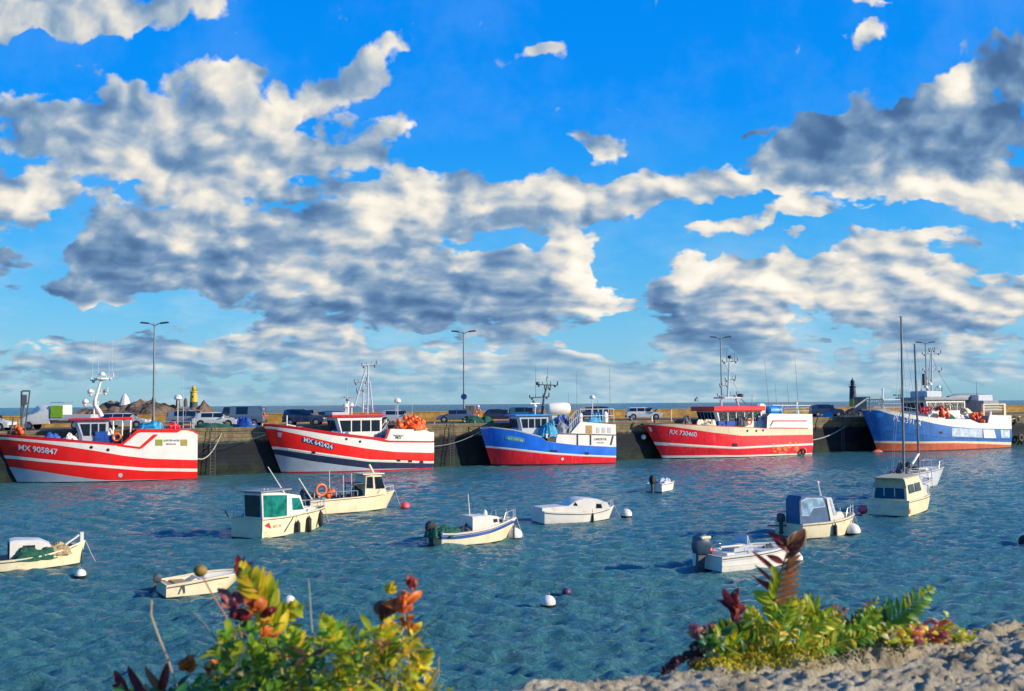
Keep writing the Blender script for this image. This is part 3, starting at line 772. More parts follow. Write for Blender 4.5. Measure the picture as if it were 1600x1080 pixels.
mb = MB(); c0, c1 = S1(800, 450), S1(975, 455); mb.box(((c0.x+c1.x)/2, 0, zt+0.12), (abs(c0.x-c1.x), 3.2, 0.22), bev=0.05)
mb.build('canopy', RED, H.root)
for xx in (S1(835, 500).x, S1(900, 500).x, S1(960, 500).x):
    for yy in (-1.4, 1.4): mb = MB(); mb.tube([(xx, yy, 2.2), (xx, yy, zt)], 0.07, 6); mb.build('canopy_post', WHITE, H.root)
# the inclined white mast
mb = MB(); pth = [S1(745, 428), S1(735, 400), S1(700, 345), S1(700, 300), S1(720, 240), S1(742, 160)]
mb.tube(pth, [0.24, 0.21, 0.17, 0.15, 0.12, 0.09], 10); mb.tube([S1(690, 425), S1(694, 345)], 0.08, 8); mb.tube([S1(694, 345), S1(735, 400)], .05, 6); mb.tube([S1(665, 262), S1(712, 262)], .06, 6); mb.tube([S1(628, 338), S1(700, 352)], .06, 6); mb.tube([S1(770, 250), S1(712, 262)], .06, 6); mb.tube([S1(692, 380), S1(728, 390)], .05, 6)
ms_ = mb.build('mast', WHITE, H.root, smooth=True)
mb = MB(); c = S1(745, 155); mb.lathe((c.x, 0, c.z), [(0.3, -0.1), (0.62, 0.0), (0.62, 0.12), (0.3, 0.15)], 12); mb.build('mast_platform', WHITE, ms_)
masthead(H, [(S1(668, 165), S1(832, 140)), (S1(650, 262), S1(790, 250)), (S1(612, 335), S1(720, 350))], m=LGREY, parent=ms_)
for q in ((665, 243), (628, 318), (752, 118)): p = S1(*q); dome(H, (p.x, 0, p.z), 0.27, parent=ms_)
p = S1(775, 240); dome(H, (p.x, 0, p.z), 0.2, parent=ms_, m=GREY)
for zx, h in ((680, 4.0), (722, 3.2), (822, 3.4), (800, 2.0)):
    p = S1(zx, 150); antenna(H, p.x, 0, p.z, h, m=LGREY, r=0.017)
# foredeck gantry and gear
mb = MB(); t0, t1, b0, b1 = S1(160, 240, .5), S1(220, 240, .5), S1(158, 560, .5), S1(180, 560, .5)
mb.tube([b0, t0], 0.10, 6); mb.tube([t0, t1], 0.08, 6); mb.tube([t1, b1], 0.07, 6); mb.tube([S1(100, 440, .5), S1(75, 555, .5)], 0.06, 6)
mb.tube([S1(155, 330, .5), S1(205, 330, .5)], 0.06, 6); mb.box(S1(178, 305, .5), (0.4, 0.3, 0.9)); mb.tube([S1(178, 335, .5), S1(165, 440, .5)], 0.1, 6)
mb.build('foredeck_gantry', DGREY, H.root)
for k, q in enumerate(((120, 515), (145, 520), (130, 545), (160, 545))):
    p = S1(*q, .5); float_ball(H.root, (p.x, p.y+0.2*(k % 2), p.z), 0.24, ORANGE)
heap(H.root, 'net_heap', (*S1(380, 575, 1.0).xy, S1(380, 575, 1).z-.3), (1.5, 1.2, 0.7), TARP, 3)
heap(H.root, 'net_heap', (*S1(525, 590, 1.2).xy, S1(525, 590, 1.2).z-.35), (1.4, 1.1, 0.8), WHITE, 5)
p = S1(745, 600, 1.5); crate_stack(H.root, (p.x, p.y, p.z-0.2), (1.0, 0.7, 0.32), TARP, 3); p = S1(805, 600, 1.5); crate_stack(H.root, (p.x, p.y, p.z-0.2), (0.8, 0.7, 0.32), TARP, 2)
p = S1(790, 560, 1.2); heap(H.root, 'hauler', (p.x, p.y, p.z-.4), (1.0, .8, .9), WHITE, 9)
p = S1(858, 580, 2.0); life_ring(H.root, p, 0.42)
p = S1(1105, 495, 0.5); heap(H.root, 'tarpaulin', (p.x, p.y, p.z-0.35), (2.1, 1.6, 0.75), TEAL, 4)
for q, r in (((1255, 505), .3), ((1280, 498), .34), ((1305, 508), .3), ((1240, 515), .22)): p = S1(*q, 0.8); float_ball(H.root, p, r, RED)
zd = S1(1200, 520, 1).z
rail(H, [(0.3, 2.0, zd), (0.3, -2.0, zd)], 0.9, 0.03)
rail(H, [(S1(1400, 500, 2.3).x, 2.2, zd), (S1(1180, 500, 2.3).x, 2.2, zd)], 0.7, 0.03)
p = S1(1308, 290, 0); dome(H, (p.x, 0, p.z), 0.36); mb = MB(); mb.tube([(p.x, 0, zd-.1), (p.x, 0, p.z-.1)], 0.05, 6); mb.build('dome_post', STEEL, H.root)
p = S1(1345, 400); antenna(H, p.x, 0.6, zd, 5.5, r=0.02); 
H1 = H

# ---- 2: red, white and navy trawler
z = Zm(320, 540, 4.2105)
H = ship_from_px('fishing_trawler', (677, 733), (440, 739.5), 5.4, rake=1.75, zb=4.6, pw=(1.8, 3.2), q=(0.85, 0.5))
tag(H.root, 'red trawler lettered MX 642424 with a navy band and orange floats heaped on its stern', 'fishing trawler', 'trawlers moored along the quay')
sheer = C((430, 517), (600, 536), (850, 572), (1100, 603), (1185, 612), (1215, 548), (1455, 555), (1468, 570))
bands = [(DRED, [(0, .14), (30, .16)]), (ANTIF, C((475, 718), (700, 760), (900, 787), (1060, 806), (1100, 812), (1490, 806))),
 (NAVY, C((475, 683), (700, 715), (900, 742), (1080, 765), (1500, 776))), (WHITE, C((470, 665), (700, 697), (1080, 750), (1500, 762))),
 (RED, C((440, 547), (650, 592), (850, 640), (1050, 676), (1250, 700), (1490, 706))),
 (WHITE, C((430, 533), (600, 552), (850, 592), (1100, 620), (1200, 638), (1470, 640))),
 (DRED, C((430, 518), (600, 537), (850, 573), (1100, 604), (1180, 613), (1200, 625), (1470, 628))), (WHITE, sheer)]
bx = [H.side(*z(*q))[0] for q in ((1185, 612), (1215, 548))]
H.shell('hull', bands, breaks=bx)
ush = H.ux(bx[1], 4)
H.deck('deck', GREY, lambda u: 0.03 if u < ush+0.005 else 0.8, inner=RED)
H.rim('gunwale_rail', RED, u0=H.ux(bx[0], 3), w=0.14)
S2 = lambda zx, zy, ly=0.0: H.px(*z(zx, zy), ly)
H.stripe('rubbing_strake', WHITE, C((475, 672), (700, 705), (1080, 757), (1500, 768)), 0.1, 0.0, H.L*0.98)
H.patch('letter_backing', NAVYPL, sp((640, 603), (850, 655), (845, 688), (640, 635)), off=0.02)
H.text('registration_lettering', 'MX 642424', LTEXT, *sp((650, 632), (840, 682)), off=0.05, bold=0.016)
H.text('name_lettering', 'NAVAHO', DTEXT, *sp((1240, 597), (1308, 598)), off=0.03)
H.text('name_lettering', 'MX', DTEXT, *sp((1255, 615), (1295, 616)), off=0.03)
for q in ((932, 615), (1022, 632)): porthole(H, *H.side(*z(*q)), r=0.13)
for q in ((1275, 755), (1350, 760), (1425, 765), (715, 703)): H.patch('scupper', BLACK, sp((q[0]-12, q[1]-6), (q[0]+12, q[1]-6), (q[0]+12, q[1]+8), (q[0]-12, q[1]+8)), off=0.05, res=2)
H.patch('anchor_recess', LGREY, sp((478, 572), (506, 576), (500, 604), (482, 600)), off=0.02)
H.patch('shelter_trim', DRED, sp((1183, 612), (1197, 615), (1222, 548), (1208, 548)), off=0.03)
a = S2(850, 500); b = S2(1130, 500); zt = S2(850, 468).z
wh, rf = wheelhouse(H, b.x, a.x, 3.4, 2.4, zt, front=5, sides=4, slant=0.45, wall=WHITE, roofm=RED, over=0.3, winz=(0.5, 0.88))
mb = MB(); mb.box((a.x-0.3, 0, zt+0.3), (1.8, 2.6, 0.3), bev=0.06); mb.build('roof_box', LGREY, rf)
mb = MB()
for (p, q) in (((1070, 450), (1075, 130)), ((985, 400), (1060, 150)), ((1040, 440), (1045, 240)), ((1105, 440), (1085, 240))): mb.tube([S2(*p), S2(*q)], 0.085, 6)
for k in range(7): mb.tube([S2(1072, 420-45*k), S2(1000+10*k, 390-40*k)], 0.035, 5)
mb.tube([S2(1040, 240), S2(1090, 240)], 0.05, 5); mb.tube([S2(1030, 130), S2(1130, 125)], 0.06, 5); mb.tube([S2(1040, 325), S2(1085, 325)], 0.04, 5)
ms_ = mb.build('mast', LGREY, H.root)
masthead(H, [(S2(1035, 135), S2(1130, 128)), (S2(985, 245), S2(1065, 235)), (S2(1000, 300), S2(1050, 290))], m=GREY, parent=ms_)
p = S2(942, 365); scanner(H, (p.x, 0, p.z), 1.5, 0.1, parent=rf, m=GREY); p = S2(918, 398); dome(H, (p.x, 0.5, p.z), 0.33); p = S2(972, 392); dome(H, (p.x, -0.3, p.z), 0.33)
mb = MB(); p = S2(942, 440); mb.tube([(p.x, 0, zt), (p.x, 0, S2(942, 365).z)], 0.12, 8); mb.tube([(S2(918, 398).x, 0.5, zt), (S2(918, 398).x, 0.5, S2(918, 398).z)], 0.06, 6); mb.tube([(S2(972, 392).x, -.3, zt), (S2(972, 392).x, -.3, S2(918, 392).z)], 0.06, 6); mb.build('dome_post', WHITE, H.root)
zs_ = S2(1300, 550, 1.5).z
rg3 = random.Random(11)
for k in range(44):
    fx = rg3.random(); px_ = 1268+175*fx; hgt = rg3.random()*(1-abs(fx-0.5)*0.9)
    p = S2(px_, 545-85*hgt, rg3.uniform(0.2, 2.2)); float_ball(H.root, p, rg3.uniform(0.2, 0.29), ORANGE if rg3.random() > .12 else LIFER)
heap(H.root, 'net_heap', (*S2(1355, 550, 1.2).xy, zs_-.1), (3.2, 2.6, 1.1), ORANGE, 8)
p = S2(880, 570, 1.2); heap(H.root, 'tarpaulin', (p.x, p.y, p.z-.5), (2.4, 1.6, 0.8), TEAL, 6)
p = S2(1100, 575, 1.0); heap(H.root, 'net_drum', (p.x, p.y, p.z-.4), (3.0, 1.6, 1.0), GREY, 2)
mb = MB()
for k in range(5): q = S2(1150+12*k, 600-18*k, 1.5); mb.tube([(q.x, 1.5, 2.6), (q.x, 1.5, q.z+0.3)], 0.05, 5)
mb.tube([S2(1145, 590, 1.5), S2(1210, 500, 1.5)], 0.05, 5); mb.tube([S2(1145, 560, 1.5), S2(1200, 480, 1.5)], 0.05, 5); mb.build('stair_rail', LGREY, H.root)
p = S2(1268, 365); dome(H, (p.x, 0, p.z), 0.36); mb = MB(); mb.tube([(p.x, 0, zs_-.1), (p.x, 0, p.z-.1)], 0.06, 6); mb.build('dome_post', LGREY, H.root)
for (zx, y0, y1) in ((1358, 550, 250), (1250, 430, 250), (930, 350, 170), (1135, 120, 50)): p = S2(zx, y0); q = S2(zx, y1); antenna(H, p.x, 0.3, p.z, q.z-p.z, r=0.02)
p = S2(540, 520, 1.0); mb = MB(); mb.tube([(p.x, 1.0, p.z-.6), (p.x, 1.0, p.z+0.9)], 0.06, 6); mb.tube([(p.x, 1.0, p.z), (p.x-0.9, 0.9, p.z-.2)], 0.06, 6); mb.build('mooring_post', WHITE, H.root)
for q in ((1190, 500), (1100, 500)): p = S2(*q, 1.2); lamp(H.root, p, 0.16)
H2 = H

# ---- 3: small blue trawler
z = Zm(660, 500, 4.5)
H = ship_from_px('fishing_trawler', (961.8, 724), (768, 728), 4.8, rake=1.3, zb=4.0, pw=(1.8, 3.0), q=(0.85, 0.55))
tag(H.root, 'smallest trawler, blue and white with red bottom and pale oval nameplate', 'fishing trawler', 'trawlers moored along the quay')
sheer = C((450, 765), (480, 757), (650, 778), (840, 826), (870, 852), (938, 862), (946, 795), (1042, 797), (1112, 716), (1350, 735))
bands = [(BOOT, [(0, .10), (30, .3)]), (CRIM, C((475, 900), (700, 925), (900, 945), (1100, 958), (1355, 968))), (WHITE, C((475, 886), (700, 910), (900, 932), (1100, 946), (1355, 956))),
 (BLUE, C((450, 766), (480, 758), (650, 779), (840, 827), (870, 853), (938, 863), (960, 866), (1080, 880), (1340, 893))),
 (WHITE, C((450, 765.5), (480, 757.5), (650, 778.5), (840, 826.5), (870, 852.5), (938, 862.5), (948, 804), (1342, 814))),
 (NAVY, C((450, 765.2), (480, 757.2), (650, 778.2), (840, 826.2), (870, 852.2), (938, 862.2), (947, 796), (1342, 806))), (WHITE, sheer)]
bx = [H.side(*z(*q))[0] for q in ((840, 826), (870, 852), (938, 862), (946, 795), (1042, 797), (1112, 716))]
H.shell('hull', bands, breaks=bx)
u4 = H.ux(bx[4], 3.5); u3 = H.ux(bx[3], 3.5); u0_ = H.ux(bx[0], 3.5)
H.deck('deck', LGREY, lambda u: 0.04 if (u < u3+0.003 or u > u0_+0.02) else 0.7, inner=WHITE)
H.rim('gunwale_rail', LGREY, u0=u0_, w=0.2, t=0.12, dz=0.05)
S3 = lambda zx, zy, ly=0.0: H.px(*z(zx, zy), ly)
H.patch('side_door', TAN, sp((1148, 742), (1192, 742), (1192, 806), (1148, 806)))
for q in (1222, 1262, 1302): H.patch('window', LGREY, sp((q, 756), (q+24, 756), (q+24, 796), (q, 796)))
for q in (1090, 1182): H.patch('panel_seam', NAVY, sp((q-5, 808), (q+5, 808), (q+5, 880), (q-5, 880)), off=0.03, res=3)
H.patch('panel_seam', NAVY, sp((1318, 880), (1330, 880), (1345, 815), (1334, 815)), off=0.03, res=3)
H.text('name_lettering', 'LABOUTIL', DTEXT, *sp((1208, 846), (1298, 846)), off=0.03)
H.text('name_lettering', 'ROSCOFF', DTEXT, *sp((1226, 868), (1276, 868)), off=0.03)
pl_ = []
for k in range(16):
    a_ = 2*math.pi*k/16; cx_ = 650+(48 if math.cos(a_) > 0 else -48)+20*math.cos(a_); cy_ = 838+0.16*(cx_-650)-17*math.sin(a_); pl_.append(z(cx_, cy_))
H.patch('name_plaque', GCARD, [H.side(*q) for q in pl_], res=1)
H.text('registration_lettering', 'MX 590184', LTEXT, *sp((600, 841), (705, 857)), off=0.05)
H.stripe('rubbing_strake', WHITE, C((475, 893), (700, 917), (900, 938), (1100, 951), (1355, 961)), 0.1, 0.0, H.L*0.98)
H.patch('scupper', BLACK, sp((1143, 930), (1168, 930), (1168, 948), (1143, 948)), off=0.03, res=2)
H.patch('scupper', BLACK, sp((900, 912), (950, 918), (950, 930), (900, 926)), off=0.03, res=2)
porthole(H, *H.side(*z(985, 978)), r=0.16, m=WHITE, name='drain_plate')
a = S3(650, 700); b = S3(850, 700); zt = S3(700, 676).z
wh, rf = wheelhouse(H, b.x, a.x, 3.0, 2.4, zt, front=4, sides=4, slant=0.3, wall=LGREY, roofm=SKYB, over=0.25, winz=(0.55, 0.9))
mb = MB(); p = S3(950, 625); mb.lathe((p.x, 0.2, p.z), [(0.2, -1.3), (0.6, -1.25), (0.7, -1.0), (0.7, 1.0), (0.6, 1.25), (0.2, 1.3)], 16, axis='X'); mb.build('life_raft_canister', WHITE, H.root, smooth=True)
mb = MB(); mb.box((p.x, 0.2, p.z-1.1), (2.0, 1.2, 0.7)); mb.tube([(p.x+1.0, .2, 2.6), (p.x+1.0, .2, p.z-.8)], .12, 6); mb.tube([(p.x-1.0, .2, 2.6), (p.x-1.0, .2, p.z-.8)], .12, 6); mb.build('canister_cradle', LGREY, H.root)
mb = MB(); mb.tube([S3(840, 668), S3(855, 540), S3(878, 455)], [0.16, 0.12, 0.07], 8); mb.tube([S3(845, 600), S3(800, 640)], 0.05, 6); mb.tube([S3(878, 455), S3(872, 400)], .04, 5)
ms_ = mb.build('mast', DGREY, H.root)
masthead(H, [(S3(755, 548), S3(890, 540)), (S3(800, 455), S3(950, 460)), (S3(860, 480), S3(900, 480))], m=DGREY, parent=ms_)
for q in ((785, 575), (815, 445)): p = S3(*q); dome(H, (p.x, 0, p.z), 0.22, m=GREY, parent=ms_)
p = S3(790, 612); scanner(H, (p.x, 0, p.z), 1.3, 0.2)
mb = MB(); mb.tube([(p.x, 0, zt), (p.x, 0, p.z)], 0.1, 6); mb.build('scanner_post', LGREY, H.root)
p = S3(890, 790, 1.9); heap(H.root, 'tarpaulin', (p.x, p.y, p.z-.5), (2.0, 1.2, 1.9), TEAL, 7)
mb = MB(); p = S3(905, 835, 2.2); mb.lathe((p.x, 2.1, p.z), [(0.1, -.25), (.5, -.25), (.35, -.1), (.35, .1), (.5, .25), (.1, .25)], 14, axis='Y'); mb.build('net_hauler', DGREY, H.root, smooth=True)
mb = MB(); p = S3(880, 815, 2.3); mb.box(p, (0.5, 0.2, 0.5), bev=.04); mb.build('hauler_bracket', CREAM, H.root)
zd = S3(1200, 722, 1.5).z; zl = S3(1000, 797, 1.5).z
rail(H, [(S3(1345, 700, 2).x, 2.0, zd), (S3(1110, 700, 2).x, 2.0, zd)], 1.5, 0.035, m=WHITE)
rail(H, [(0.2, 2.0, zd), (0.2, -2.0, zd)], 1.5, 0.035, m=WHITE)
mb = MB(); mb.tube([S3(1030, 700, 2.1), S3(1085, 632, 2.1)], .05, 6); mb.tube([S3(1030, 740, 2.1), S3(1115, 655, 2.1)], .05, 6)
for k in range(6): mb.tube([S3(1035+14*k, 795-16*k, 2.1), S3(1035+12*k, 700-13*k, 2.1)], .04, 5)
mb.build('stair_rail', LGREY, H.root)
p = S3(990, 755, 1.6); heap(H.root, 'net_heap', (p.x, p.y, p.z-.9), (2.2, 1.6, 1.9), GREY, 12); p = S3(975, 700, 1.2); heap(H.root, 'net_heap', (p.x, p.y, p.z-.5), (1.2, 1.0, 1.0), TARP, 13)
p = S3(1205, 700, 1.5); heap(H.root, 'tarpaulin', (p.x, p.y, zd), (1.6, 1.4, 1.1), TEAL, 14)
p = S3(1110, 700, 1.5); mb = MB(); mb.lathe((p.x, 1.4, zd), [(.1, 0), (.3, 0), (.32, .9), (.2, 1.1), (.1, 1.1)], 12); mb.build('gas_bottle', LGREY, H.root, smooth=True)
p = S3(1285, 700, 1.0); mb = MB(); mb.lathe((p.x, 1.0, zd), [(.1, 0), (.28, 0), (.3, 1.0), (.15, 1.2), (.1, 1.2)], 12); mb.build('deck_vent', WHITE, H.root, smooth=True)
p = S3(1195, 545); dome(H, (p.x, 0, p.z), 0.33); mb = MB(); mb.tube([(p.x, 0, zd), (p.x, 0, p.z-.1)], .05, 6); mb.build('dome_post', WHITE, H.root)
for (zx, y0, y1) in ((1312, 640, 320), (1080, 640, 360), (1020, 640, 510), (875, 410, 320), (790, 540, 320), (1225, 640, 560)): p = S3(zx, y0); q = S3(zx, y1); antenna(H, p.x, 0.3, p.z, q.z-p.z, r=0.022, m=GREY)
H3 = H

# ---- 4: crimson trawler
z = Zm(960, 500, 4.5)
H = ship_from_px('fishing_trawler', (1268.4, 710.5), (1035.5, 717), 6.2, rake=2.7, zb=4.3, pw=(1.7, 2.6), q=(0.9, 0.6), um=0.5)
tag(H.root, 'crimson trawler lettered RX 730460 with orange scuffs low on its stern', 'fishing trawler', 'trawlers moored along the quay')
sheer = C((198, 728), (400, 727), (560, 737), (760, 748), (1000, 758), (1078, 764), (1074, 674), (1095, 659), (1350, 662))
sheer = C((198, 728), (400, 727), (560, 737), (760, 748), (1000, 758), (1072, 764), (1076, 674), (1095, 659), (1350, 662))
bands = [(BOOT, [(0, .05), (30, .15)]), (WHITE, C((335, 954), (730, 950), (850, 952), (1100, 945), (1385, 936))), (CRIM, C((290, 880), (600, 896), (850, 908), (1100, 895), (1385, 881))),
 (WHITE, C((285, 858), (600, 879), (850, 894), (1100, 881), (1385, 867))), (CRIM, C((195, 733), (400, 750), (560, 772), (700, 793), (900, 815), (1090, 812), (1365, 808))),
 (CREAM, C((200, 729), (400, 728), (560, 738), (760, 749), (1000, 759), (1078, 765), (1365, 765))), (WHITE, sheer)]
bx = [H.side(*z(*q))[0] for q in ((1072, 764), (1076, 674), (1095, 659))]
H.shell('hull', bands, breaks=bx, n=50)
ush = H.ux(bx[1], 4)
H.deck('deck', GREY, lambda u: 0.03 if u < ush+0.004 else 0.8, inner=CREAM)
H.rim('gunwale_rail', CRIM, u0=H.ux(bx[0], 3), w=0.16)
S4 = lambda zx, zy, ly=0.0: H.px(*z(zx, zy), ly)
H.stripe('rubbing_strake', WHITE, C((285, 869), (600, 888), (850, 901), (1100, 888), (1385, 874)), 0.14, 0.0, H.L*0.985)
H.text('registration_lettering', 'RX 730460', LTEXT, *sp((385, 800), (576, 821)), off=0.035, bold=0.016)
H.patch('trim_stripe', DRED, sp((1110, 706), (1355, 706), (1355, 714), (1110, 714)), off=.03)
H.patch('trim_stripe', DRED, sp((1090, 756), (1360, 758), (1360, 765), (1090, 764)), off=.03)
H.patch('trim_stripe', DRED, sp((1092, 745), (1098, 748), (1122, 712), (1114, 708)), off=.034)
for q in ((935, 780), (998, 780), (1045, 776)): porthole(H, *H.side(*z(*q)), r=0.15)
H.patch('anchor_recess', CREAM, sp((232, 752), (256, 756), (264, 786), (244, 782)), off=0.02)
H.patch('scupper', BLACK, sp((830, 868), (862, 868), (862, 890), (830, 890)), off=0.05, res=2)
SCUFF = M('orange_scuff_paint', (0.85, 0.18, 0.06), 0.55, var=0.35, scale=2.5, dirt=(0.8, 0.35, 0.2), dirt_amt=0.35)
rg4 = random.Random(21)
for (cx_, cy_, w_, h_) in ((1120, 885, 34, 50), (1160, 905, 40, 40), (1205, 900, 40, 55), (1235, 880, 30, 60), (1278, 890, 36, 70), (1300, 925, 40, 30), (1180, 935, 70, 14), (1340, 918, 30, 40), (1130, 925, 30, 22)):
    pl_ = [z(cx_+w_/2*math.cos(t)*rg4.uniform(.6, 1.1), cy_+h_/2*math.sin(t)*rg4.uniform(.6, 1.1)) for t in [k*math.pi/5 for k in range(10)]]
    H.patch('paint_scuff', SCUFF, [H.side(*q) for q in pl_][::-1], off=0.012+0.003*rg4.random(), res=2)
for zx, zy in ((1318, 925),): p = H.side(*z(zx, zy)); tyre(H.root, (p[0], H.y(*p)+.25, p[1]), 0.42, axis='Y')
a = S4(655, 690); b = S4(965, 690); zt = S4(700, 640).z
wh, rf = wheelhouse(H, b.x, a.x, 4.0, 2.6, zt, front=5, sides=5, slant=0.4, wall=WHITE, roofm=RED, over=0.35, roofh=0.55, winz=(0.56, 0.95))
mb = MB(); p = S4(1000, 625); mb.box((p.x, 0.3, p.z), (1.3, 1.8, 1.3), bev=.25); mb.build('funnel', WHITE, H.root)
mb = MB()
mb.tube([S4(750, 605, .8), S4(748, 560, .8)], .14, 6); mb.tube([S4(750, 605, -.8), S4(748, 560, -.8)], .14, 6); mb.tube([S4(872, 605, .8), S4(850, 540, .8)], .14, 6); mb.tube([S4(872, 605, -.8), S4(850, 540, -.8)], .14, 6)
p = S4(795, 548); mb.box((p.x, 0, p.z), (2.6, 2.2, .18)); mb.tube([S4(797, 545), S4(808, 300), S4(812, 262)], [.14, .1, .06], 7); mb.tube([S4(775, 300), S4(803, 370)], .035, 5); mb.tube([S4(860, 300), S4(808, 370)], .035, 5)
ms_ = mb.build('mast', LGREY, H.root)
masthead(H, [(S4(760, 296), S4(866, 290)), (S4(780, 425), S4(852, 415)), (S4(740, 465), S4(800, 460)), (S4(725, 535), S4(860, 528))], m=GREY, parent=ms_)
p = S4(812, 262); dome(H, (p.x, 0, p.z), 0.3, m=DGREY, parent=ms_)
p = S4(885, 530); mb = MB(); mb.lathe((p.x, 0, p.z), [(.03, -.4), (.4, -.1), (.42, .1), (.2, .2)], 10); mb.build('radar_reflector', DGREY, H.root)
mb = MB(); mb.tube([S4(835, 440), S4(880, 520)], .02, 4); mb.tube([S4(885, 550), S4(925, 590)], .05, 5); mb.build('stay_wire', DGREY, H.root)
for (zx, y0, zx1, y1) in ((1075, 600, 1045, 290), (1130, 600, 1120, 450), (1217, 600, 1204, 440), (1283, 605, 1256, 250), (957, 600, 957, 520), (780, 290, 780, 210), (835, 290, 836, 215)): p = S4(zx, y0); q = S4(zx1, y1); antenna(H, p.x, 0.3, p.z, q.z-p.z, lean=(q.x-p.x, 0), r=0.028, m=GREY)
zd = S4(1200, 659, 1).z
mb = MB(); 
for xx in (1290, 1180, 1060):
    for yy in (-1.8, 1.8): q = S4(xx, 640, yy); mb.tube([(q.x, yy, zd-1.0 if xx == 1060 else zd), (q.x, yy, S4(xx, 602, 0).z)], .05, 6)
q0, q1 = S4(1045, 600), S4(1310, 602)
for yy in (-1.8, 1.8): mb.tube([(q0.x, yy, q0.z), (q1.x, yy, q1.z)], .05, 6)
for k in range(5): xx = q0.x+(q1.x-q0.x)*k/4; mb.tube([(xx, -1.8, q0.z), (xx, 1.8, q0.z)], .04, 5)
mb.build('gear_frame', WHITE, H.root)
mb = MB(); p = S4(1288, 630, 1); mb.lathe((p.x, .8, zd), [(.1, 0), (.35, 0), (.2, .5), (.16, 1.3), (.22, 1.4), (.05, 1.5)], 10); mb.build('deck_vent', WHITE, H.root)
mb = MB(); p = S4(1118, 640, 1.0); mb.lathe((p.x, 1.0, p.z), [(.1, -.9), (.62, -.85), (.7, 0), (.62, .85), (.1, .9)], 14, axis='X'); mb.build('water_tank', SKYB, H.root, smooth=True)
rail(H, [(0.3, -2.4, zd), (0.3, 2.4, zd), (4.5, 2.6, zd)], .7, .03)
p = S4(770, 740, 1.8); 
for k in range(3): q = S4(745+28*k, 745, 1.8); crate_stack(H.root, (q.x, 1.7, 2.7), (1.3, 1.0, .34), TARP, 5-k % 2)
p = S4(665, 725, 1.5); heap(H.root, 'net_heap', (p.x, p.y, p.z-.6), (3.4, 1.6, 1.0), CREAM, 17); p = S4(500, 700, 1.2); heap(H.root, 'winch', (p.x, p.y, p.z-.6), (1.5, 1.2, 1.0), DGREY, 18)
p = S4(1030, 710, 1.8); heap(H.root, 'net_drum', (p.x, p.y, p.z-1.4), (2.6, 1.6, 2.5), LGREY, 19); p = S4(900, 715, 2.2); heap(H.root, 'net_heap', (p.x, p.y, p.z-.5), (1.4, 1.0, 1.0), DGREY, 20)
p = S4(950, 715, 2.4); life_ring(H.root, p, 0.42)
mb = MB(); mb.tube([S4(400, 715, .6), S4(397, 630, .6)], .07, 6); mb.tube([S4(300, 740, .0), S4(265, 690, .0)], .0001, 4) if False else None; mb.tube([S4(262, 715, .8), S4(262, 678, .8)], .13, 8)
mb.build('mooring_post', CREAM, H.root)
mb = MB(); mb.tube([S4(500, 700), S4(478, 660), S4(555, 580)], .05, 6); mb.box(S4(577, 558), (.5, .3, .25), rot=Euler((0, R(45), 0))); mb.tube([S4(585, 560), S4(590, 580)], .04, 5); mb.build('deck_crane', GREY, H.root)
H4 = H

# ---- 5: big blue trawler at the right
z = Zm(1350, 610, 6.4)
H = ship_from_px('fishing_trawler', (1579, 699.5), (1371, 706), 6.6, rake=2.2, zb=5.4, pw=(1.9, 3.0), q=(0.85, 0.5), um=0.5)
tag(H.root, 'large blue and white trawler with an orange red bottom, rightmost at the quay', 'fishing trawler', 'trawlers moored along the quay')
sheer = C((60, 190), (110, 186), (250, 206), (540, 256), (700, 276), (820, 290), (1060, 292), (1150, 330), (1240, 330), (1258, 250), (1440, 254))
bands = [(BOOT, [(0, .08), (30, .10)]), (ORED, C((150, 528), (500, 532), (900, 528), (1200, 536), (1460, 546))), (CREAM, C((145, 505), (500, 512), (900, 508), (1200, 512), (1460, 520))),
 (BLUE2, C((60, 200), (250, 236), (400, 268), (550, 297), (700, 332), (900, 365), (1100, 381), (1460, 386))), (WHITE, sheer)]
bx = [H.side(*z(*q))[0] for q in ((1060, 292), (1150, 330), (1240, 330), (1258, 250))]
H.shell('hull', bands, breaks=bx, n=50)
ush = H.ux(bx[3], 4)
H.deck('deck', GREY, lambda u: 0.03 if u < ush+0.004 else 0.9, inner=WHITE)
H.rim('gunwale_rail', WHITE, w=0.16)
S5 = lambda zx, zy, ly=0.0: H.px(*z(zx, zy), ly)
mb = MB(); p = H.side(*z(120, 590)); mb.ball((H.L-.2, 0, -0.25), 1.0, 14, sq=(1.25, .5, .6)); mb.build('bulbous_bow', ORED, H.root, smooth=True)
H.stripe('rubbing_strake', BLUE2, C((110, 392), (400, 425), (700, 455), (880, 470), (1200, 485), (1460, 488)), 0.12, 0.0, H.L*0.98)
H.text('registration_lettering', 'PL 639114', LTEXT, *sp((288, 300), (566, 356)), off=0.035)
H.patch('scupper', BLACK, sp((752, 412), (785, 412), (785, 434), (752, 434)), off=0.03, res=2)
WSTEEL = M('bare_hull_plating', (0.42, 0.52, 0.60), 0.5, var=0.3, scale=1.5, dirt=(0.65, 0.65, 0.6), dirt_amt=.4, streak=True)
H.patch('hull_plate', WSTEEL, sp((880, 376), (1180, 388), (1185, 474), (880, 460)), off=0.012)
H.patch('hull_plate', WHITE, sp((1192, 392), (1300, 394), (1320, 478), (1200, 476)), off=0.02)
H.patch('hull_plate', WSTEEL, sp((1365, 394), (1455, 396), (1455, 476), (1370, 476)), off=0.02)
HP = [z(50+0, 232), z(100, 225), z(104, 268), z(70, 276)]; H.patch('anchor_recess', SKYB, [H.side(*q) for q in HP][::-1], off=.02, res=3)
a = S5(470, 120); b = S5(880, 120); zt = S5(600, 100).z
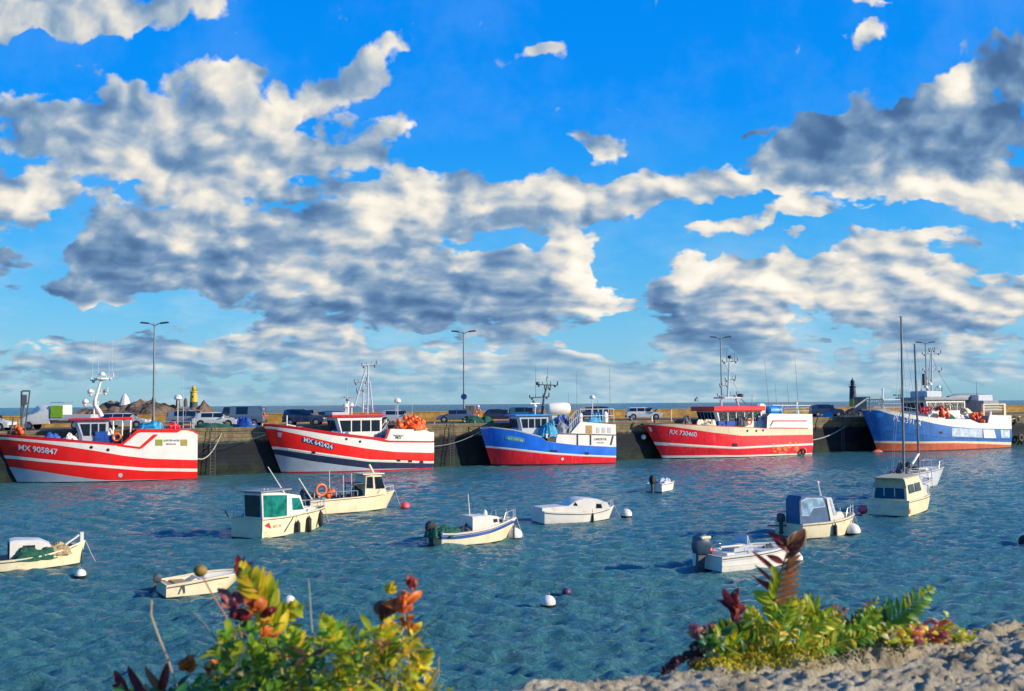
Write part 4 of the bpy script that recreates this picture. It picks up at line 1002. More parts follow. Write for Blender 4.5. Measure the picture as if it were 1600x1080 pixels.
wh, rf = wheelhouse(H, b.x, a.x-.6, 4.2, 2.9, zt, front=5, sides=5, slant=0.5, wall=WHITE, roofm=GREY, over=0.35, roofh=.4, winz=(0.62, 0.92))
mb = MB(); c0 = S5(620, 80); mb.box((c0.x, 0, zt+.8), (3.2, 2.8, .9), bev=.15); mb.build('roof_box', LGREY, rf)
z5 = Zm(1260, 480, 4.153); T5 = lambda zx, zy, ly=0.0: H.px(*z5(zx, zy), ly)
mb = MB(); mb.tube([T5(812, 560), T5(814, 282)], [.16, .09], 7); mb.tube([T5(790, 560), T5(806, 300)], .07, 6)
for k in range(9): mb.tube([T5(792+k*1.5, 545-27*k), T5(812, 530-27*k)], .035, 5)
ms_ = mb.build('mast', LGREY, H.root)
masthead(H, [(T5(752, 306), T5(872, 300)), (T5(755, 412), T5(878, 412)), (T5(795, 280), T5(832, 280)), (T5(770, 470), T5(815, 470)), (T5(745, 545), T5(880, 540))], m=GREY, parent=ms_)
p = T5(765, 470); mb = MB(); mb.box(p, (.5, .4, 1.6), bev=.05); mb.build('antenna_pod', DGREY, ms_)
for q in ((775, 520), (858, 520), (800, 500)): p = T5(*q); dome(H, (p.x, 0, p.z), .3, parent=ms_)
mb = MB(); mb.tube([T5(818, 330), T5(860, 430), T5(945, 560)], .025, 4); mb.build('stay_wire', DGREY, H.root)
mb = MB(); p = S5(1010, 75); mb.lathe((p.x, 0, p.z), [(.1, -4.0), (.5, -4.0), (.62, -1.2), (.6, 2.0), (.3, 3.6), (.1, 3.7)], 14, axis='X'); mb.build('net_drum', GREY, H.root, smooth=True)
mb = MB(); p = S5(1110, 80); mb.box((p.x, 0, p.z), (3.2, 3.4, .9), bev=.1); mb.build('winch_housing', LGREY, H.root)
mb = MB(); p, q = S5(1030, 160), S5(1190, 160); mb.box(((p.x+q.x)/2, 0, p.z), (abs(p.x-q.x), 5.2, 1.6), bev=.1); mb.build('aft_deckhouse', GREY, H.root)
mb = MB()
zd = S5(1300, 250, 2).z; ztp = S5(1300, 140, 2).z
for yy in (-2.7, 2.7):
    mb = MB()
    for xx in (1400, 1190): q = S5(xx, 200, yy); mb.box((q.x, yy, (zd+ztp)/2), (.45 if xx == 1400 else .2, .3, ztp-zd))
    for zz in (142, 170, 198): q, w_ = S5(1190, zz, 2.7), S5(1415, zz, 2.7); mb.tube([(q.x, yy, q.z), (w_.x, yy, q.z)], .1 if zz == 142 else .06, 6)
    mb.build('gantry_side', CREAM, H.root)
mb = MB(); q = S5(1400, 142, 2.7); mb.box((q.x, 0, q.z), (.4, 5.2, .3)); mb.build('gantry_beam', CREAM, H.root)
mb = MB(); p = S5(1242, 265, 2.2); mb.lathe((p.x, 2.4, S5(1242, 330, 2.4).z), [(.1, 0), (.28, 0), (.3, 1.6), (.36, 1.7), (.1, 1.7)], 10); mb.build('deck_vent', WHITE, H.root)
rg5 = random.Random(31)
for (cx_, cy_, w_, h_, n_, m_) in ((600, 208, 80, 50, 10, RED), (795, 215, 90, 90, 14, ORANGE), (1130, 265, 100, 60, 12, ORANGE), (1190, 320, 50, 40, 5, ORANGE)):
    for k in range(n_):
        p = S5(cx_+rg5.uniform(-.5, .5)*w_, cy_+rg5.uniform(-.5, .5)*h_, rg5.uniform(2.2, 3.2)); float_ball(H.root, p, rg5.uniform(.22, .32), m_ if rg5.random() > .25 else DRED)
for k, (cx_, cy_, sx, sz, m_) in enumerate(((810, 240, 3.0, 1.2, NET), (950, 240, 3.0, 1.0, LGREY), (1000, 190, 2.5, .9, CREAM), (960, 180, 1.4, 1.0, DGREY))):
    p = S5(cx_, cy_, 1.6); heap(H.root, 'net_heap', (p.x, p.y, p.z-sz*.6), (sx, 1.8, sz), m_, 40+k)
mb = MB(); p, q = S5(70, 120, 1.5), S5(185, 120, 1.5); zb_ = S5(120, 185, 1.5).z-.4; zt_ = S5(120, 68, 1.5).z
for yy in (-1.3, 1.3):
    for xx in (p.x, q.x): mb.tube([(xx, yy, zb_), (xx, yy, zt_)], .07, 6)
mb.box(((p.x+q.x)/2, 0, zt_), (abs(p.x-q.x)+.3, 3.0, .12)); mb.box(((p.x+q.x)/2, -1.3, (zb_+zt_)/2), (abs(p.x-q.x), .06, zt_-zb_)); mb.build('foredeck_shelter', GREY, H.root)
p, q = S5(200, 120, 1.5), S5(370, 120, 1.5); mb = MB()
mb.box(((p.x+q.x)/2, 0, zt_-.3), (abs(p.x-q.x), 2.8, .1))
for k in range(9):
    xx = p.x+(q.x-p.x)*k/8
    for yy in (-1.4, 1.4): mb.tube([(xx, yy, zb_-.2), (xx, yy, zt_-.3)], .035, 5)
for zz in (.3, .55, .8):
    for yy in (-1.4, 1.4): h_ = zb_+(zt_-zb_)*zz; mb.tube([(p.x, yy, h_), (q.x, yy, h_)], .03, 5)
mb.build('net_cage', LGREY, H.root)
mb = MB(); p = S5(192, 185, 0); mb.tube([(p.x, 0, p.z-.6), (p.x, 0, S5(192, 0, 0).z)], .11, 8); mb.ball((p.x, 0, S5(192, -8, 0).z), .16, 8); mb.build('foremast', WHITE, H.root)
mb = MB(); p = S5(345, 48); mb.box(p, (1.5, .5, .15)); mb.tube([(p.x, 0, zt_-.3), (p.x, 0, p.z)], .06, 6); mb.build('scanner_arm', DGREY, H.root)
for (zx, y0, y1) in ((347, 48, -60), (1110, 20, -110), (560, 60, -150), (760, 60, -60)): p = S5(zx, y0); q = S5(zx, y1); antenna(H, p.x, 0.3, p.z-.3, q.z-p.z, r=0.03, m=GREY)
rail(H, [(S5(410, 225, 3).x, 2.6, S5(410, 225, 3).z-.5), (S5(540, 250, 3).x, 2.9, S5(540, 250, 3).z-.5)], 1.3, .035)
H5 = H
# ------------------------------------------------------------------ small boats
def lift(H, pts, ly):
    return [(lambda p: (p.x, p.z))(H.px(x, y, ly)) for x, y in pts]
def cabin(H, pts, w, m, name='cabin', roofm=None, y0=0.0, taper=0.12):
    """pts: outline pixels of the near side; extruded across the boat with slightly rounded shoulders"""
    P_ = lift(H, pts, y0+H.near*w/2); zc = max(p[1] for p in P_)
    mb = MB(); rows = []
    for yy, k in ((-w/2, 0), (-w/2+.08, 1), (w/2-.08, 1), (w/2, 0)):
        rows.append([(x, y0+yy, zz-(0.0 if k else (0.05 if zz > zc-.12 else 0))) for x, zz in P_])
    mb.grid(rows, True, True); return mb.build(name, m, H.root, smooth=True, angle=30)
def side_glass(H, pts, w, parent, m=GLASS, name='window', both=True, y0=0.0):
    P_ = lift(H, pts, y0+H.near*w/2); out = None
    cx = sum(p[0] for p in P_)/len(P_); cz = sum(p[1] for p in P_)/len(P_)
    for sg in ((1, -1) if both else (1,)):
        mb = MB(); yy = y0+H.near*sg*(w/2); e = .035
        fr = [(x+math.copysign(e, x-cx), zz+math.copysign(e, zz-cz)) for x, zz in P_]
        mb.grid([[(x, yy+H.near*sg*.010, zz) for x, zz in fr], [(x, yy-H.near*sg*.02, zz) for x, zz in fr]], True, True); mb.build('window_frame', DGREY if m is GLASS else LGREY, parent)
        mb = MB()
        mb.grid([[(x, yy+H.near*sg*.018, z) for x, z in P_], [(x, yy-H.near*sg*.02, z) for x, z in P_]], True, True)
        out = mb.build(name, m, parent)
    return out
def cross_glass(H, x0, z0, x1, z1, ya, yb, parent, m=GLASS, name='window', th=.02):
    """pane lying across the boat, leaning from (x0,z0) to (x1,z1)"""
    mb = MB(); rows = []
    for o in (th, -th): rows.append([(x0+o, ya, z0), (x0+o, yb, z0), (x1+o, yb, z1), (x1+o, ya, z1)])
    mb.grid(rows, True, True); return mb.build(name, m, parent)
def outboard(H, m=DGREY, k=1.0, y=0.0, tilt=0.0, cap=None):
    z0 = interp([(0, H.top[0])], 0); rt = Matrix.Rotation(tilt, 3, 'Y')
    root = H.root
    def T(p): v = rt @ Vector(p); return (v.x-0.12, v.y+y, v.z+z0)
    mb = MB(); prof = [(-.30, 0.02), (-.38, .22), (-.34, .48), (-.16, .58), (.06, .52), (.12, .28), (.08, .04)]
    rows = []
    for yy, s in ((-.17, .75), (-.12, 1), (.12, 1), (.17, .75)): rows.append([T((x*k*(s if s < 1 else 1), yy*k, (.3+(zz-.3)*s)*k)) for x, zz in prof])
    mb.grid(rows, True, True); eng = mb.build('outboard_motor', m, root, smooth=True)
    mb = MB(); rows = [[T((x*k, yy*k, zz*k)) for x, zz in ((-.24, .04), (0.0, .04), (-.02, -.75), (-.2, -.75))] for yy in (-.06, .06)]
    mb.grid(rows, True, True); mb.tube([T((.05*k, 0, .2*k)), T((.42*k, 0.05, .32*k))], .022, 6); mb.tube([T((-.30*k, 0, -.62*k)), T((.05*k, 0, -.62*k))], .055*k, 8)
    mb.build('motor_leg', cap or DGREY, eng)
    return eng
def fender(H, px, py, h=.5, m=BLACK, r=.1, name='fender'):
    p = H.side(px, py); y = H.near*(H.y(p[0], p[1])+r)
    mb = MB(); mb.lathe((p[0], y, p[1]), [(r*.3, -h/2), (r, -h/2+r), (r, h/2-r), (r*.3, h/2), (r*.2, h/2+.05)], 10); mb.tube([(p[0], y, p[1]+h/2), (p[0], y-H.near*r, p[1]+h/2+.25)], .012, 4)
    return mb.build(name, m, H.root, smooth=True)
def bow_rail(H, u0=.78, h=.4, m=STEEL, r=.02, name='bow_rail'):
    mb = MB(); pts = []
    us = [u0+(0.985-u0)*k/8 for k in range(9)]
    i = lambda u: min(range(len(H.us)), key=lambda j: abs(H.us[j]-u))
    f = lambda u, sg, dz: (H.xu(H.us[i(u)], H.top[i(u)])-.03, sg*max(0.03, H.hb(H.us[i(u)], H.top[i(u)])-.05), H.top[i(u)]+dz)
    path = [f(us[0], -1, 0.02)]+[f(u, -1, h) for u in us[1:]]+[f(u, 1, h) for u in us[:0:-1]]+[f(us[0], 1, .02)]
    mb.tube(path, r, 6)
    for u in (us[3], us[6], us[8]):
        for sg in (1, -1): mb.tube([f(u, sg, 0), f(u, sg, h)], r*.9, 5)
    return mb.build(name, m, H.root, smooth=True)
def thwart(H, u, w=.22, dz=-.12, m=INNER, name='thwart'):
    i = min(range(len(H.us)), key=lambda j: abs(H.us[j]-u)); y = H.hb(H.us[i], H.top[i]-.1)-.05
    mb = MB(); mb.box((H.xu(H.us[i], .3), 0, H.top[i]+dz), (w, 2*y, .04)); return mb.build(name, m, H.root)
GB = 'small boats at their moorings'
def boat(name, label, cat, stern, bow, B, sheer, bands=None, deckm=INNER, innerm=INNER, drop=.35, hullm=PWHITE, boot=True, rim=True, rimm=None, n=26, u1=.985, decku=None, **kw):
    H = ship_from_px(name, stern, bow, B, near=-1, **kw); tag(H.root, label, cat, GB)
    sc = H.curve(sheer); H.sheer = sc
    bl = [(BOOT, [(0, .05), (20, .06)])] if boot else []
    if bands:
        for m_, off in bands: bl.append((m_, [(x, zz-off) for x, zz in sc]))
    bl.append((hullm, sc)) if not bands else None
    H.shell('hull', bl, n=n, zbot=-.3)
    H.deck('deck', deckm, drop, inset=.05, inner=innerm, u1=u1)
    if rim: H.rim('gunwale', rimm or hullm, w=.09, t=.05)
    H.stripe('rubbing_strake', DGREY, [(x, zz-.07) for x, zz in sc], .035, .03, H.L*.97, off=.02)
    mb = MB(); L_ = H.L; t_ = H.top[-3]
    for q in (.93,): i = min(range(len(H.us)), key=lambda j: abs(H.us[j]-q)); mb.box((H.xu(H.us[i], H.top[i]), 0, H.top[i]+.03), (.22, .05, .05)); mb.tube([(H.xu(H.us[i], H.top[i])-.04, 0, H.top[i]-.05), (H.xu(H.us[i], H.top[i])-.04, 0, H.top[i]+.03)], .03, 6)
    mb.build('mooring_cleat', STEEL, H.root)
    x0 = H.xu(1.0, H.top[-1]); mb = MB(); mb.tube([(x0-.25, -.02, H.top[-1]+.03), (x0+.02, -.02, H.top[-1]-.02), (x0+.22, -.05, H.top[-1]*.45), (x0+.5, -.08, -.15)], .018, 5); mb.build('mooring_line', ROPE, H.root, smooth=True)
    return H

# A: cream double-ender at the left edge
z = Zm(0, 800, 4)
A_ = lambda pts: [z(*p) for p in pts]
H = boat('fishing_launch', 'cream wooden launch with white cuddy and heaped nets, cut off by the left edge', 'boat', (-62, 898), (124, 881), 2.1,
 A_([(-240, 320), (0, 312), (130, 298), (280, 272), (400, 236), (512, 185)]), hullm=YWHITE, rake=.35, zb=1.5, pw=(1.7, 2.2), aft=.35, drop=.45)
cb = cabin(H, A_([(60, 300), (62, 186), (98, 178), (250, 180), (318, 208), (322, 270), (300, 300)]), 1.3, PWHITE)
mb = MB(); q = lift(H, A_([(100, 285), (100, 190)]), 0); cross_glass(H, q[0][0]-.28, q[0][1]-.1, q[1][0]-.28, q[1][1], -.4, .4, cb, m=DGREY, name='cabin_door', th=.03)
side_glass(H, A_([(150, 215), (215, 212), (215, 235), (150, 240)]), 1.3, cb)
p = H.px(*z(200, 300), -.75); heap(H.root, 'net_heap', (p.x, p.y, p.z), (1.7, .6, .55), NET, 51)
p = H.px(*z(320, 265), -.35); heap(H.root, 'net_heap', (p.x, p.y, p.z), (1.3, .7, .5), M('beige_net', (.45, .34, .18), .9, var=.5, scale=14, bump=1, bscale=40), 52)
mb = MB(); mb.tube([H.px(*z(385, 232), -.3), H.px(*z(430, 190), -.2), H.px(*z(495, 145), 0)], .035, 6); mb.tube([H.px(*z(385, 222), .3), H.px(*z(430, 180), .2), H.px(*z(495, 140), 0)], .035, 6); mb.build('bow_rail', PWHITE, H.root)
mb = MB(); p = H.px(*z(512, 200), 0); q = H.px(*z(512, 132), 0); mb.box(((p.x+q.x)/2, 0, (p.z+q.z)/2), (.14, .12, q.z-p.z+.1)); mb.build('stem_post', PWHITE, H.root)
mb = MB(); mb.tube([H.px(*z(512, 195), -.05), H.px(*z(514, 300), -.05), H.px(*z(512, 345), 0)], .035, 6); mb.build('mooring_rope', DGREY, H.root)
# B: open scow with small outboard
H = boat('open_punt', 'open flat cream punt with small outboard and tan board, behind the brown seed head', 'boat', (258.8, 935.8), (352, 921), 1.6,
 A_([(1035, 465), (1200, 438), (1350, 408), (1500, 368)]), hullm=YWHITE, rake=.95, zb=.75, pw=(2.4, 3.2), q=(.6, .4), aft=.05, drop=.32, um=.5, deckm=PWHITE, innerm=PWHITE)
thwart(H, .28, .45, -.10, TAN); thwart(H, .12, .25, -.10, TAN); thwart(H, .62, .3, -.08, PWHITE)
outboard(H, DGREY, .55, y=.1, tilt=.5); p = H.side(*z(1130, 488)); H.patch('hull_badge', DGREY, [(p[0]-.1, p[1]-.14), (p[0]-.05, p[1]-.14), (p[0]+.06, p[1]+.14), (p[0]-.0, p[1]+.12)], off=.012, res=2); H.patch('hull_badge', DGREY, [(p[0]+.1, p[1]-.14), (p[0]+.15, p[1]-.1), (p[0]+.13, p[1]+.14), (p[0]+.03, p[1]+.12)], off=.014, res=2)
# C: cabin boat with green side window
z = Zm(340, 750, 8.889)
H = boat('cabin_boat', 'white cabin boat with big green tinted windows and black fenders', 'boat', (407.5, 843.4), (498, 823), 2.4,
 A_([(600, 545), (800, 525), (1000, 500), (1200, 455), (1430, 400)]), hullm=YWHITE, rake=.5, zb=1.3, pw=(1.8, 2.6), drop=.25, deckm=PWHITE, innerm=PWHITE)
w_ = 1.25; y0_ = -.5
cb = cabin(H, A_([(625, 545), (610, 190), (700, 168), (900, 172), (985, 190), (1150, 215), (1210, 420), (1215, 480)]), w_, PWHITE, name='wheelhouse', y0=y0_)
side_glass(H, A_([(640, 520), (630, 215), (960, 210), (960, 515)]), w_, cb, GREENGL, y0=y0_)
side_glass(H, A_([(1040, 420), (1030, 250), (1130, 250), (1195, 405)]), w_, cb, GREENGL, y0=y0_)
q = lift(H, A_([(625, 520), (612, 220)]), y0_-w_/2)
cross_glass(H, q[0][0]-.02, q[0][1], q[1][0]-.02, q[1][1], y0_-.5, y0_+.5, cb, m=GLASS)
mb = MB(); q = lift(H, A_([(605, 180), (1000, 178)]), y0_-w_/2); mb.box(((q[0][0]+q[1][0])/2, y0_, q[0][1]+.03), (abs(q[1][0]-q[0][0])+.2, w_+.16, .07), bev=.02); mb.build('roof', GREY, cb)
for x_ in (645, 695, 765): p = H.px(*z(x_, 150), y0_); mb = MB(); mb.tube([(p.x, y0_, p.z-.3), (p.x, y0_, p.z+.1)], .045, 7); mb.build('roof_light', PWHITE, cb)
mb = MB(); mb.tube([H.px(*z(930, 185), -.3), H.px(*z(700, -180), -.3)], [.035, .02], 6); mb.build('outrigger_pole', PWHITE, H.root); mb = MB(); mb.tube([H.px(*z(985, 190), .3), H.px(*z(870, -70), .3)], [.035, .02], 6); mb.build('outrigger_pole', DGREY, H.root)
for q in ((1090, 680), (1245, 620), (1405, 540)): fender(H, *z(*q), h=.85, r=.13)
H.patch('red_pennant', RED, [H.side(*z(*q)) for q in ((645, 640), (745, 680), (715, 590))], off=.012, res=3)
H.text('registration_lettering', 'MX 79', M('faded_red_lettering', (.6, .2, .12), .6), H.side(*z(770, 668)), H.side(*z(880, 655)), off=.015)
bow_rail(H, .6, .35)
mb = MB(); mb.tube([H.px(*z(150, 520), .9), H.px(*z(105, 425), .9)], .03, 5); mb.build('deck_pole', DGREY, H.root)
mb = MB()
for x_ in (985, 1120, 1240): mb.tube([H.side(*z(x_+60, 520))[0:1]+(-H.y(*H.side(*z(x_+60, 520)))-.03, H.side(*z(x_+60, 520))[1]), (H.side(*z(x_-60, 720))[0], -H.y(*H.side(*z(x_-60, 720)))-.03, H.side(*z(x_-60, 720))[1])], .025, 5) if x_ == 985 else None
mb.build('hanging_rope', DGREY, H.root)
rail(H, [(.1, 1.0, H.top[0]), (.1, .2, H.top[0])], .35, .02, bars=1)
p_ = H.px(*z(250, 520), .5); heap(H.root, 'rope_coil', (.7, .7, H.top[0]-.2), (.7, .5, .35), ROPE, 301)
# D: old work boat
z = Zm(320, 720, 4.706)
H = boat('work_boat', 'old stained cream work boat with cabin at the bow and orange lifebuoy', 'boat', (484, 806), (603, 794.5), 2.3,
 A_([(770, 300), (900, 288), (1100, 270), (1240, 255), (1430, 212)]), hullm=CREAM, rake=.9, zb=1.6, pw=(2.0, 2.8), drop=.5, deckm=GREY, innerm=GREY, aft=.06)
w_ = 1.5
cb = cabin(H, A_([(1178, 262), (1185, 112), (1225, 100), (1300, 105), (1335, 225), (1338, 250)]), w_, CREAM, name='wheelhouse')
side_glass(H, A_([(1258, 205), (1250, 122), (1298, 120), (1322, 200)]), w_, cb, GLASS); side_glass(H, A_([(1190, 200), (1195, 122), (1232, 120), (1236, 200)]), w_, cb, GLASS)
mb = MB(); q = lift(H, A_([(1175, 104), (1305, 98)]), -w_/2); mb.box(((q[0][0]+q[1][0])/2, 0, q[0][1]+.03), (abs(q[1][0]-q[0][0])+.25, w_+.15, .07)); mb.build('roof', CREAM, cb)
mb = MB(); mb.tube([H.px(*z(1245, 100), 0), H.px(*z(1208, 28), 0)], .08, 7); mb.build('mast_stub', CREAM, cb)
mb = MB(); q = lift(H, A_([(1095, 170), (1185, 168)]), -.6)
mb.box(((q[0][0]+q[1][0])/2, 0, q[0][1]), (abs(q[1][0]-q[0][0]), 1.4, .06))
for yy in (-.6, .6): mb.tube([(q[0][0], yy, q[0][1]), (q[0][0], yy, .5)], .03, 5)
mb.build('canopy', DGREY, H.root)
p = H.px(*z(855, 215), -1.0); life_ring(H.root, p, .42)
for q_, s_ in (((920, 240), .22), ((940, 225), .18), ((905, 255), .2)): p = H.px(*z(*q_), -.7); float_ball(H.root, p, s_, ORANGE)
mb = MB()
for x_, y_, y2 in ((918, 70, 290), (1020, 105, 280), (1080, 92, 280)): mb.tube([H.px(*z(x_, y2), -.5), H.px(*z(x_-2, y_), -.5)], .03, 5); mb.build('deck_pole', LGREY, H.root); mb = MB()
mb.tube([H.px(*z(790, 290), -.9), H.px(*z(690, 130), -.9)], .04, 6); mb.build('outrigger_pole', PWHITE, H.root)
p = H.px(*z(770, 270), -.3); heap(H.root, 'net_heap', (p.x, p.y, .6), (1.4, 1.5, .9), DGREY, 61); p = H.px(*z(1010, 260), -.3); heap(H.root, 'net_heap', (p.x, p.y, .7), (.6, .6, .5), DGREY, 62); p = H.px(*z(1130, 230), 0); heap(H.root, 'net_heap', (p.x, p.y, .7), (1.0, 1.0, .8), DGREY, 63)
rail(H, [(H.L*.05, -1.0, 1.05), (H.L*.55, -1.1, 1.05)], .3, .025, bars=1)
bow_rail(H, .8, .35, m=LGREY)
# E: blue striped boat
z = Zm(630, 740, 3.636)
H = boat('day_boat', 'white day boat with a blue stripe under the gunwale and dark outboard', 'boat', (689, 855.5), (796, 842), 1.95,
 A_([(150, 345), (300, 343), (400, 330), (500, 308), (620, 258)]), bands=[(YWHITE, .26), (M('stripe_blue', (.02, .08, .3), .4), .11), (PWHITE, 0)], rake=.45, zb=1.2, pw=(1.7, 2.4), aft=.25, deckm=PWHITE, innerm=PWHITE)
cb = cabin(H, A_([(395, 325), (395, 245), (500, 238), (545, 245), (582, 285), (585, 300), (500, 325)]), 1.2, PWHITE)
side_glass(H, A_([(515, 262), (530, 260), (535, 272), (517, 275)]), 1.2, cb); side_glass(H, A_([(545, 262), (555, 262), (565, 275), (550, 275)]), 1.2, cb)
mb = MB(); mb.tube([H.px(*z(383, 300), .2), H.px(*z(368, 118), .2)], [.035, .02], 6); mb.build('pole_mast', PWHITE, H.root)
p = H.px(*z(465, 228), 0); mb = MB(); mb.lathe((p.x, 0, p.z), [(.03, -.15), (.12, -.1), (.1, .1), (.02, .2)], 10); mb.build('cabin_vent', PWHITE, cb)
p = H.px(*z(260, 335), -.2); heap(H.root, 'net_heap', (p.x, p.y, .45), (1.7, 1.2, .5), NET, 71); p = H.px(*z(170, 335), -.2); heap(H.root, 'net_heap', (p.x, p.y, .45), (.7, 1.0, .5), NET, 72)
p = H.px(*z(350, 305), -.2); heap(H.root, 'net_heap', (p.x, p.y, .5), (.7, .8, .45), DGREY, 73)
bow_rail(H, .8, .42); outboard(H, BLACK, .95, y=-.1)
mb = MB(); mb.tube([(.05, -.8, H.top[0]), (.05, .8, H.top[0])], .05, 6); mb.build('stern_roller', LGREY, H.root)
# F: white covered boat
H = boat('covered_boat', 'plain white boat with a low moulded cabin and no stripe, left of a white buoy', 'boat', (850, 820), (951, 811.5), 2.1,
 A_([(768, 216), (870, 224), (1000, 226), (1080, 222), (1150, 205), (1212, 178)]), hullm=PWHITE, rake=.55, zb=1.2, pw=(1.8, 2.6), drop=.1, deckm=PWHITE, innerm=PWHITE)
cb = cabin(H, A_([(790, 222), (790, 196), (940, 184), (985, 150), (1035, 140), (1110, 146), (1160, 165), (1180, 200), (1100, 222)]), 1.35, PWHITE)
side_glass(H, A_([(1098, 195), (1100, 174), (1122, 176), (1128, 194)]), 1.35, cb); side_glass(H, A_([(968, 178), (980, 165), (990, 178), (985, 182)]), 1.35, cb)
fender(H, *z(1075, 255), h=.55, r=.06); bow_rail(H, .82, .38)
# G: tender seen from its stern
H = boat('tender', 'small white tender seen from its stern with black hooded outboard', 'boat', (1033, 769.7), (1048, 763.6), 1.4,
 A_([(1465, 62), (1500, 55), (1528, 50)]), hullm=PWHITE, rake=.3, zb=.9, pw=(2, 2.8), aft=.08)
outboard(H, BLACK, 1.15, y=0); p = H.px(*z(1500, 40), 0); heap(H.root, 'tarpaulin', (H.L*.6, 0, .5), (1.6, 1.0, .4), LGREY, 81); thwart(H, .3)
# H: open motor boat with console
z = Zm(1040, 720, 4.706)
H = boat('motor_boat', 'white open motor boat with steering console, windscreen and big tilted outboard', 'boat', (1126, 896), (1229, 879), 2.0,
 A_([(400, 716), (520, 702), (650, 686), (850, 645), (978, 600)]), hullm=PWHITE, rake=.6, zb=1.1, pw=(1.9, 2.7), drop=.28, deckm=PWHITE, innerm=PWHITE, aft=.04)
H.stripe('rubbing_strake', LGREY, [(x, zz-.14) for x, zz in H.sheer], .03, .02, H.L*.95, off=.018); H.stripe('rubbing_strake', PWHITE, [(x, zz*.45) for x, zz in H.sheer], .03, .02, H.L*.9, off=.02)
cb = cabin(H, A_([(500, 700), (508, 640), (560, 612), (640, 612), (655, 690)]), .8, LGREY, name='console')
q = lift(H, A_([(560, 612), (530, 545)]), 0); mb = MB(); mb.box((q[0][0]-.02, 0, (q[0][1]+q[1][1])/2), (.03, .8, q[1][1]-q[0][1])); mb.build('windscreen', M('pale_perspex', (.45, .6, .66), .1), cb)
mb = MB()
for yy in (-.38, .38): mb.tube([(q[0][0]+.12, yy, q[0][1]-.1), (q[0][0], yy, q[1][1])], .02, 5)
mb.tube([(q[0][0], -.38, q[1][1]), (q[0][0], .38, q[1][1])], .02, 5); mb.build('windscreen_frame', STEEL, cb)
mb = MB(); q = H.px(*z(590, 590), 0); mb.torus((q.x-.05, 0, q.z), .16, .02, 16, 6, 'X'); mb.build('steering_wheel', BLACK, cb)
mb = MB(); q = lift(H, A_([(665, 650), (840, 600)]), 0); mb.box(((q[0][0]+q[1][0])/2, 0, .52), (1.5, 1.1, .25), bev=.05); mb.build('bow_cushion', LGREY, H.root)
mb = MB(); mb.box((H.L*.18, 0, .55), (.45, 1.2, .3), bev=.04); mb.build('stern_bench', PWHITE, H.root); mb = MB(); mb.tube([(.3, -.5, .95), (1.4, -.5, .95)], .045, 6); mb.build('boat_hook', YWHITE, H.root)
outboard(H, M('dark_blue_motor', (.03, .06, .10), .35), 1.45, y=0, tilt=.12); mb = MB(); mb.box((-.22, -.1, H.top[0]+.72), (.5, .4, .10), bev=.04); mb.build('motor_cover', YWHITE, H.root)
mb = MB()
for yy in (-.75, .75): mb.box((-.2, yy, .15), (.4, .4, .12))
mb.build('swim_step', PWHITE, H.root) if False else None
heap(H.root, 'rope_coil', (H.L*.8, .2, .62), (.5, .4, .2), DGREY, 302); heap(H.root, 'fuel_tank', (.55, .5, .5), (.5, .35, .35), RED, 303, n=10)
rail(H, [(H.L*.3, -.85, .72), (H.L*.55, -.85, .78)], .16, .018, bars=1)
# I: wheelhouse boat with blue canvas
H = boat('canvas_boat', 'white boat with blue canvas shelter and thin pole, right of the open motor boat', 'boat', (1252.5, 843), (1326, 832), 2.3,
 A_([(1000, 472), (1100, 462), (1200, 453), (1300, 432), (1390, 396)]), hullm=YWHITE, rake=.5, zb=1.4, pw=(1.8, 2.6), drop=.2, deckm=PWHITE, innerm=PWHITE)
w_ = 1.1; y0_ = -.35
cb = cabin(H, A_([(1218, 455), (1185, 275), (1222, 270), (1262, 420), (1262, 440)]), w_, PWHITE, name='wheelhouse', y0=y0_)
side_glass(H, A_([(1235, 400), (1208, 290), (1220, 288), (1250, 395)]), w_, cb, M('pale_perspex', (.45, .6, .66), .1), y0=y0_)
cn = cabin(H, A_([(990, 470), (985, 300), (1000, 262), (1080, 248), (1150, 258), (1188, 280), (1218, 455)]), w_-.1, M('navy_canvas', (.05, .11, .22), .7, var=.2), name='canvas_shelter', y0=y0_)
side_glass(H, A_([(1005, 400), (1000, 300), (1040, 278), (1150, 280), (1170, 335), (1080, 345), (1060, 400)]), w_-.1, cn, M('clear_canvas_window', (.22, .36, .48), .12, var=.4), name='canvas_window', y0=y0_)
cabin(H, A_([(1255, 440), (1258, 378), (1300, 375), (1320, 415), (1322, 430)]), 1.1, PWHITE, name='cuddy')
mb = MB(); mb.tube([H.px(*z(1142, 262), 0), H.px(*z(1118, 162), 0)], .04, 6); p = H.px(*z(1118, 160), 0); mb.ball(p, .09, 8); mb.build('pole_light', PWHITE, H.root)
bow_rail(H, .72, .45); fender(H, *z(1240, 525), h=.8, r=.09)
mb = MB(); p = H.px(*z(960, 470), .3); mb.tube([(p.x, -.2, p.z), H.px(*z(750, 478), .6)], .04, 5); mb.build('tiller', DGREY, H.root); outboard(H, DGREY, .8, y=.3)
mb = MB(); mb.tube([H.px(*z(985, 400), -.6), H.px(*z(1035, 402), -.7), H.px(*z(1062, 465), -.8)], .025, 5); mb.build('grab_rail', STEEL, H.root)
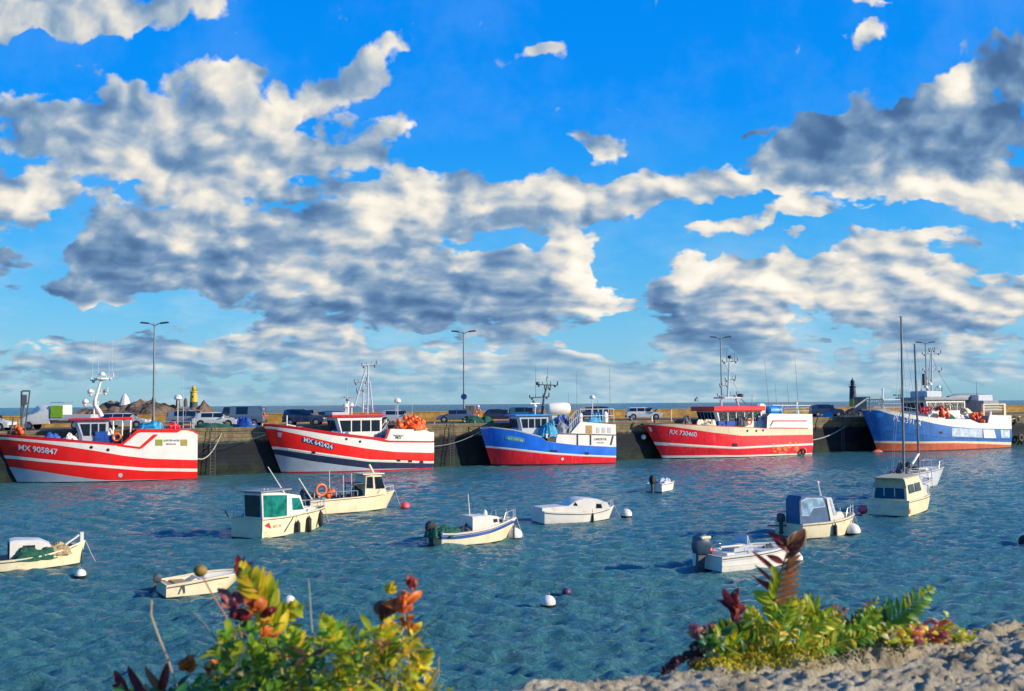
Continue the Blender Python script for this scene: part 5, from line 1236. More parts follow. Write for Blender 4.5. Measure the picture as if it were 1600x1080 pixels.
# J: sedan cabin boat seen from behind
z = Zm(1320, 680, 4.911)
H = boat('cabin_cruiser', 'beige cabin cruiser seen from its stern in front of the two sailing boats', 'boat', (1417.7, 808.3), (1439, 789), 2.5,
 A_([(480, 512), (530, 500), (570, 490), (612, 478)]), hullm=YWHITE, rake=.7, zb=1.6, pw=(1.8, 2.7), drop=.15, deckm=PWHITE, innerm=PWHITE, aft=.05)
w_ = 2.0; zt_ = 2.12; zc_ = H.top[0]
mb = MB(); L_ = H.L
mb.grid([[(x, y, zz) for x, zz in ((.35, zc_-.1), (.55, zt_), (L_*.55, zt_), (L_*.72, zc_+.1), (L_*.72, zc_-.1))] for y in (-w_/2, w_/2)], True, True) if False else None
rows = [[(x, y*k, zz) for x, zz, k in ((.35, zc_-.1, 1), (.5, zc_+.75, .93), (.6, zt_, .8), (L_*.5, zt_, .8), (L_*.66, zc_+.3, .9), (L_*.72, zc_-.1, 1))] for y in (-w_/2, w_/2)]
mb.grid(rows, True, True); cb = mb.build('cabin', YWHITE, H.root)
mb = MB(); mb.grid([[(.34+.16*t, sg*(w_/2)*(1.0-.06*t)*.86, zc_+.08+.6*t) for t in (0, 1)] for sg in (-1, 1)]); bk = mb.build('aft_window', GLASS, cb)
bk.location = (-.02, 0, 0)
for yy in (-.3, .3): mb = MB(); mb.box((.38, yy, zc_+.4), (.05, .05, .68)); mb.build('window_post', LGREY, cb)
mb = MB(); mb.grid([[(.47, y, zc_+.72), (.56, y*.86, zt_+.03)] for y in (-w_/2*.95, 0, w_/2*.95)]); mb.grid([[(.42, y, zc_+.70), (.50, y*.86, zt_+.05)] for y in (-w_/2*.95, 0, w_/2*.95)]); mb.build('canvas_flap', M('beige_canvas', (.42, .38, .24), .8, var=.15), cb)
mb = MB(); mb.box((L_*.28, 0, zt_+.05), (L_*.5, w_*.85, .08), bev=.03); mb.build('roof', M('beige_canvas', (.42, .38, .24)), cb)
for a_, b_ in ((.14, .3), (.34, .5)):
    mb = MB(); xx0, xx1 = L_*a_, L_*b_
    for sg in (1, -1): mb.grid([[(xx0, sg*(w_/2*.96+.02), zc_+.35), (xx1, sg*(w_/2*.96+.02), zc_+.35)], [(xx0, sg*(w_/2*.84+.04), zc_+.85), (xx1, sg*(w_/2*.84+.04), zc_+.85)]])
    mb.build('window', GLASS, cb)
p = H.side(*z(500, 585)); H.patch('orange_badge', ORANGE, [(p[0]+.14*math.cos(t), p[1]+.16*math.sin(t)) for t in [k*math.pi/4 for k in range(8)]], off=.012, res=1)
bow_rail(H, .6, .45)
mb = MB(); mb.box((-.03, -.7, .55), (.05, .55, .18)); mb.build('transom_step', LGREY, H.root); mb = MB(); mb.box((-.03, .7, .55), (.05, .5, .16)); mb.build('transom_step', LGREY, H.root)
p = H.px(1341.5, 797, 1.3); mb = MB(); mb.ball((.1, 1.5, .3), .28, 12); mb.build('fender', PINK, H.root, smooth=True)
# K: two sailing boats
def sail_boat(label, stern, bow, B, sheer, mast, cover, boom=None, hm=PWHITE):
    H = boat('sailing_boat', label, 'sailing boat', stern, bow, B, sheer, hullm=hm, rake=.8, zb=1.3, pw=(1.7, 2.4), drop=.08, deckm=PWHITE, innerm=PWHITE)
    mb = MB(); b_ = H.px(*mast[0], 0); t_ = H.px(*mast[1], 0); mb.tube([(b_.x, 0, .9), (t_.x, 0, t_.z)], [.095, .07], 8)
    mb.box((t_.x, 0, t_.z), (.35, .08, .05)); mm = mb.build('mast', M('mast_aluminium', (.16, .17, .18), .4, metal=.3), H.root)
    mb = MB()
    for e in ((H.L+.3, 0), (.1, 0), (b_.x, B*.42), (b_.x, -B*.42)): mb.tube([(t_.x, 0, t_.z*(1 if e[1] == 0 else .8)), (e[0], e[1], 1.0)], .008, 4)
    mb.build('stay_wire', STEEL, mm)
    mb = MB(); L_ = H.L; rows = [[(x, y*k, zz) for x, zz, k in ((L_*.25, .8, 1), (L_*.28, 1.45, .8), (L_*.6, 1.45, .7), (L_*.78, 1.0, .6))] for y in (-B*.3, B*.3)]
    mb.grid(rows, True, True); cbn = mb.build('cabin', PWHITE, H.root)
    mb = MB()
    for sg in (1, -1): mb.grid([[(L_*.32, sg*(B*.27), 1.1), (L_*.55, sg*(B*.26), 1.1)], [(L_*.32, sg*(B*.25+.02), 1.35), (L_*.55, sg*(B*.235+.02), 1.35)]])
    mb.build('window', GLASS, cbn)
    heap(H.root, 'canvas_cover', (L_*.22, 0, .9), (2.2, B*.8, 1.0), cover, 91)
    bow_rail(H, .75, .55); rail(H, [(.1, -B*.42, 1.0), (L_*.55, -B*.47, 1.0)], .5, .018); rail(H, [(.1, B*.42, 1.0), (L_*.55, B*.47, 1.0)], .5, .018)
    return H, b_
H, b_ = sail_boat('nearer sailing boat with the tallest mast, hull half hidden by the beige cruiser', (1409, 783), (1447, 774), 2.1, [(1405, 762), (1430, 758), (1453, 750)], ((1412, 735), (1408, 495)), DGREY, hm=LGREY)
H, b_ = sail_boat('farther sailing boat with shorter mast, raised boom and dark canvas cover', (1419, 764), (1464, 757), 2.2, [(1415, 742), (1445, 738), (1472, 731)], ((1436, 725), (1429, 538)), DGREY, hm=LGREY)
mb = MB(); mb.tube([H.px(1424, 727, -.2), H.px(1435, 709.5, 0)], .1, 8); mb.build('boom', PWHITE, H.root)

# ------------------------------------------------------------------ buoys
def buoy(px, py, r, m, label, band=None, ring=True, sink=.25):
    p = at(px, py, 0); p = at(px, py, r*(.5)) if True else p
    o = empty('mooring_buoy', (p.x, p.y, 0)); tag(o, label, 'buoy', 'mooring buoys on the water')
    mb = MB(); mb.ball((0, 0, r*.45), r, 18, sq=(1, 1, .95)); mb.build('buoy_body', m, o, smooth=True)
    mb = MB(); mb.lathe((0, 0, r*.45), [(r*.75, -r*.72), (r*1.0, -r*.34), (r*1.015, -r*.18), (r*.8, -r*.18)], 18); mb.build('waterline_growth', BOOT, o, smooth=True)
    mb = MB(); mb.torus((0, 0, r*1.45), r*.2, r*.06, 14, 6, 'Y'); mb.build('mooring_ring', STEEL, o, smooth=True)
    if band: mb = MB(); mb.torus((0, 0, r*.45), r*.99, r*.09, 20, 6, 'X'); mb.build('rope_band', BLACK, o, smooth=True)
    return o
BW = M('buoy_white', (.78, .74, .64), .4, var=.06, dirt=(.4, .36, .2), dirt_amt=.2)
buoy(632.5, 791, .32, PINK, 'pink round buoy right of the old cream work boat')
buoy(978, 803.5, .36, BW, 'white round buoy just right of the plain white covered boat')
buoy(856, 941, .26, BW, 'lone white buoy on open water below the middle of the harbour')
buoy(803, 836, .42, BW, 'white buoy with a black rope band at the bow of the blue striped boat', band=True)
buoy(125.5, 897, .22, BW, 'white buoy under the bow of the cream launch')
buoy(452, 939, .21, BW, 'white buoy peeping over the orange tipped shrub')
buoy(1331, 829, .42, BW, 'white buoy under the bow of the blue canvas boat')
buoy(1243, 872, .30, BW, 'white buoy under the bow of the open motor boat')
buoy(885, 925, .16, M('purple_float', (.10, .03, .12), .5), 'small dark purple float lying low above the lone white buoy')
buoy(1602, 845, .30, BLACK, 'black buoy cut off by the right edge')
# ------------------------------------------------------------------ things on the quay
def car(name, label, cat, px, n, L, W, prof, belt, roof, paint, face=1, yaw=0.0, glass=((.2, .45), (.47, .72)), wheels=(.19, .81), group='vehicles parked on the quay', wr=.33, z=QZ+.004):
    """prof: silhouette (x,z) from the rear, x in 0..L, car faces +x"""
    p = qpx(px, n, z); o = empty(name, p, (0 if face == 1 else math.pi)+yaw); tag(o, label, cat, group)
    h = lambda x: x-L/2
    mb = MB(); rows = []
    for yy, k in ((-W/2, 0), (-W*.37, 1), (W*.37, 1), (W/2, 0)):
        rows.append([(h(x)*(1 if k else .985), yy, zz if (k or zz <= belt) else belt) for x, zz in prof])
    mb.grid(rows, True, True); body = mb.build('body', paint, o, smooth=True, angle=28)
    up = [q for q in prof if q[1] > belt]
    ys = lambda zz: W/2-(W*.13)*(zz-belt)/(roof-belt)
    def at_z(seg, zz):
        (a, b), (c, d) = seg; return a+(c-a)*(zz-b)/(d-b) if d != b else a
    idx = [i for i, q in enumerate(prof) if q[1] > belt]; i0, i1 = idx[0], idx[-1]
    rear = (prof[i0-1], prof[i0]); front = (prof[i1+1], prof[i1])
    z0, z1 = belt+.06, roof-.10
    for g0, g1 in glass:
        for sg in (1, -1):
            mb = MB(); xa, xb = g0*L, g1*L
            lo = max(xa, at_z(rear, z0)+.08), min(xb, at_z(front, z0)-.1); hi = max(xa, at_z(rear, min(z1, prof[i0][1]))+.12), min(xb, at_z(front, min(z1, prof[i1][1]))-.12)
            pts = [(lo[0], z0), (lo[1], z0), (hi[1], z1), (hi[0], z1)]
            mb.grid([[(h(x), sg*(ys(zz)+.012), zz) for x, zz in pts], [(h(x), sg*(ys(zz)-.03), zz) for x, zz in pts]], True, True); mb.build('side_window', GLASS, body)
    for seg, nm, sg in ((rear, 'rear_window', -1), (front, 'windscreen', 1)):
        za, zb = seg[0][1]+.06, seg[1][1]-.05
        if za < belt: za = belt+.06
        xa, xb = at_z(seg, za), at_z(seg, zb)
        mb = MB(); ya, yb = W*.40, W*.33
        mb.grid([[(h(xa)+sg*.015, -ya, za+.012), (h(xa)+sg*.015, ya, za+.012), (h(xb)+sg*.015, yb, zb+.012), (h(xb)+sg*.015, -yb, zb+.012)], [(h(xa)-sg*.03, -ya, za-.02), (h(xa)-sg*.03, ya, za-.02), (h(xb)-sg*.03, yb, zb-.02), (h(xb)-sg*.03, -yb, zb-.02)]], True, True)
        mb.build(nm, GLASS, body)
    for wx in wheels:
        for sg in (1, -1):
            mb = MB(); c = (h(wx*L), sg*(W/2-.09), wr); mb.lathe(c, [(wr*.55, -.11), (wr*.93, -.11), (wr, -.07), (wr, .07), (wr*.93, .11), (wr*.55, .11)], 18, axis='Y'); wh = mb.build('wheel', BLACK, o, smooth=True)
            mb = MB(); mb.lathe((c[0], c[1]+sg*.03, c[2]), [(.04, -.09), (wr*.6, -.08), (wr*.62, .08), (.04, .09)], 14, axis='Y'); mb.build('rim', STEEL, wh)
            mb = MB(); mb.lathe((h(wx*L), sg*(W/2-.05), wr+.02), [(wr*.2, -.055), (wr*1.17, -.055), (wr*1.17, .055), (wr*.2, .055)], 18, axis='Y'); mb.build('wheel_arch', BLACK, o)
    zl = min(.72, belt-.2)
    for sg in (1, -1):
        mb = MB(); mb.box((L/2-.07, sg*W*.36, zl-.02), (.16, W*.2, .15), bev=.03); mb.build('headlight', PWHITE, body)
        mb = MB(); mb.box((-L/2+.06, sg*W*.40, zl+.12), (.12, W*.14, .24), bev=.03); mb.build('tail_light', RED, body)
        mb = MB(); mb.box((h(at_z(front, belt+.05))-.12, sg*(W/2+.08), belt+.04), (.12, .18, .13), bev=.03); mb.build('mirror', paint, body)
    for sg in (1, -1): mb = MB(); mb.box((sg*(L/2-.02), 0, .42), (.12, W*.88, .22), bev=.04); mb.build('bumper', DGREY, body)
    return o
def paint(n, c): return M(n, c, .28, metal=.15, var=.05, coat=.6)
HATCH = [(0.02, .30), (0, .72), (.10, .92), (.50, 1.40), (.85, 1.48), (1.9, 1.50), (2.35, 1.44), (3.05, .98), (3.95, .84), (4.22, .66), (4.25, .30)]
SUV = [(0.02, .34), (0, .85), (.06, 1.05), (.22, 1.60), (.6, 1.68), (2.2, 1.70), (2.5, 1.62), (3.1, 1.12), (4.1, 1.0), (4.38, .78), (4.4, .34)]
EST = [(0.02, .30), (0, .75), (.06, .92), (.42, 1.42), (.8, 1.48), (2.3, 1.48), (2.75, 1.40), (3.4, .94), (4.3, .80), (4.55, .62), (4.58, .30)]
VAN = [(0.02, .34), (0, 1.0), (.02, 1.1), (.06, 2.0), (.3, 2.08), (3.3, 2.08), (3.6, 2.0), (4.25, 1.3), (4.85, 1.08), (4.98, .8), (5.0, .34)]
SILV = paint('silver_car_paint', (.50, .52, .52)); WHC = paint('white_car_paint', (.80, .76, .66)); DBL = paint('dark_blue_car_paint', (.025, .05, .12)); TLC = paint('teal_car_paint', (.04, .13, .19)); DGC = paint('dark_car_paint', (.03, .035, .05)); GBL = paint('grey_blue_van_paint', (.11, .18, .24))
car('parked_car', 'white car cut off by the left edge behind the red bow', 'car', -16, 3.4, 4.25, 1.7, HATCH, .93, 1.5, WHC)
car('parked_car', 'silver estate car behind the white inclined mast of the leftmost trawler', 'car', 196, 6.5, 4.58, 1.75, EST, .93, 1.48, SILV, glass=((.08, .28), (.3, .5), (.52, .76)))
car('parked_car', 'grey tall car half hidden behind the silver hatchback near the first lamp post', 'car', 297, 5.6, 4.4, 1.8, SUV, 1.06, 1.7, paint('grey_car_paint', (.24, .26, .28)))
car('parked_car', 'pale silver hatchback parked in front of the grey van', 'car', 339, 2.8, 4.4, 1.75, [(x*1.035, zz) for x, zz in HATCH], .93, 1.5, WHC)
car('parked_van', 'grey blue van with its nose to the left beside a white post', 'van', 377, 7.4, 5.0, 1.9, VAN, 1.15, 2.08, GBL, face=-1, glass=((.32, .56), (.7, .86)))
car('parked_car', 'dark blue car with red tail lamp behind the bow of the navy banded trawler', 'car', 476, 5.2, 4.4, 1.8, SUV, 1.06, 1.7, DBL)
car('parked_car', 'teal estate car right beside the dark blue car with red tail lamp', 'car', 512, 7.0, 4.58, 1.75, EST, .93, 1.48, TLC, face=-1, glass=((.08, .28), (.3, .5), (.52, .76)))
car('parked_car', 'silver car half hidden behind the heap of orange floats', 'car', 622, 6.0, 4.25, 1.7, HATCH, .93, 1.5, SILV)
car('parked_car', 'blue grey car nosing up to the second lamp post', 'car', 712, 6.2, 4.25, 1.72, HATCH, .93, 1.5, paint('steel_blue_car_paint', (.10, .14, .22)), face=-1)
car('parked_car', 'dark hatchback behind the bow rail of the small blue trawler', 'car', 783, 6.5, 4.25, 1.72, HATCH, .93, 1.5, DGC)
car('parked_car', 'teal car behind the wheelhouse of the small blue trawler', 'car', 822, 8.5, 4.4, 1.8, SUV, 1.06, 1.7, TLC)
car('parked_car', 'dark blue tall car behind the stern railing of the small blue trawler', 'car', 925, 7.0, 4.4, 1.8, SUV, 1.06, 1.7, DBL, face=-1)
car('parked_car', 'white estate car alone against the ochre parapet left of the crimson trawler', 'car', 1006, 6.0, 4.58, 1.78, [(x, zz*1.04) for x, zz in EST], .97, 1.54, WHC, glass=((.08, .28), (.3, .5), (.52, .76)))
car('parked_car', 'dark blue tall car between the crimson trawler and the rightmost trawler', 'car', 1291, 4.5, 4.5, 1.8, [(x*1.02, zz) for x, zz in SUV], 1.06, 1.7, DBL)
# flatbed truck
p = qpx(86, 5.0, QZ+.004); T = empty('flatbed_truck', p, math.pi); tag(T, 'white flatbed truck with a lime green panel behind the red bow', 'truck', 'vehicles parked on the quay')
mb = MB(); cabp = [(.1, .55), (.1, 2.15), (.4, 2.3), (1.25, 2.3), (2.0, 1.45), (2.75, 1.15), (2.9, .9), (2.9, .45)]
rows = []
for yy, k in ((-1.0, 0), (-.85, 1), (.85, 1), (1.0, 0)): rows.append([(x, yy, zz if (k or zz < 1.4) else 1.35+(zz-1.35)*.5) for x, zz in cabp])
mb.grid(rows, True, True); cb = mb.build('cab', WHC, T, smooth=True, angle=28)
for sg in (1, -1):
    mb = MB(); mb.grid([[(x, sg*(1.0-(zz-1.3)*.16+.015), zz) for x, zz in ((.5, 1.4), (1.85, 1.4), (1.2, 2.05), (.5, 2.05))], [(x, sg*(.94-(zz-1.3)*.16), zz) for x, zz in ((.5, 1.4), (1.85, 1.4), (1.2, 2.05), (.5, 2.05))]], True, True); mb.build('side_window', GLASS, cb)
    mb = MB(); mb.box((2.1, sg*1.08, 1.5), (.14, .16, .3), bev=.03); mb.build('mirror', DGREY, cb); mb = MB(); mb.box((2.86, sg*.7, .95), (.12, .35, .18), bev=.03); mb.build('headlight', LGREY, cb)
mb = MB(); mb.grid([[(1.32+.02, -.8, 2.24), (1.32+.02, .8, 2.24), (1.95+.03, .88, 1.5), (1.95+.03, -.88, 1.5)], [(1.28, -.8, 2.2), (1.28, .8, 2.2), (1.9, .88, 1.46), (1.9, -.88, 1.46)]], True, True); mb.build('windscreen', GLASS, cb)
mb = MB(); mb.box((-1.9, 0, .95), (3.8, 2.0, .12)); 
for sg in (1, -1): mb.box((-1.9, sg*.98, 1.2), (3.8, .05, .38))
mb.box((-3.8, 0, 1.2), (.05, 1.9, .38)); mb.box((-1.8, 0, .7), (4.2, .9, .25)); mb.build('flatbed', LGREY, T)
LIME = M('lime_green_panel', (.25, .50, .015), .5, var=.1)
mb = MB(); mb.box((-.62, 1.04, 1.68), (1.15, .04, 1.1)); mb.build('side_panel', LIME, T); mb = MB(); mb.box((-.62, -1.04, 1.68), (1.15, .04, 1.1)); mb.build('side_panel', LIME, T)
mb = MB(); mb.box((-.6, 0, 1.65), (1.2, 2.0, 1.3), bev=.04); mb.build('tool_locker', WHC, T)
mb = MB(); 
for xx in (.0, -1.25):
    mb.tube([(xx, -.9, 2.3), (xx, -.9, 2.55), (xx, .9, 2.55), (xx, .9, 2.3)], .03, 5)
mb.tube([(0, -.9, 2.55), (-1.25, -.9, 2.55)], .03, 5); mb.tube([(0, .9, 2.55), (-1.25, .9, 2.55)], .03, 5); mb.build('roof_rack', STEEL, T)
for wx in (2.05, -2.3):
    for sg in (1, -1):
        mb = MB(); mb.lathe((wx, sg*.88, .38), [(.2, -.12), (.35, -.12), (.38, -.07), (.38, .07), (.35, .12), (.2, .12)], 18, axis='Y'); wh = mb.build('wheel', BLACK, T, smooth=True)
        mb = MB(); mb.lathe((wx, sg*.92, .38), [(.04, -.1), (.22, -.08), (.23, .08), (.04, .1)], 14, axis='Y'); mb.build('rim', STEEL, wh)
# lamp posts
LAMPM = M('lamp_post_metal', (.22, .25, .27), .45, metal=.5, var=.1)
def lamp_post(px, top, label, sign=None):
    p = qpx(px, 9.0, QZ); o = empty('lamp_post', p, 0); tag(o, label, 'lamp post', 'double headed lamp posts on the quay')
    h = atY(px, top, p.y).z-QZ
    mb = MB(); mb.tube([(0, 0, 0), (0, 0, 1.1), (0, 0, 1.12), (0, 0, h)], [.17, .17, .12, .075], 10); mb.build('pole', LAMPM, o, smooth=True)
    for sg in (1, -1):
        mb = MB(); mb.tube([(0, 0, h-.35), (sg*.25, 0, h-.12), (sg*.65, 0, h-.02)], .045, 7); mb.build('arm', LAMPM, o, smooth=True)
        mb = MB(); mb.box((sg*1.0, 0, h+.03), (1.0, .36, .17), rot=Euler((0, R(-6*sg), 0)), taper=.8, bev=.05); mb.build('lamp_head', DGREY, o)
    mb = MB(); mb.box((0, 0, .02), (.5, .5, .06)); mb.build('base_plate', LAMPM, o)
    if sign:
        zz = atY(px, sign, p.y).z-QZ
        mb = MB(); mb.lathe((0, -.14, zz), [(.02, -.02), (.36, -.02), (.36, .02), (.02, .02)], 20, axis='Y'); mb.build('round_sign', M('blue_sign', (.02, .05, .25), .4), o)
    return o
lamp_post(240, 505, 'tall grey lamp post behind the leftmost trawler')
lamp_post(725, 518, 'lamp post with round blue sign left of the small blue trawler', 620)
lamp_post(1128, 527, 'lamp post rising behind the wheelhouse of the crimson trawler')
lamp_post(1449, 535, 'lamp post behind the mast of the rightmost trawler')
# cabinet, lifebuoy post, bollards
p = qpx(735, 8.0, QZ); o = empty('utility_cabinet', p, 0); tag(o, 'grey brown cabinet standing against the second lamp post', 'cabinet')
mb = MB(); mb.box((0, 0, .95), (1.1, .6, 1.9), bev=.03); mb.build('cabinet_body', M('cabinet_brown', (.20, .16, .13), .6, var=.15), o); mb = MB(); mb.box((0, 0, 1.94), (1.2, .7, .08)); mb.build('cabinet_lid', LGREY, o); mb = MB(); mb.box((.0, -.31, .95), (.03, .03, 1.7)); mb.build('door_seam', DGREY, o)
def life_post(px, n, label, h=1.5):
    p = qpx(px, n, QZ); o = empty('lifebuoy_post', p, 0); tag(o, label, 'lifebuoy post')
    mb = MB(); mb.tube([(0, 0, 0), (0, 0, h)], .07, 8); mb.build('post', PWHITE, o)
    mb = MB(); mb.ball((0, 0, h+.12), .19, 12); mb.build('white_cap', PWHITE, o, smooth=True)
    mb = MB(); mb.torus((0, -.14, h-.45), .27, .08, 18, 8, 'Y'); mb.build('lifebuoy', ORANGE, o, smooth=True)
life_post(410, 6.0, 'white lifebuoy post to the right of the grey blue van', 1.6)
life_post(747, 6.5, 'white lifebuoy post to the right of the second lamp post', 1.7)
def bollard(px, lab):
    p = qpx(px, .65, QZ); o = empty('bollard', p, 0); tag(o, lab, 'bollard', 'mooring bollards on the quay edge')
    mb = MB(); mb.lathe((0, 0, 0), [(.26, 0), (.26, .06), (.17, .1), (.15, .38), (.27, .46), (.27, .54), (.1, .58)], 14); mb.build('bollard_post', DGREY, o, smooth=True)
    mb = MB(); mb.torus((0, 0, .22), .2, .045, 16, 6, 'Z'); mb.build('rope_turns', ROPE, o, smooth=True)
    return p+Vector((0, -.2, .25))
B1 = bollard(352, 'bollard holding lines between the two leftmost trawlers'); B2 = bollard(724, 'bollard below the second lamp post'); B3 = bollard(985, 'bollard left of the bow of the crimson trawler'); B4 = bollard(1342, 'bollard left of the bow of the rightmost trawler'); B5 = bollard(1606, 'bollard at the right edge'); B6 = bollard(395, 'bollard just left of the bow of the navy banded trawler')
def rope(a, b, sag, r, m, label, name='mooring_rope'):
    a, b = Vector(a), Vector(b); mb = MB(); n = 16
    mb.tube([a.lerp(b, k/n)-Vector((0, 0, 4*sag*(k/n)*(1-k/n))) for k in range(n+1)], r, 6); o = mb.build(name, m, None, smooth=True)
    tag(o, label, 'rope', 'mooring ropes from the trawlers'); return o
def hw(H, l): return H.root.matrix_basis @ Vector(l) if False else Matrix.Translation(H.loc) @ Matrix.Rotation(H.h, 4, 'Z') @ Vector(l)
rope(hw(H1, (0.1, 1.2, 1.9)), B1, 1.2, .045, ROPE, 'slack pale rope from the stern of the leftmost trawler down by the wall')
rope(hw(H1, (0.1, 2.2, 3.4)), hw(H2, (H2.L+1.3, .2, 4.0)), .5, .03, NET, 'thin green line strung between the two leftmost trawlers')
rope(hw(H2, (H2.L+1.2, -.3, 4.1)), B1, .35, .035, ROPE, 'bow line of the navy banded trawler')
rope(hw(H2, (0, -1.5, 2.2)), B2+Vector((-3, -1.6, 0)), .7, .06, ROPE, 'stern line of the navy banded trawler')
rope(hw(H3, (H3.L+.9, -.5, 3.9)), B2, .5, .05, NET, 'green bow line of the small blue trawler running to the wall')
rope(hw(H3, (H3.L+.6, -.9, 3.8)), B2+Vector((1.2, .6, 0)), .9, .05, ROPE, 'pale bow line of the small blue trawler beside its green one')
rope(hw(H3, (H3.L+1.0, 0, 3.9)), hw(H2, (0.1, -1.0, 2.3)), .6, .03, ROPE, 'long line between the navy banded trawler and the small blue trawler')
rope(hw(H4, (H4.L+2.0, -.4, 4.0)), B3, .3, .04, ROPE, 'bow line of the crimson trawler')
rope(hw(H4, (0, -.5, 1.7)), B4, 1.1, .065, ROPE, 'thick pale rope curving up from the stern of the crimson trawler')
rope(hw(H5, (H5.L+1.5, -.6, 5.2)), B4, .4, .045, ROPE, 'short bow line of the rightmost trawler')
rope(hw(H5, (0, -1.0, 3.6)), B5, .5, .08, M('yellowed_rope', (.55, .45, .2), .8), 'yellow stern line of the rightmost trawler')
# tyres hung on the wall at the right end
for k, (tx, ty, lab) in enumerate(((1587, 656, 'upper tyre hanging on the quay wall behind the rightmost stern'), (1592, 684, 'lower left tyre hanging on the quay wall behind the rightmost stern'), (1601, 690, 'lower right tyre hanging on the wall at the right edge'))):
    q = qpx(tx, -.1, 0); q.z = atY(tx, ty, q.y).z; q -= QN*.15; mb = MB(); mb.torus((0, 0, 0), .42, .17, 22, 8, 'Y'); o = mb.build('tyre_fender', M('worn_tyre', (.10, .09, .07), .8, var=.3), None, smooth=True); o.location = q; o.rotation_euler = (0, 0, QA); tag(o, lab, 'tyre', 'tyres hung as fenders on the quay wall')
# nets heaped on the quay edge
def pile(px, n, d, m, label, seed):
    p = qpx(px, n, QZ); o = heap(None, 'net_pile', (0, 0, 0), d, m, seed, n=22); o.location = p; tag(o, label, 'net pile', 'nets piled on the quay edge')
pile(383, 1.2, (2.6, 1.6, .9), TARP, 'blue net pile on the quay edge left of the navy banded bow', 101)
pile(334, 1.0, (3.2, 1.4, .5), NET, 'green net pile on the quay edge behind the red and white stern', 102)
pile(745, 1.0, (3.0, 1.4, .8), NET, 'green net pile on the quay edge ahead of the small blue trawler', 103)
pile(1294, 1.0, (1.5, 1.2, .8), TEAL, 'blue tarpaulin heap on the quay edge below the dark blue car', 104)
pile(1333, 9.0, (4.2, 2.6, 1.0), M('dark_gravel_pile', (.07, .065, .065), .95, var=.3, scale=2, bump=1), 'dark flat heap on the quay in front of the right lighthouse', 105)
# small grey float hanging on the wall, ladders
q = qpx(1005, -.15, 0); q.z = atY(1005.5, 683, q.y).z; mb = MB(); mb.ball((0, 0, 0), .32, 12); o = mb.build('hanging_float', LGREY, None, smooth=True); o.location = q; tag(o, 'pale float hanging under the bow of the crimson trawler', 'float')
def ladder(px, lab):
    p = qpx(px, -.32, 0); o = empty('quay_ladder', p, QA); tag(o, lab, 'ladder', 'ladders on the quay wall')
    mb = MB()
    for sg in (-.22, .22): mb.tube([(sg, 0, -.4), (sg, 0, QZ+.5)], .035, 6)
    mb.build('rails', DGREY, o); mb = MB()
    for k in range(16): mb.tube([(-.22, 0, .1+.3*k), (.22, 0, .1+.3*k)], .02, 5)
    mb.build('rungs', DGREY, o)
ladder(333, 'iron ladder on the wall between the two leftmost trawlers'); ladder(706, 'iron ladder on the wall left of the small blue trawler'); ladder(1316, 'iron ladder on the wall left of the rightmost trawler')
# ------------------------------------------------------------------ rocks and lighthouses out at sea
def vnoise(x, y, seed=0):
    xi = np.floor(x).astype(np.int64); yi = np.floor(y).astype(np.int64); xf = x-xi; yf = y-yi
    def hsh(a, b):
        n = (a*374761393+b*668265263+seed*1442695041) & 0xffffffff
        n = ((n ^ (n >> 13))*1274126177) & 0xffffffff
        return ((n ^ (n >> 16)) & 0xffff)/65535.0
    u = xf*xf*(3-2*xf); v = yf*yf*(3-2*yf)
    return (hsh(xi, yi)*(1-u)+hsh(xi+1, yi)*u)*(1-v)+(hsh(xi, yi+1)*(1-u)+hsh(xi+1, yi+1)*u)*v
def fbm(x, y, o=5, seed=0, g=.5):
    s = np.zeros_like(x); a = 1.0; t = 0.0
    for k in range(o): s += a*vnoise(x*2**k+k*17.3, y*2**k+k*9.1, seed+k); t += a; a *= g
    return s/t
ROCK = M('granite_rock', (.17, .11, .065), .9, var=.6, scale=.12, dirt=(.03, .035, .045), dirt_amt=.6, bump=.8, bscale=1.5)
def islet(name, prof, Y, depth, seed, m=ROCK):
    n = 150; pxs = np.linspace(prof[0][0], prof[-1][0], n); m_ = 36
    xs = np.array([atY(p_, 640, Y).x for p_ in pxs]); zt = np.array([atY(p_, interp(prof, p_), Y).z for p_ in pxs])
    v = np.linspace(-1, 1, m_)
    Xg = np.repeat(xs[:, None], m_, 1); Yg = Y+depth*v[None, :]+np.zeros((n, 1)); f = np.clip(1-np.abs(v)**1.6, 0, 1)[None, :]
    nn = fbm(Xg*.16, Yg*.16, 5, seed, .6); sharp = np.abs(nn-.5)*2
    Z_ = -1.5+(zt[:, None]+1.5)*f**.6*(0.55+.75*nn)+f*(vnoise(Xg*.5, Yg*.5, seed+7)-.5)*2.2
    o = np_mesh(name, np.stack([Xg, Yg, Z_], -1), n, m_, m, smooth=False); return tag(o, kind='structure')
islet('rocky_islet', [(118, 650), (135, 641), (150, 637), (165, 632), (182, 628), (200, 630), (218, 629), (236, 631), (252, 629), (268, 634), (284, 635), (298, 638), (312, 633), (322, 632), (330, 642), (338, 650)], 420, 22, 3)
islet('rock_skerry', [(1305, 648), (1318, 640), (1333, 636), (1350, 641), (1362, 648)], 600, 14, 9)
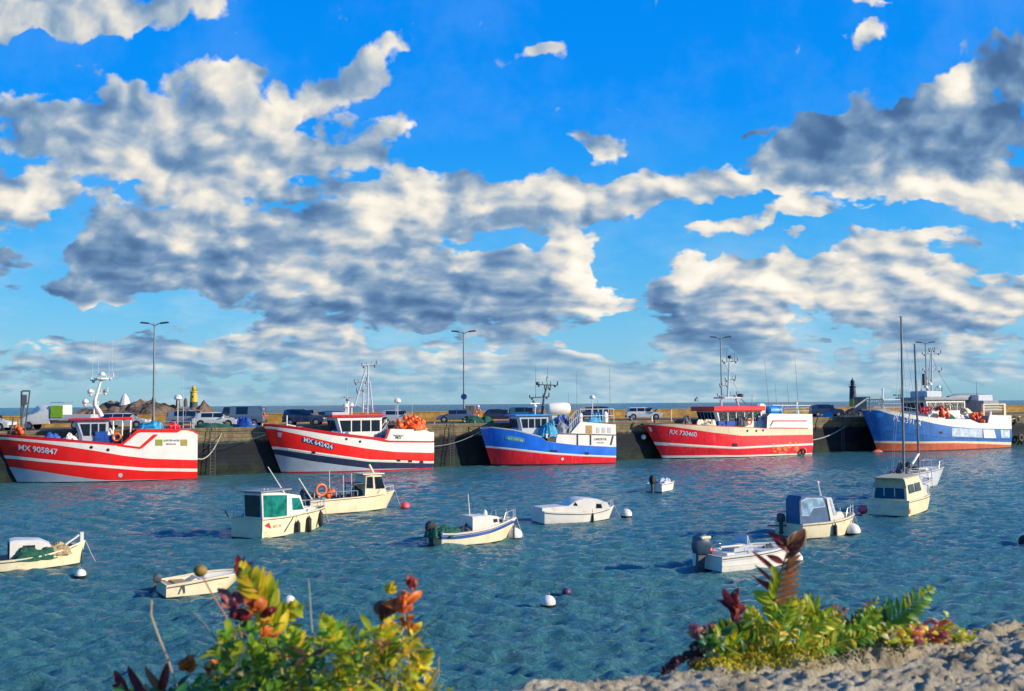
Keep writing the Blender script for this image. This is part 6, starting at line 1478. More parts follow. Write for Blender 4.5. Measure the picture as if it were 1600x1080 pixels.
def lighthouse(px, base, top, Y, w, lower, upper, label, lanternm):
    b = atY(px, base, Y); t = atY(px, top, Y); h = t.z-b.z; o = empty('lighthouse', (b.x, Y, b.z), 0); tag(o, label, 'lighthouse', 'small lighthouses on the rocks')
    r = w/2
    mb = MB(); mb.lathe((0, 0, 0), [(r*1.05, -2), (r*1.02, 0), (r*.95, h*.30)], 20); mb.build('tower_base', lower, o, smooth=True)
    mb = MB(); mb.lathe((0, 0, 0), [(r*.95, h*.30), (r*.80, h*.66), (r*1.0, h*.68), (r*1.0, h*.71), (r*.6, h*.71)], 20); tw = mb.build('tower', upper, o, smooth=True)
    mb = MB(); mb.torus((0, 0, h*.76), r*.95, r*.05, 20, 5, 'Z'); mb.build('gallery_rail', DGREY, o)
    mb = MB(); mb.lathe((0, 0, 0), [(r*.5, h*.71), (r*.55, h*.84), (r*.6, h*.85), (r*.3, h*.91), (r*.1, h*.93), (r*.06, h)], 14); mb.build('lantern', lanternm, o, smooth=True)
    mb = MB(); mb.box((0, -r*.86, h*.5), (r*.3, r*.2, h*.07)); mb.build('window', BLACK, o)
YEL = M('lighthouse_yellow', (.62, .42, .03), .6, var=.1); LBL = M('lighthouse_dark', (.03, .04, .07), .6, var=.15)
lighthouse(302.5, 640, 600, 430, 3.3, M('dark_stone_tower', (.07, .08, .09), .8, var=.3), YEL, 'yellow topped lighthouse on the rocks at the left', YEL)
lighthouse(1333, 638, 589, 600, 4.2, YEL, LBL, 'dark topped lighthouse far out at the right', LBL)
b = atY(195, 630, 414); mb = MB(); mb.lathe((0, 0, 0), [(2.3, -1), (1.5, 2.0), (.5, 3.6), (.15, 3.9)], 10); o = mb.build('white_beacon', PWHITE, None); o.location = b; tag(o, 'small white stone beacon on top of the rocky islet', 'beacon')
for px_, h_ in ((240, 3.0), (278, 2.4), (290, 2.2)):
    b = atY(px_, 632, 416); mb = MB(); mb.lathe((0, 0, 0), [(.9, -1), (.8, h_*.6), (.5, h_), (.1, h_+.5)], 7); o = mb.build('stone_marker', ROCK, None); o.location = b; tag(o, {240: 'dark stone marker on the rocks just behind the first lamp post', 278: 'stone marker midway between first lamp post and left lighthouse', 290: 'stone marker close against the left lighthouse'}[px_], 'marker')
# mooring posts on the deck edge etc. beyond ship 5: quay shed structure
p = qpx(1532, 8, QZ); 
# ------------------------------------------------------------------ foreground wall and its plants
WZ = 6.2
E0 = at(860, 1082, WZ); E1 = at(1600, 968, WZ); EH = (E1-E0); EL = EH.length; EH.normalize(); EN = Vector((EH.y, -EH.x, 0))   # EN points back to the camera
def edge(px):
    d = ray(px, 1000); u = d.x/d.y; s = (u*E0.y-E0.x)/(EH.x-u*EH.y); p = E0+EH*s; return p
ns, nt = 620, 200
s_ = np.linspace(-1.6, 2.6, ns); t_ = np.concatenate([np.linspace(-.9, 0, 46)[:-1], np.linspace(0, .5, 110)[:-1], np.linspace(.5, 1.5, 46)])
nt = len(t_)
Sg, Tg = np.meshgrid(s_, t_, indexing='ij')
tn = np.maximum(Tg, 0)
fx = fbm(Sg*6, tn*11, 4, 5); fy = fbm(Sg*28, tn*40, 5, 11, .62); cells = np.abs(fbm(Sg*14, tn*26, 3, 23)-.5)
hz_ = (fx-.5)*.032+(fy-.5)*.028-np.clip(.05-cells, 0, 1)*.22+(fbm(Sg*60, tn*75, 3, 77, .6)-.5)*.012
hollow = -.05*np.exp(-(((Sg-.70)/.16)**2+((Tg-.10)/.028)**2))+.012*np.exp(-(((Sg-.66)/.3)**2+((Tg-.02)/.03)**2))
q_ = fbm(Sg*11, tn*20, 4, 91, .6)*9; st_ = np.floor(q_)+np.clip((q_-np.floor(q_))*4-1.5, 0, 1); q2 = fbm(Sg*34, tn*55, 3, 97, .6)*7; st2 = np.floor(q2)+np.clip((q2-np.floor(q2))*4-1.5, 0, 1)
hz_ = hz_*.6+(st_/9-.5)*.022+(st2/7-.5)*.026+(fbm(Sg*95, tn*130, 2, 83, .6)-.5)*.010+hollow
rnd_ = np.where(Tg < .05, -((.05-np.maximum(Tg, -.0))/.05)**2*.03, 0)
drop_ = np.where(Tg < 0, Tg*5.0, 0)
out_ = np.where(Tg < 0, -.02*np.sin(np.clip(-Tg*30, 0, 1.5)), 0)+np.where(Tg < 0.02, (fbm(Sg*9, Tg*30+3, 4, 31)-.5)*.09, 0)
wig = (fbm(Sg*5, Sg*0+2, 4, 41)-.5)*.05
Tm = np.where(Tg < 0, 0, Tg)-out_+wig*np.clip(1-tn/.3, 0, 1)
Xw = E0.x+EH.x*Sg+EN.x*Tm; Yw = E0.y+EH.y*Sg+EN.y*Tm; Zw = WZ+.020*np.clip(1-Sg/0.42, 0, 1)+hz_+rnd_*.5+drop_
gm = bpy.data.materials.new('granite_wall_top'); gm.use_nodes = True; t = gm.node_tree; b = t.nodes['Principled BSDF']; b.inputs['Roughness'].default_value = .92
tcn = N(t, 'ShaderNodeTexCoord'); n1 = noise(t, tcn.outputs['Object'], 9, 8, .65); n2 = noise(t, tcn.outputs['Object'], 60, 6, .7); n3 = noise(t, tcn.outputs['Object'], 4, 5, .6)
c = ramp(t, n1.outputs['Fac'], [(.24, (.12, .09, .05)), (.36, (.40, .33, .20)), (.52, (.60, .52, .35)), (.75, (.74, .68, .52))])
c = mix(t, smooth(t, n2.outputs['Fac'], .60, .74), c, (.55, .47, .33)); c = mix(t, smooth(t, n2.outputs['Fac'], .38, .28), c, (.07, .05, .035))
c = mix(t, mth(t, 'MULTIPLY', smooth(t, n3.outputs['Fac'], .56, .68), .7), c, (.38, .26, .05))
t.links.new(c, b.inputs['Base Color']); bp = N(t, 'ShaderNodeBump'); bp.inputs['Strength'].default_value = 1.0; bp.inputs['Distance'].default_value = .022
t.links.new(n2.outputs['Fac'], bp.inputs['Height']); t.links.new(bp.outputs[0], b.inputs['Normal'])
w = np_mesh('stone_parapet', np.stack([Xw, Yw, Zw], -1), ns, nt, gm); tag(w, 'rough lichened granite wall top in the lower right corner', 'wall')
def leafmat(name, c, tip=None, rough=.45, trans=.4, var=.25):
    m = bpy.data.materials.new(name); m.use_nodes = True; t = m.node_tree; b = t.nodes['Principled BSDF']; b.inputs['Roughness'].default_value = rough
    tc = N(t, 'ShaderNodeTexCoord'); n = noise(t, tc.outputs['Object'], 55, 4, .6); n2 = noise(t, tc.outputs['Object'], 14, 3, .5)
    col = mix(t, smooth(t, n2.outputs['Fac'], .35, .65), tuple(x*(1-var) for x in c), tuple(min(1, x*(1+var)) for x in c))
    if tip: col = mix(t, smooth(t, n.outputs['Fac'], .52, .66), col, tip)
    t.links.new(col, b.inputs['Base Color'])
    tr = N(t, 'ShaderNodeBsdfTranslucent'); t.links.new(col, tr.inputs[0]); mx = N(t, 'ShaderNodeMixShader'); mx.inputs[0].default_value = trans
    t.links.new(b.outputs[0], mx.inputs[1]); t.links.new(tr.outputs[0], mx.inputs[2]); t.links.new(mx.outputs[0], t.nodes['Material Output'].inputs[0])
    return m
L_DG = leafmat('dark_green_leaf', (.018, .115, .028)); L_MG = leafmat('green_leaf', (.14, .32, .015)); L_OL = leafmat('olive_leaf', (.38, .44, .010)); L_YE = leafmat('yellow_leaf', (.74, .56, .015), (.80, .28, .02))
L_OR = leafmat('orange_withered_leaf', (.72, .17, .012), (.30, .03, .02)); L_RD = leafmat('dark_red_withered_leaf', (.22, .022, .02), (.07, .012, .03)); L_BR = leafmat('brown_withered_leaf', (.26, .10, .03), (.10, .03, .025)); L_PK = leafmat('dusky_pink_leaf', (.42, .10, .12), (.62, .25, .12)); L_CR = leafmat('cream_leaf_edge', (.62, .55, .25)); L_RO = leafmat('rust_pinna', (.58, .19, .03), (.30, .05, .03))
STK = M('dry_stalk', (.42, .33, .18), .8, var=.2, scale=30); STD = M('dark_stalk', (.06, .035, .03), .8, var=.3, scale=30)
def leaf(mb, base, d, up, ln, w, curl=.3, fold=.15, n=6, tipw=.0, wav=0.0, rg=random):
    """one leaf blade: base point, growing direction, face normal hint"""
    d = Vector(d).normalized(); up = Vector(up); up = (up-d*up.dot(d))
    if up.length < 1e-4: up = d.orthogonal()
    up.normalize(); s = d.cross(up); rows = []; ph = rg.uniform(0, 6)
    for k in range(n+1):
        f = k/n; ww = w/2*(math.sin(math.pi*min(1, (f*.94+.04)))**.65)*(1-.25*f)
        a = curl*f*2.2; c = Vector(base)+d*(ln*math.sin(a)/(max(.05, curl*2.2)) if abs(curl) > .02 else ln*f)+up*(-(1-math.cos(a))*ln/max(.05, abs(curl)*2.2) if abs(curl) > .02 else 0)
        wv = wav*math.sin(f*9+ph)*w
        rows.append([c-s*ww+up*(fold*ww+wv), c-up*0.0, c+s*ww+up*(fold*ww-wv)])
    mb.grid(rows)
def pt(px, py, Y): return atY(px, py, Y)
def pinnate(mb, path, Y, ln, w, n, cols, rgen, lean=.55, stubby=1.0, depth=.015, both=True, taper=True, rachis=None):
    """fern frond: path in pixels from base to tip; pinnae in alternate pairs; cols = material slots to choose from"""
    P3 = [pt(x, y, Y+depth*math.sin(k*1.3)) for k, (x, y) in enumerate(path)]
    seg = [0]
    for a, b_ in zip(P3, P3[1:]): seg.append(seg[-1]+(b_-a).length)
    def at_(f):
        t0 = f*seg[-1]
        for k in range(len(P3)-1):
            if t0 <= seg[k+1]: return P3[k].lerp(P3[k+1], (t0-seg[k])/(seg[k+1]-seg[k])), (P3[k+1]-P3[k]).normalized()
        return P3[-1], (P3[-1]-P3[-2]).normalized()
    nrm = Vector((.15, -1, .25)).normalized()
    for k in range(n):
        f = .12+.86*k/(n-1); c, tg = at_(f); side = tg.cross(nrm).normalized()
        prof = (math.sin(math.pi*(.22+.74*f))**.8) if taper else 1.0
        for sg in (1, -1):
            if not both and sg < 0: continue
            d = (side*sg*(1-lean*.4)+tg*lean+nrm*rgen.uniform(-.25, .45)).normalized()
            mb.cur = rgen.choice(cols); leaf(mb, c+tg*(.004*sg), d, nrm+side*rgen.uniform(-.3, .3), ln*prof*rgen.uniform(.8, 1.15)*stubby, w*rgen.uniform(.8, 1.2)*(.6+.4*prof), rgen.uniform(.1, .5), .2, 5, wav=.08, rg=rgen)
    return P3
def stem(name, pts, r, m, parent, r2=None):
    mb = MB(); mb.tube(pts, r, 6, r2=r2 if r2 else r*.6); return mb.build(name, m, parent, smooth=True)
def withered(name, px, py, Y, rx, ry, m, parent, seed, n=7, rot=0.0):
    """a curled dead leaf head: overlapping cupped blades"""
    rg = random.Random(seed); mb = MB(); c = pt(px, py, Y); k = Y/F
    for i in range(n):
        a = rot+rg.uniform(-1, 1)*.9; d = Vector((math.sin(a), rg.uniform(-.5, .3), math.cos(a)))
        off = Vector((rg.uniform(-.3, .3)*rx*k, rg.uniform(-.3, .3)*rx*k, -ry*k*.8+rg.uniform(0, .5)*ry*k))
        leaf(mb, c+off, d, Vector((rg.uniform(-1, 1), -1, rg.uniform(-.3, .6))), ry*k*1.7*rg.uniform(.7, 1), rx*k*1.5*rg.uniform(.7, 1.1), rg.uniform(.45, .9), .5, 7, wav=.10, rg=rg)
    mb.ball(c-Vector((0, -.004, ry*k*.15)), rx*k*.62, 10, sq=(1, .8, ry/rx*.95), jit=.18, rnd=rg)
    return mb.build(name, m, parent, smooth=True, angle=70)
# ---- left shrub
rg6 = random.Random(66)
b0 = edge(470); b0.z = WZ-.05
SH = empty('leafy_shrub', b0, 0); tag(SH, 'blurred green and yellow leafy shrub with orange tips at the bottom left', 'shrub')
def loc(o): o.location = -SH.location if o.parent == SH else o.location
top = [(168, 1080), (215, 1072), (300, 1066), (325, 1045), (338, 985), (365, 965), (420, 960), (450, 975), (480, 988), (515, 972), (540, 968), (575, 975), (600, 958), (625, 955), (645, 990), (662, 1030), (676, 1075), (690, 1110)]
ML = [L_DG, L_MG, L_OL, L_YE, L_CR, L_BR]
mb = MB()
for i in range(1250):
    px_ = rg6.uniform(185, 690) if i % 3 else rg6.uniform(320, 690); tp = interp(top, px_); f = rg6.random()**.8; py_ = tp+10+f*(1150-tp)*.95
    Y_ = 1.62+rg6.uniform(-.17, .20)+.0002*(1080-py_); c = pt(px_, py_, Y_)
    g = (px_-300)/300+rg6.gauss(0, .30)-(py_-1010)/600
    mb.cur = 0 if g < .10 else 1 if g < .38 else 2 if g < 1.0 else 3
    if rg6.random() < .035: mb.cur = 4
    if rg6.random() < .03: mb.cur = 5
    if px_ < 330 and rg6.random() < .85: mb.cur = rg6.choice([0, 0, 1])
    base_a = rg6.uniform(0, 6.28); nl = rg6.choice([1, 2, 3, 4]); axis = Vector((rg6.uniform(-.6, .6), rg6.uniform(-.7, .2), 1)).normalized(); e1 = axis.orthogonal().normalized(); e2 = axis.cross(e1)
    for q in range(nl):
        a = base_a+q*6.28/max(3, nl)+rg6.uniform(-.3, .3); d = (e1*math.cos(a)+e2*math.sin(a))+axis*rg6.uniform(.1, .9)
        leaf(mb, c, d, axis, rg6.choice([rg6.uniform(.010, .022), rg6.uniform(.016, .040)]), rg6.uniform(.006, .014), rg6.uniform(.05, .5), .25, 5, wav=.06, rg=rg6)
fo = mb.build('foliage', ML, SH, smooth=True, angle=80); fo.location = -b0
def P_(o): o.location = -b0; return o
for k in range(16):
    x1 = 350+k*20+rg6.uniform(-8, 8); tp = interp(top, x1)
    P_(stem('stem', [pt(470+(x1-470)*.3, 1160, 1.62), pt(470+(x1-470)*.7, 1090, 1.62+rg6.uniform(-.05, .05)), pt(x1, tp+12, 1.62+rg6.uniform(-.08, .08))], .0022, STK if k % 3 else STD, SH))
mb = MB(); pinnate(mb, [(440, 1020), (432, 985), (415, 945), (396, 912), (378, 888)], 1.60, .048, .0125, 15, [0, 0, 1, 0], rg6, lean=.9); P_(mb.build('fern_frond', [L_YE, L_OL, L_RO], SH, smooth=True, angle=80))
mb = MB(); pinnate(mb, [(405, 1000), (430, 972), (452, 955), (470, 945)], 1.66, .028, .010, 11, [0, 1], rg6, lean=.7); P_(mb.build('fern_frond', [L_YE, L_OL], SH, smooth=True, angle=80))
P_(withered('withered_leaf', 379, 893, 1.60, 11, 24, L_RD, SH, 1, 6)); P_(withered('withered_leaf', 397, 945, 1.57, 13, 16, L_OR, SH, 2, 7)); P_(withered('withered_leaf', 411, 986, 1.56, 10, 18, L_OR, SH, 3, 7, .4)); P_(withered('withered_leaf', 366, 935, 1.60, 15, 22, L_PK, SH, 4, 5)); P_(withered('withered_leaf', 420, 955, 1.6, 11, 12, L_RD, SH, 14, 6)); P_(withered('withered_leaf', 372, 958, 1.58, 13, 15, L_RD, SH, 15, 6))
P_(withered('withered_leaf', 632, 937, 1.60, 12, 24, L_OR, SH, 5, 8)); P_(withered('withered_leaf', 640, 908, 1.60, 12, 11, L_RD, SH, 6, 7, 1.0)); P_(withered('withered_leaf', 613, 917, 1.60, 11, 13, L_YE, SH, 7, 5)); P_(withered('withered_leaf', 637, 968, 1.60, 11, 15, L_RO, SH, 8, 5)); P_(withered('withered_leaf', 647, 982, 1.6, 10, 13, L_YE, SH, 16, 5)); P_(withered('withered_leaf', 598, 952, 1.61, 13, 26, L_BR, SH, 17, 4))
P_(withered('withered_leaf', 291, 1037, 1.60, 14, 14, L_OR, SH, 9, 8)); P_(withered('withered_leaf', 327, 1040, 1.60, 18, 12, L_OR, SH, 10, 6, 1.2)); P_(stem('stem', [pt(640, 1060, 1.6), pt(636, 1000, 1.6), pt(632, 960, 1.6)], .002, STK, SH)); P_(stem('stem', [pt(632, 1010, 1.6), pt(660, 985, 1.6), pt(686, 965, 1.6)], .0014, STD, SH))
for k, (x0, y0, x1, y1) in enumerate(((200, 1085, 178, 1050), (230, 1090, 196, 1046), (262, 1085, 222, 1048), (250, 1085, 262, 1040), (215, 1095, 175, 1070))):
    mb = MB(); c0, c1 = pt(x0, y0, 1.58), pt(x1, y1, 1.58); leaf(mb, c0, c1-c0, Vector((rg6.uniform(-.5, .5), -1, .2)), (c1-c0).length*1.1, .016, .25, .5, 7, rg=rg6); P_(mb.build('withered_leaf', L_RD if k != 2 else L_BR, SH, smooth=True))
P_(stem('stem', [pt(225, 1070, 1.57), pt(240, 1085, 1.57), pt(262, 1110, 1.57)], .0035, STK, SH)); P_(stem('stem', [pt(330, 1050, 1.57), pt(352, 1058, 1.57), pt(372, 1068, 1.57)], .004, M('pale_twig', (.55, .42, .25), .8), SH))
for k in range(9):
    a = rg6.uniform(600, 690); mb = MB(); y0 = rg6.uniform(1050, 1100); P_(stem('stem', [pt(a-20, y0+40, 1.6), pt(a, y0, 1.6), pt(a+rg6.uniform(0, 22), y0-rg6.uniform(15, 40), 1.6)], .0012, STK, SH))
# seed head and grass
o = empty('seed_head_stalk', pt(375, 1000, 1.66)); tag(o, 'single brown round seed head on a leaning stalk in front of the open punt', 'seed head'); sv = SH
mb = MB(); mb.ball((0, 0, 0), .0115, 12, sq=(1, .9, .85), jit=.06, rnd=rg6); q = mb.build('seed_head', M('brown_seed_head', (.22, .15, .03), .8, var=.4, scale=90), o, smooth=True); q.location = pt(313, 892, 1.66)-o.location
mb = MB(); mb.tube([pt(316, 900, 1.66)-o.location, pt(335, 935, 1.66)-o.location, pt(352, 962, 1.66)-o.location, pt(385, 1040, 1.66)-o.location], .0012, 6, r2=.0016); mb.build('stalk', M('russet_stalk', (.36, .18, .10), .8), o, smooth=True)
for k, (pth, lab) in enumerate((([(237, 938), (236, 962), (246, 990), (262, 1030), (285, 1100)], 'pale dry grass blade below the open punt'), ([(300, 955), (318, 972), (345, 1010), (390, 1060)], 'thin grey stem leaning over the water left of the shrub'), ([(482, 905), (484, 930), (486, 965), (490, 1010)], 'faint upright stem rising above the middle of the shrub'))):
    mb = MB(); mb.tube([pt(x, y, 1.52) for x, y in pth], .0009 if k else .0013, 5, r2=.0014); o = mb.build('grass_stem', [STK, M('grey_stalk', (.16, .17, .17), .8), M('pale_grass', (.30, .34, .25), .8)][k], None, smooth=True); tag(o, lab, 'grass stem', 'dry stems beside the shrub')
# ---- right hand plants on the wall edge
rg7 = random.Random(77)
def Ye(px, back=0.0): return edge(px).y-back
b1 = edge(1200); b1.z = WZ
RF = empty('wall_fern', b1, 0); tag(RF, 'fern growing from the wall with one upright rust brown frond and low green ones', 'fern')
def P1(o): o.location = -b1; return o
Yf = Ye(1215)-.03
mb = MB(); path = [(1196, 1000), (1204, 965), (1212, 930), (1220, 895), (1228, 868)]
P3 = [pt(x, y, Yf) for x, y in path]; k_ = Yf/F
for i in range(9):       # reddish right-hand pinnae and thin left-hand ones
    f = i/8; x_ = 1207+20*f; y_ = 945-72*f
    mb.cur = rg7.choice([0, 0, 0, 1]); leaf(mb, pt(x_, y_, Yf), Vector((1, -.2, .35+.3*f)), Vector((0, -1, .4)), (44-14*f)*k_, 8.5*k_, .12, .35, 6, wav=.06, rg=rg7)
for (xa, ya, xb, yb, w_) in ((1218, 898, 1178, 862, 9), (1214, 915, 1182, 884, 7), (1212, 930, 1178, 900, 6), (1224, 880, 1200, 868, 12), (1214, 922, 1188, 905, 6)):
    a, c = pt(xa, ya, Yf), pt(xb, yb, Yf); mb.cur = 2; leaf(mb, a, c-a, Vector((0, -1, .3)), (c-a).length*1.05, w_*k_, .1, .4, 6, rg=rg7)
for i in range(4): mb.cur = 3; leaf(mb, pt(1210+2*i, 935-9*i, Yf-.002), Vector((rg7.uniform(-.5, .7), -.2, 1)), Vector((0, -1, .2)), 26*k_, 14*k_, .15, .3, 5, wav=.05, rg=rg7)
P1(mb.build('fern_frond', [L_RO, L_BR, L_RD, L_OL], RF, smooth=True, angle=80)); P1(stem('stem', P3, .0022, STD, RF))
mb = MB(); mb.cur = 0
for (xa, ya, xb, yb, w_) in ((1214, 942, 1180, 924, 20), (1212, 950, 1184, 935, 14)): a, c = pt(xa, ya, Yf), pt(xb, yb, Yf); leaf(mb, a, c-a, Vector((0, -1, .5)), (c-a).length*1.1, w_*k_, .15, .2, 6, rg=rg7)
P1(mb.build('leaf', L_OL, RF, smooth=True))
for j, (pth, ln_, n_) in enumerate((([(1190, 1020), (1172, 1000), (1150, 985), (1128, 975)], .030, 11), ([(1215, 1020), (1232, 985), (1245, 960), (1252, 940)], .034, 12), ([(1240, 1020), (1268, 990), (1290, 970), (1312, 958)], .036, 12), ([(1185, 1015), (1184, 985), (1178, 965), (1166, 950)], .026, 10), ([(1270, 1022), (1310, 1004), (1340, 996), (1372, 992)], .032, 11), ([(1215, 1015), (1218, 990), (1226, 965), (1240, 935)], .030, 11), ([(1160, 1025), (1135, 1012), (1112, 1008)], .026, 9))):
    mb = MB(); pinnate(mb, pth, Ye(1215)-.06-.008*j, ln_*.9, .0075, int(n_*1.5), [0, 0, 1, 2], rg7, lean=.6); P1(mb.build('fern_frond', [L_OL, L_MG, L_YE], RF, smooth=True, angle=80)); P1(stem('stem', [pt(x, y, Ye(1215)-.06-.008*j) for x, y in pth], .0014, L_OL, RF))
for j, (pth, ln_, n_) in enumerate((([(560, 1060), (545, 1020), (520, 990), (500, 965)], .032, 12), ([(600, 1060), (605, 1010), (600, 975)], .030, 11), ([(480, 1060), (470, 1020), (450, 985)], .032, 11), ([(380, 1060), (362, 1020), (342, 992)], .034, 11), ([(640, 1070), (655, 1040), (668, 1015)], .026, 10), ([(420, 1070), (400, 1035), (392, 1005)], .034, 11), ([(530, 1075), (545, 1035), (562, 1000)], .030, 11))):
    mb = MB(); pinnate(mb, pth, 1.50+.01*j, ln_*.9, .0085, int(n_*1.4), [0, 0, 1, 2] if j not in (3, 5) else [1, 1, 0], rg6, lean=.6); P_(mb.build('fern_frond', [L_OL, L_MG, L_YE], SH, smooth=True, angle=80)); P_(stem('stem', [pt(x, y, 1.50+.01*j) for x, y in pth], .0013, L_OL, SH))
# curled brown tip above the frond
mb = MB()
for (xa, ya, xb, yb, w_, c_) in ((1236, 862, 1212, 838, 20, 0), (1236, 862, 1256, 828, 22, 1), (1232, 855, 1246, 832, 18, 1), (1236, 858, 1262, 840, 16, 1), (1228, 850, 1204, 832, 12, 0), (1234, 868, 1234, 846, 18, 1)):
    mb.cur = c_; a, c = pt(xa, ya, Yf), pt(xb, yb, Yf); leaf(mb, a, c-a, Vector((rg7.uniform(-.4, .4), -1, .2)), (c-a).length*1.15, w_*k_, .3, .45, 7, wav=.08, rg=rg7)
P1(mb.build('withered_leaf', [L_RD, L_BR], RF, smooth=True, angle=80)); P1(stem('stem', [pt(1228, 868, Yf), pt(1234, 860, Yf)], .0015, STD, RF))
P1(withered('withered_leaf', 1150, 940, Ye(1150)-.02, 13, 28, L_RD, RF, 21, 7)); P1(withered('withered_leaf', 1147, 962, Ye(1150)-.02, 8, 14, L_PK, RF, 22, 4)); P1(stem('stem', [pt(1172, 1030, Ye(1165)-.02), pt(1165, 1000, Ye(1160)-.02), pt(1155, 972, Ye(1150)-.02)], .0025, L_OL, RF))
for k, q in enumerate(((1090, 988, 13, 15), (1108, 992, 13, 14), (1098, 1000, 9, 9), (1112, 978, 5, 8))): P1(withered('withered_leaf', q[0], q[1], Ye(1100)-.01, q[2], q[3], L_PK, RF, 30+k, 6))
P1(stem('stem', [pt(1096, 1004, Ye(1100)), pt(1104, 1022, Ye(1100)), pt(1118, 1040, Ye(1110)-.02)], .004, STD, RF))
# green leaf mass
LT = [(1095, 1010), (1110, 1000), (1125, 985), (1150, 985), (1165, 965), (1180, 975), (1195, 958), (1215, 950), (1240, 945), (1262, 950), (1285, 960), (1300, 985), (1330, 990), (1350, 970), (1380, 985), (1400, 1000)]
mb = MB()
for i in range(380):
    px_ = rg7.uniform(1095, 1330) if rg7.random() < .85 else rg7.uniform(1330, 1400); tp = interp(LT, px_); bt = edge(px_); by = 631-(px_-800)*.0075+.5*F/bt.y
    py_ = tp+rg7.random()*(by-8-tp); Y_ = Ye(px_)+rg7.uniform(-.07, .03); c = pt(px_, py_, Y_)
    g = (px_-1110)/110+rg7.gauss(0, .35)
    mb.cur = 0 if g < .25 else 1 if g < .5 else 2 if g < 2.1 else 1
    if 1190 < px_ < 1262 and py_ > 965 and rg7.random() < .45: mb.cur = 2
    if rg7.random() < .04: mb.cur = 3
    a = rg7.uniform(-1.3, 1.3); d = Vector((math.sin(a), rg7.uniform(-.7, .3), math.cos(a)+.2)); kk = Y_/F
    leaf(mb, c, d, Vector((rg7.uniform(-.8, .8), -1, rg7.uniform(.1, 1))), rg7.uniform(12, 30)*kk, rg7.uniform(5, 12)*kk, rg7.uniform(.05, .5), .3, 5, wav=.07, rg=rg7)
P1(mb.build('foliage', [L_DG, L_MG, L_OL, L_YE], RF, smooth=True, angle=80))
mb = MB(); kk = Ye(1195)/F; 
for (xa, ya, xb, yb) in ((1192, 1012, 1188, 975), (1196, 1010, 1196, 968), (1200, 985, 1212, 975)): a, c = pt(xa, ya, Ye(1195)-.07), pt(xb, yb, Ye(1195)-.07); leaf(mb, a, c-a, Vector((.3, -1, .2)), (c-a).length, 9*kk, .5, .4, 6, rg=rg7)
P1(mb.build('leaf', L_YE, RF, smooth=True))
mb = MB(); pinnate(mb, [(1300, 1012), (1325, 985), (1348, 960), (1368, 936)], Ye(1330)-.02, .028, .012, 10, [0, 1, 0], rg7, lean=.7); P1(mb.build('fern_frond', [L_BR, L_OL], RF, smooth=True, angle=80))
mb = MB(); pinnate(mb, [(1312, 1018), (1350, 995), (1385, 975), (1420, 950), (1440, 934), (1456, 918)], Ye(1380)-.02, .046, .013, 20, [0, 0, 1, 2], rg7, lean=.62); P1(mb.build('fern_frond', [L_MG, L_DG, L_OL], RF, smooth=True, angle=80)); P1(stem('stem', [pt(1312, 1018, Ye(1380)-.02), pt(1350, 995, Ye(1380)-.02), pt(1385, 975, Ye(1380)-.02), pt(1420, 950, Ye(1380)-.02), pt(1456, 918, Ye(1380)-.02)], .0015, L_OL, RF))
mb = MB(); pinnate(mb, [(1330, 1020), (1345, 990), (1352, 970), (1372, 950)], Ye(1350)-.04, .034, .011, 13, [0, 2], rg7, lean=.6); P1(mb.build('fern_frond', [L_MG, L_DG, L_OL], RF, smooth=True, angle=80))
mb = MB(); pinnate(mb, [(1290, 960), (1300, 955), (1322, 950)], Ye(1300)-.02, .016, .008, 5, [0], rg7); P1(mb.build('fern_frond', [L_RO], RF, smooth=True, angle=80))
# low reddish and yellow plant at the right
b2 = edge(1460); b2.z = WZ; LP = empty('creeping_plant', b2, 0); tag(LP, 'low creeping plant with pink and yellow leaves on the wall, right of the fern', 'plant')
mb = MB()
for i in range(230):
    px_ = rg7.uniform(1385, 1520); cy_ = 992+(.0 if px_ < 1490 else 12); Y_ = Ye(px_)-.03-rg7.uniform(0, .09); py_ = rg7.gauss(cy_, 9)+max(0, (1500-px_))*.03; c = pt(px_, py_, Y_); kk = Y_/F
    mb.cur = rg7.choice([0, 0, 1, 4]) if 1425 < px_ < 1475 else rg7.choice([1, 2, 2, 3, 1]); a = rg7.uniform(-1.6, 1.6)
    leaf(mb, c, Vector((math.sin(a), rg7.uniform(-.9, .2), math.cos(a)*.6+.2)), Vector((rg7.uniform(-.6, .6), -1, 1)), rg7.uniform(8, 20)*kk, rg7.uniform(5, 11)*kk, .4, .3, 4, wav=.08, rg=rg7)
o = mb.build('foliage', [L_PK, L_YE, L_OL, L_CR, L_OR], LP, smooth=True, angle=80); o.location = -b2
for k in range(9):
    x0 = 1400+12*k; mb = MB(); mb.tube([pt(x0, 1012, Ye(x0)-.06), pt(x0+6, 1000, Ye(x0)-.06), pt(x0+14, 992, Ye(x0)-.06)], .0016, 5); o = mb.build('stem', STD if k % 2 else STK, LP); o.location = -b2
for (x0, y0, x1, y1) in ((1512, 1022, 1506, 982), (1518, 1020, 1518, 990), (1500, 1020, 1494, 990)):
    mb = MB(); a, c = pt(x0, y0, Ye(1505)-.08), pt(x1, y1, Ye(1505)-.08); leaf(mb, a, c-a, Vector((.2, -1, .4)), (c-a).length, .012, .5, .4, 6, rg=rg7); o = mb.build('leaf', L_YE, LP, smooth=True); o.location = -b2
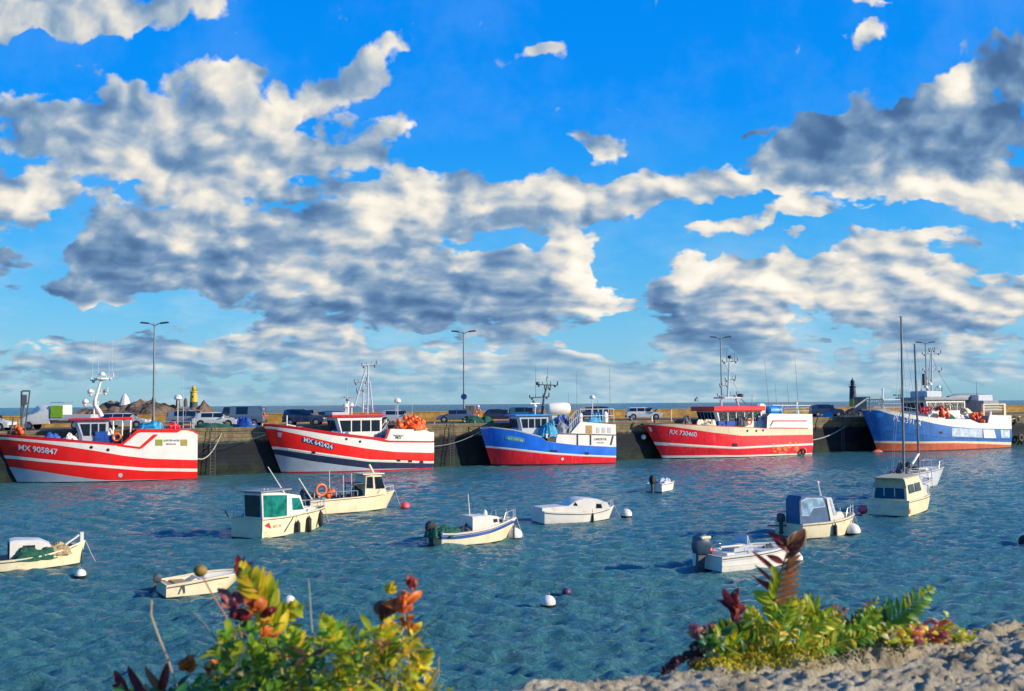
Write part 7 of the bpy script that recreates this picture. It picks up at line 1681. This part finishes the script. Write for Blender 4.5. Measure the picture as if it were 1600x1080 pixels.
# dark old root at the left of the fern
b3 = edge(1070); b3.z = WZ; o = empty('withered_root', b3, 0); tag(o, 'dark withered root hanging over the wall edge left of the fern', 'root')
for k, (pth, r_) in enumerate((([(1112, 1012), (1085, 1018), (1062, 1032), (1040, 1052)], .008), ([(1120, 1022), (1090, 1030), (1075, 1038)], .007), ([(1098, 1012), (1085, 1005), (1078, 1012)], .005))):
    mb = MB(); mb.tube([pt(x, y, Ye(1080)-.01-.004*j) for j, (x, y) in enumerate(pth)], [r_*(1.1-.15*j) for j in range(len(pth))], 8); q = mb.build('root_limb', M('dark_root', (.045, .025, .035), .8, var=.4, scale=60, bump=1, bscale=200), o, smooth=True); q.location = -b3
for k, q in enumerate(((1042, 1048, 12, 10), (1060, 1032, 10, 10), (1078, 1022, 12, 10), (1050, 1040, 9, 9))): w2 = withered('withered_leaf', q[0], q[1], Ye(1080)-.02, q[2], q[3], L_RD if k % 2 else M('dark_root', (.045, .025, .035)), o, 50+k, 6); w2.location = -b3
# moss: thousands of tiny tufts
MOSS = leafmat('yellow_green_moss', (.46, .40, .012), (.66, .50, .02), .8, .15); MOSD = leafmat('dark_moss', (.04, .065, .012), None, .9, .1)
mb = MB()
for i in range(9000):
    px_ = rg7.uniform(1078, 1300) if rg7.random() < .85 else rg7.uniform(1300, 1420); e = edge(px_); n_ = abs(rg7.gauss(0, .035))-.008
    if px_ > 1260: n_ = abs(rg7.gauss(.02, .03))
    c = e+EN*n_; c.z = WZ+.026-n_*.20+.006*math.sin(px_*.11)+rg7.uniform(-.016, .004)-(.012 if n_ < 0.004 else 0)
    mb.cur = 0 if (rg7.random() < .8 and px_ < 1255) else 1
    leaf(mb, c, Vector((rg7.uniform(-.6, .6), rg7.uniform(-.6, .6), 1)), Vector((rg7.uniform(-1, 1), -1, 0)), rg7.uniform(.003, .007), rg7.uniform(.002, .005), .2, .3, 2, rg=rg7)
o = mb.build('moss', [MOSS, MOSD], None); tag(o, kind='stuff'); tag(o, 'yellow green moss along the wall edge under the fern', 'moss')
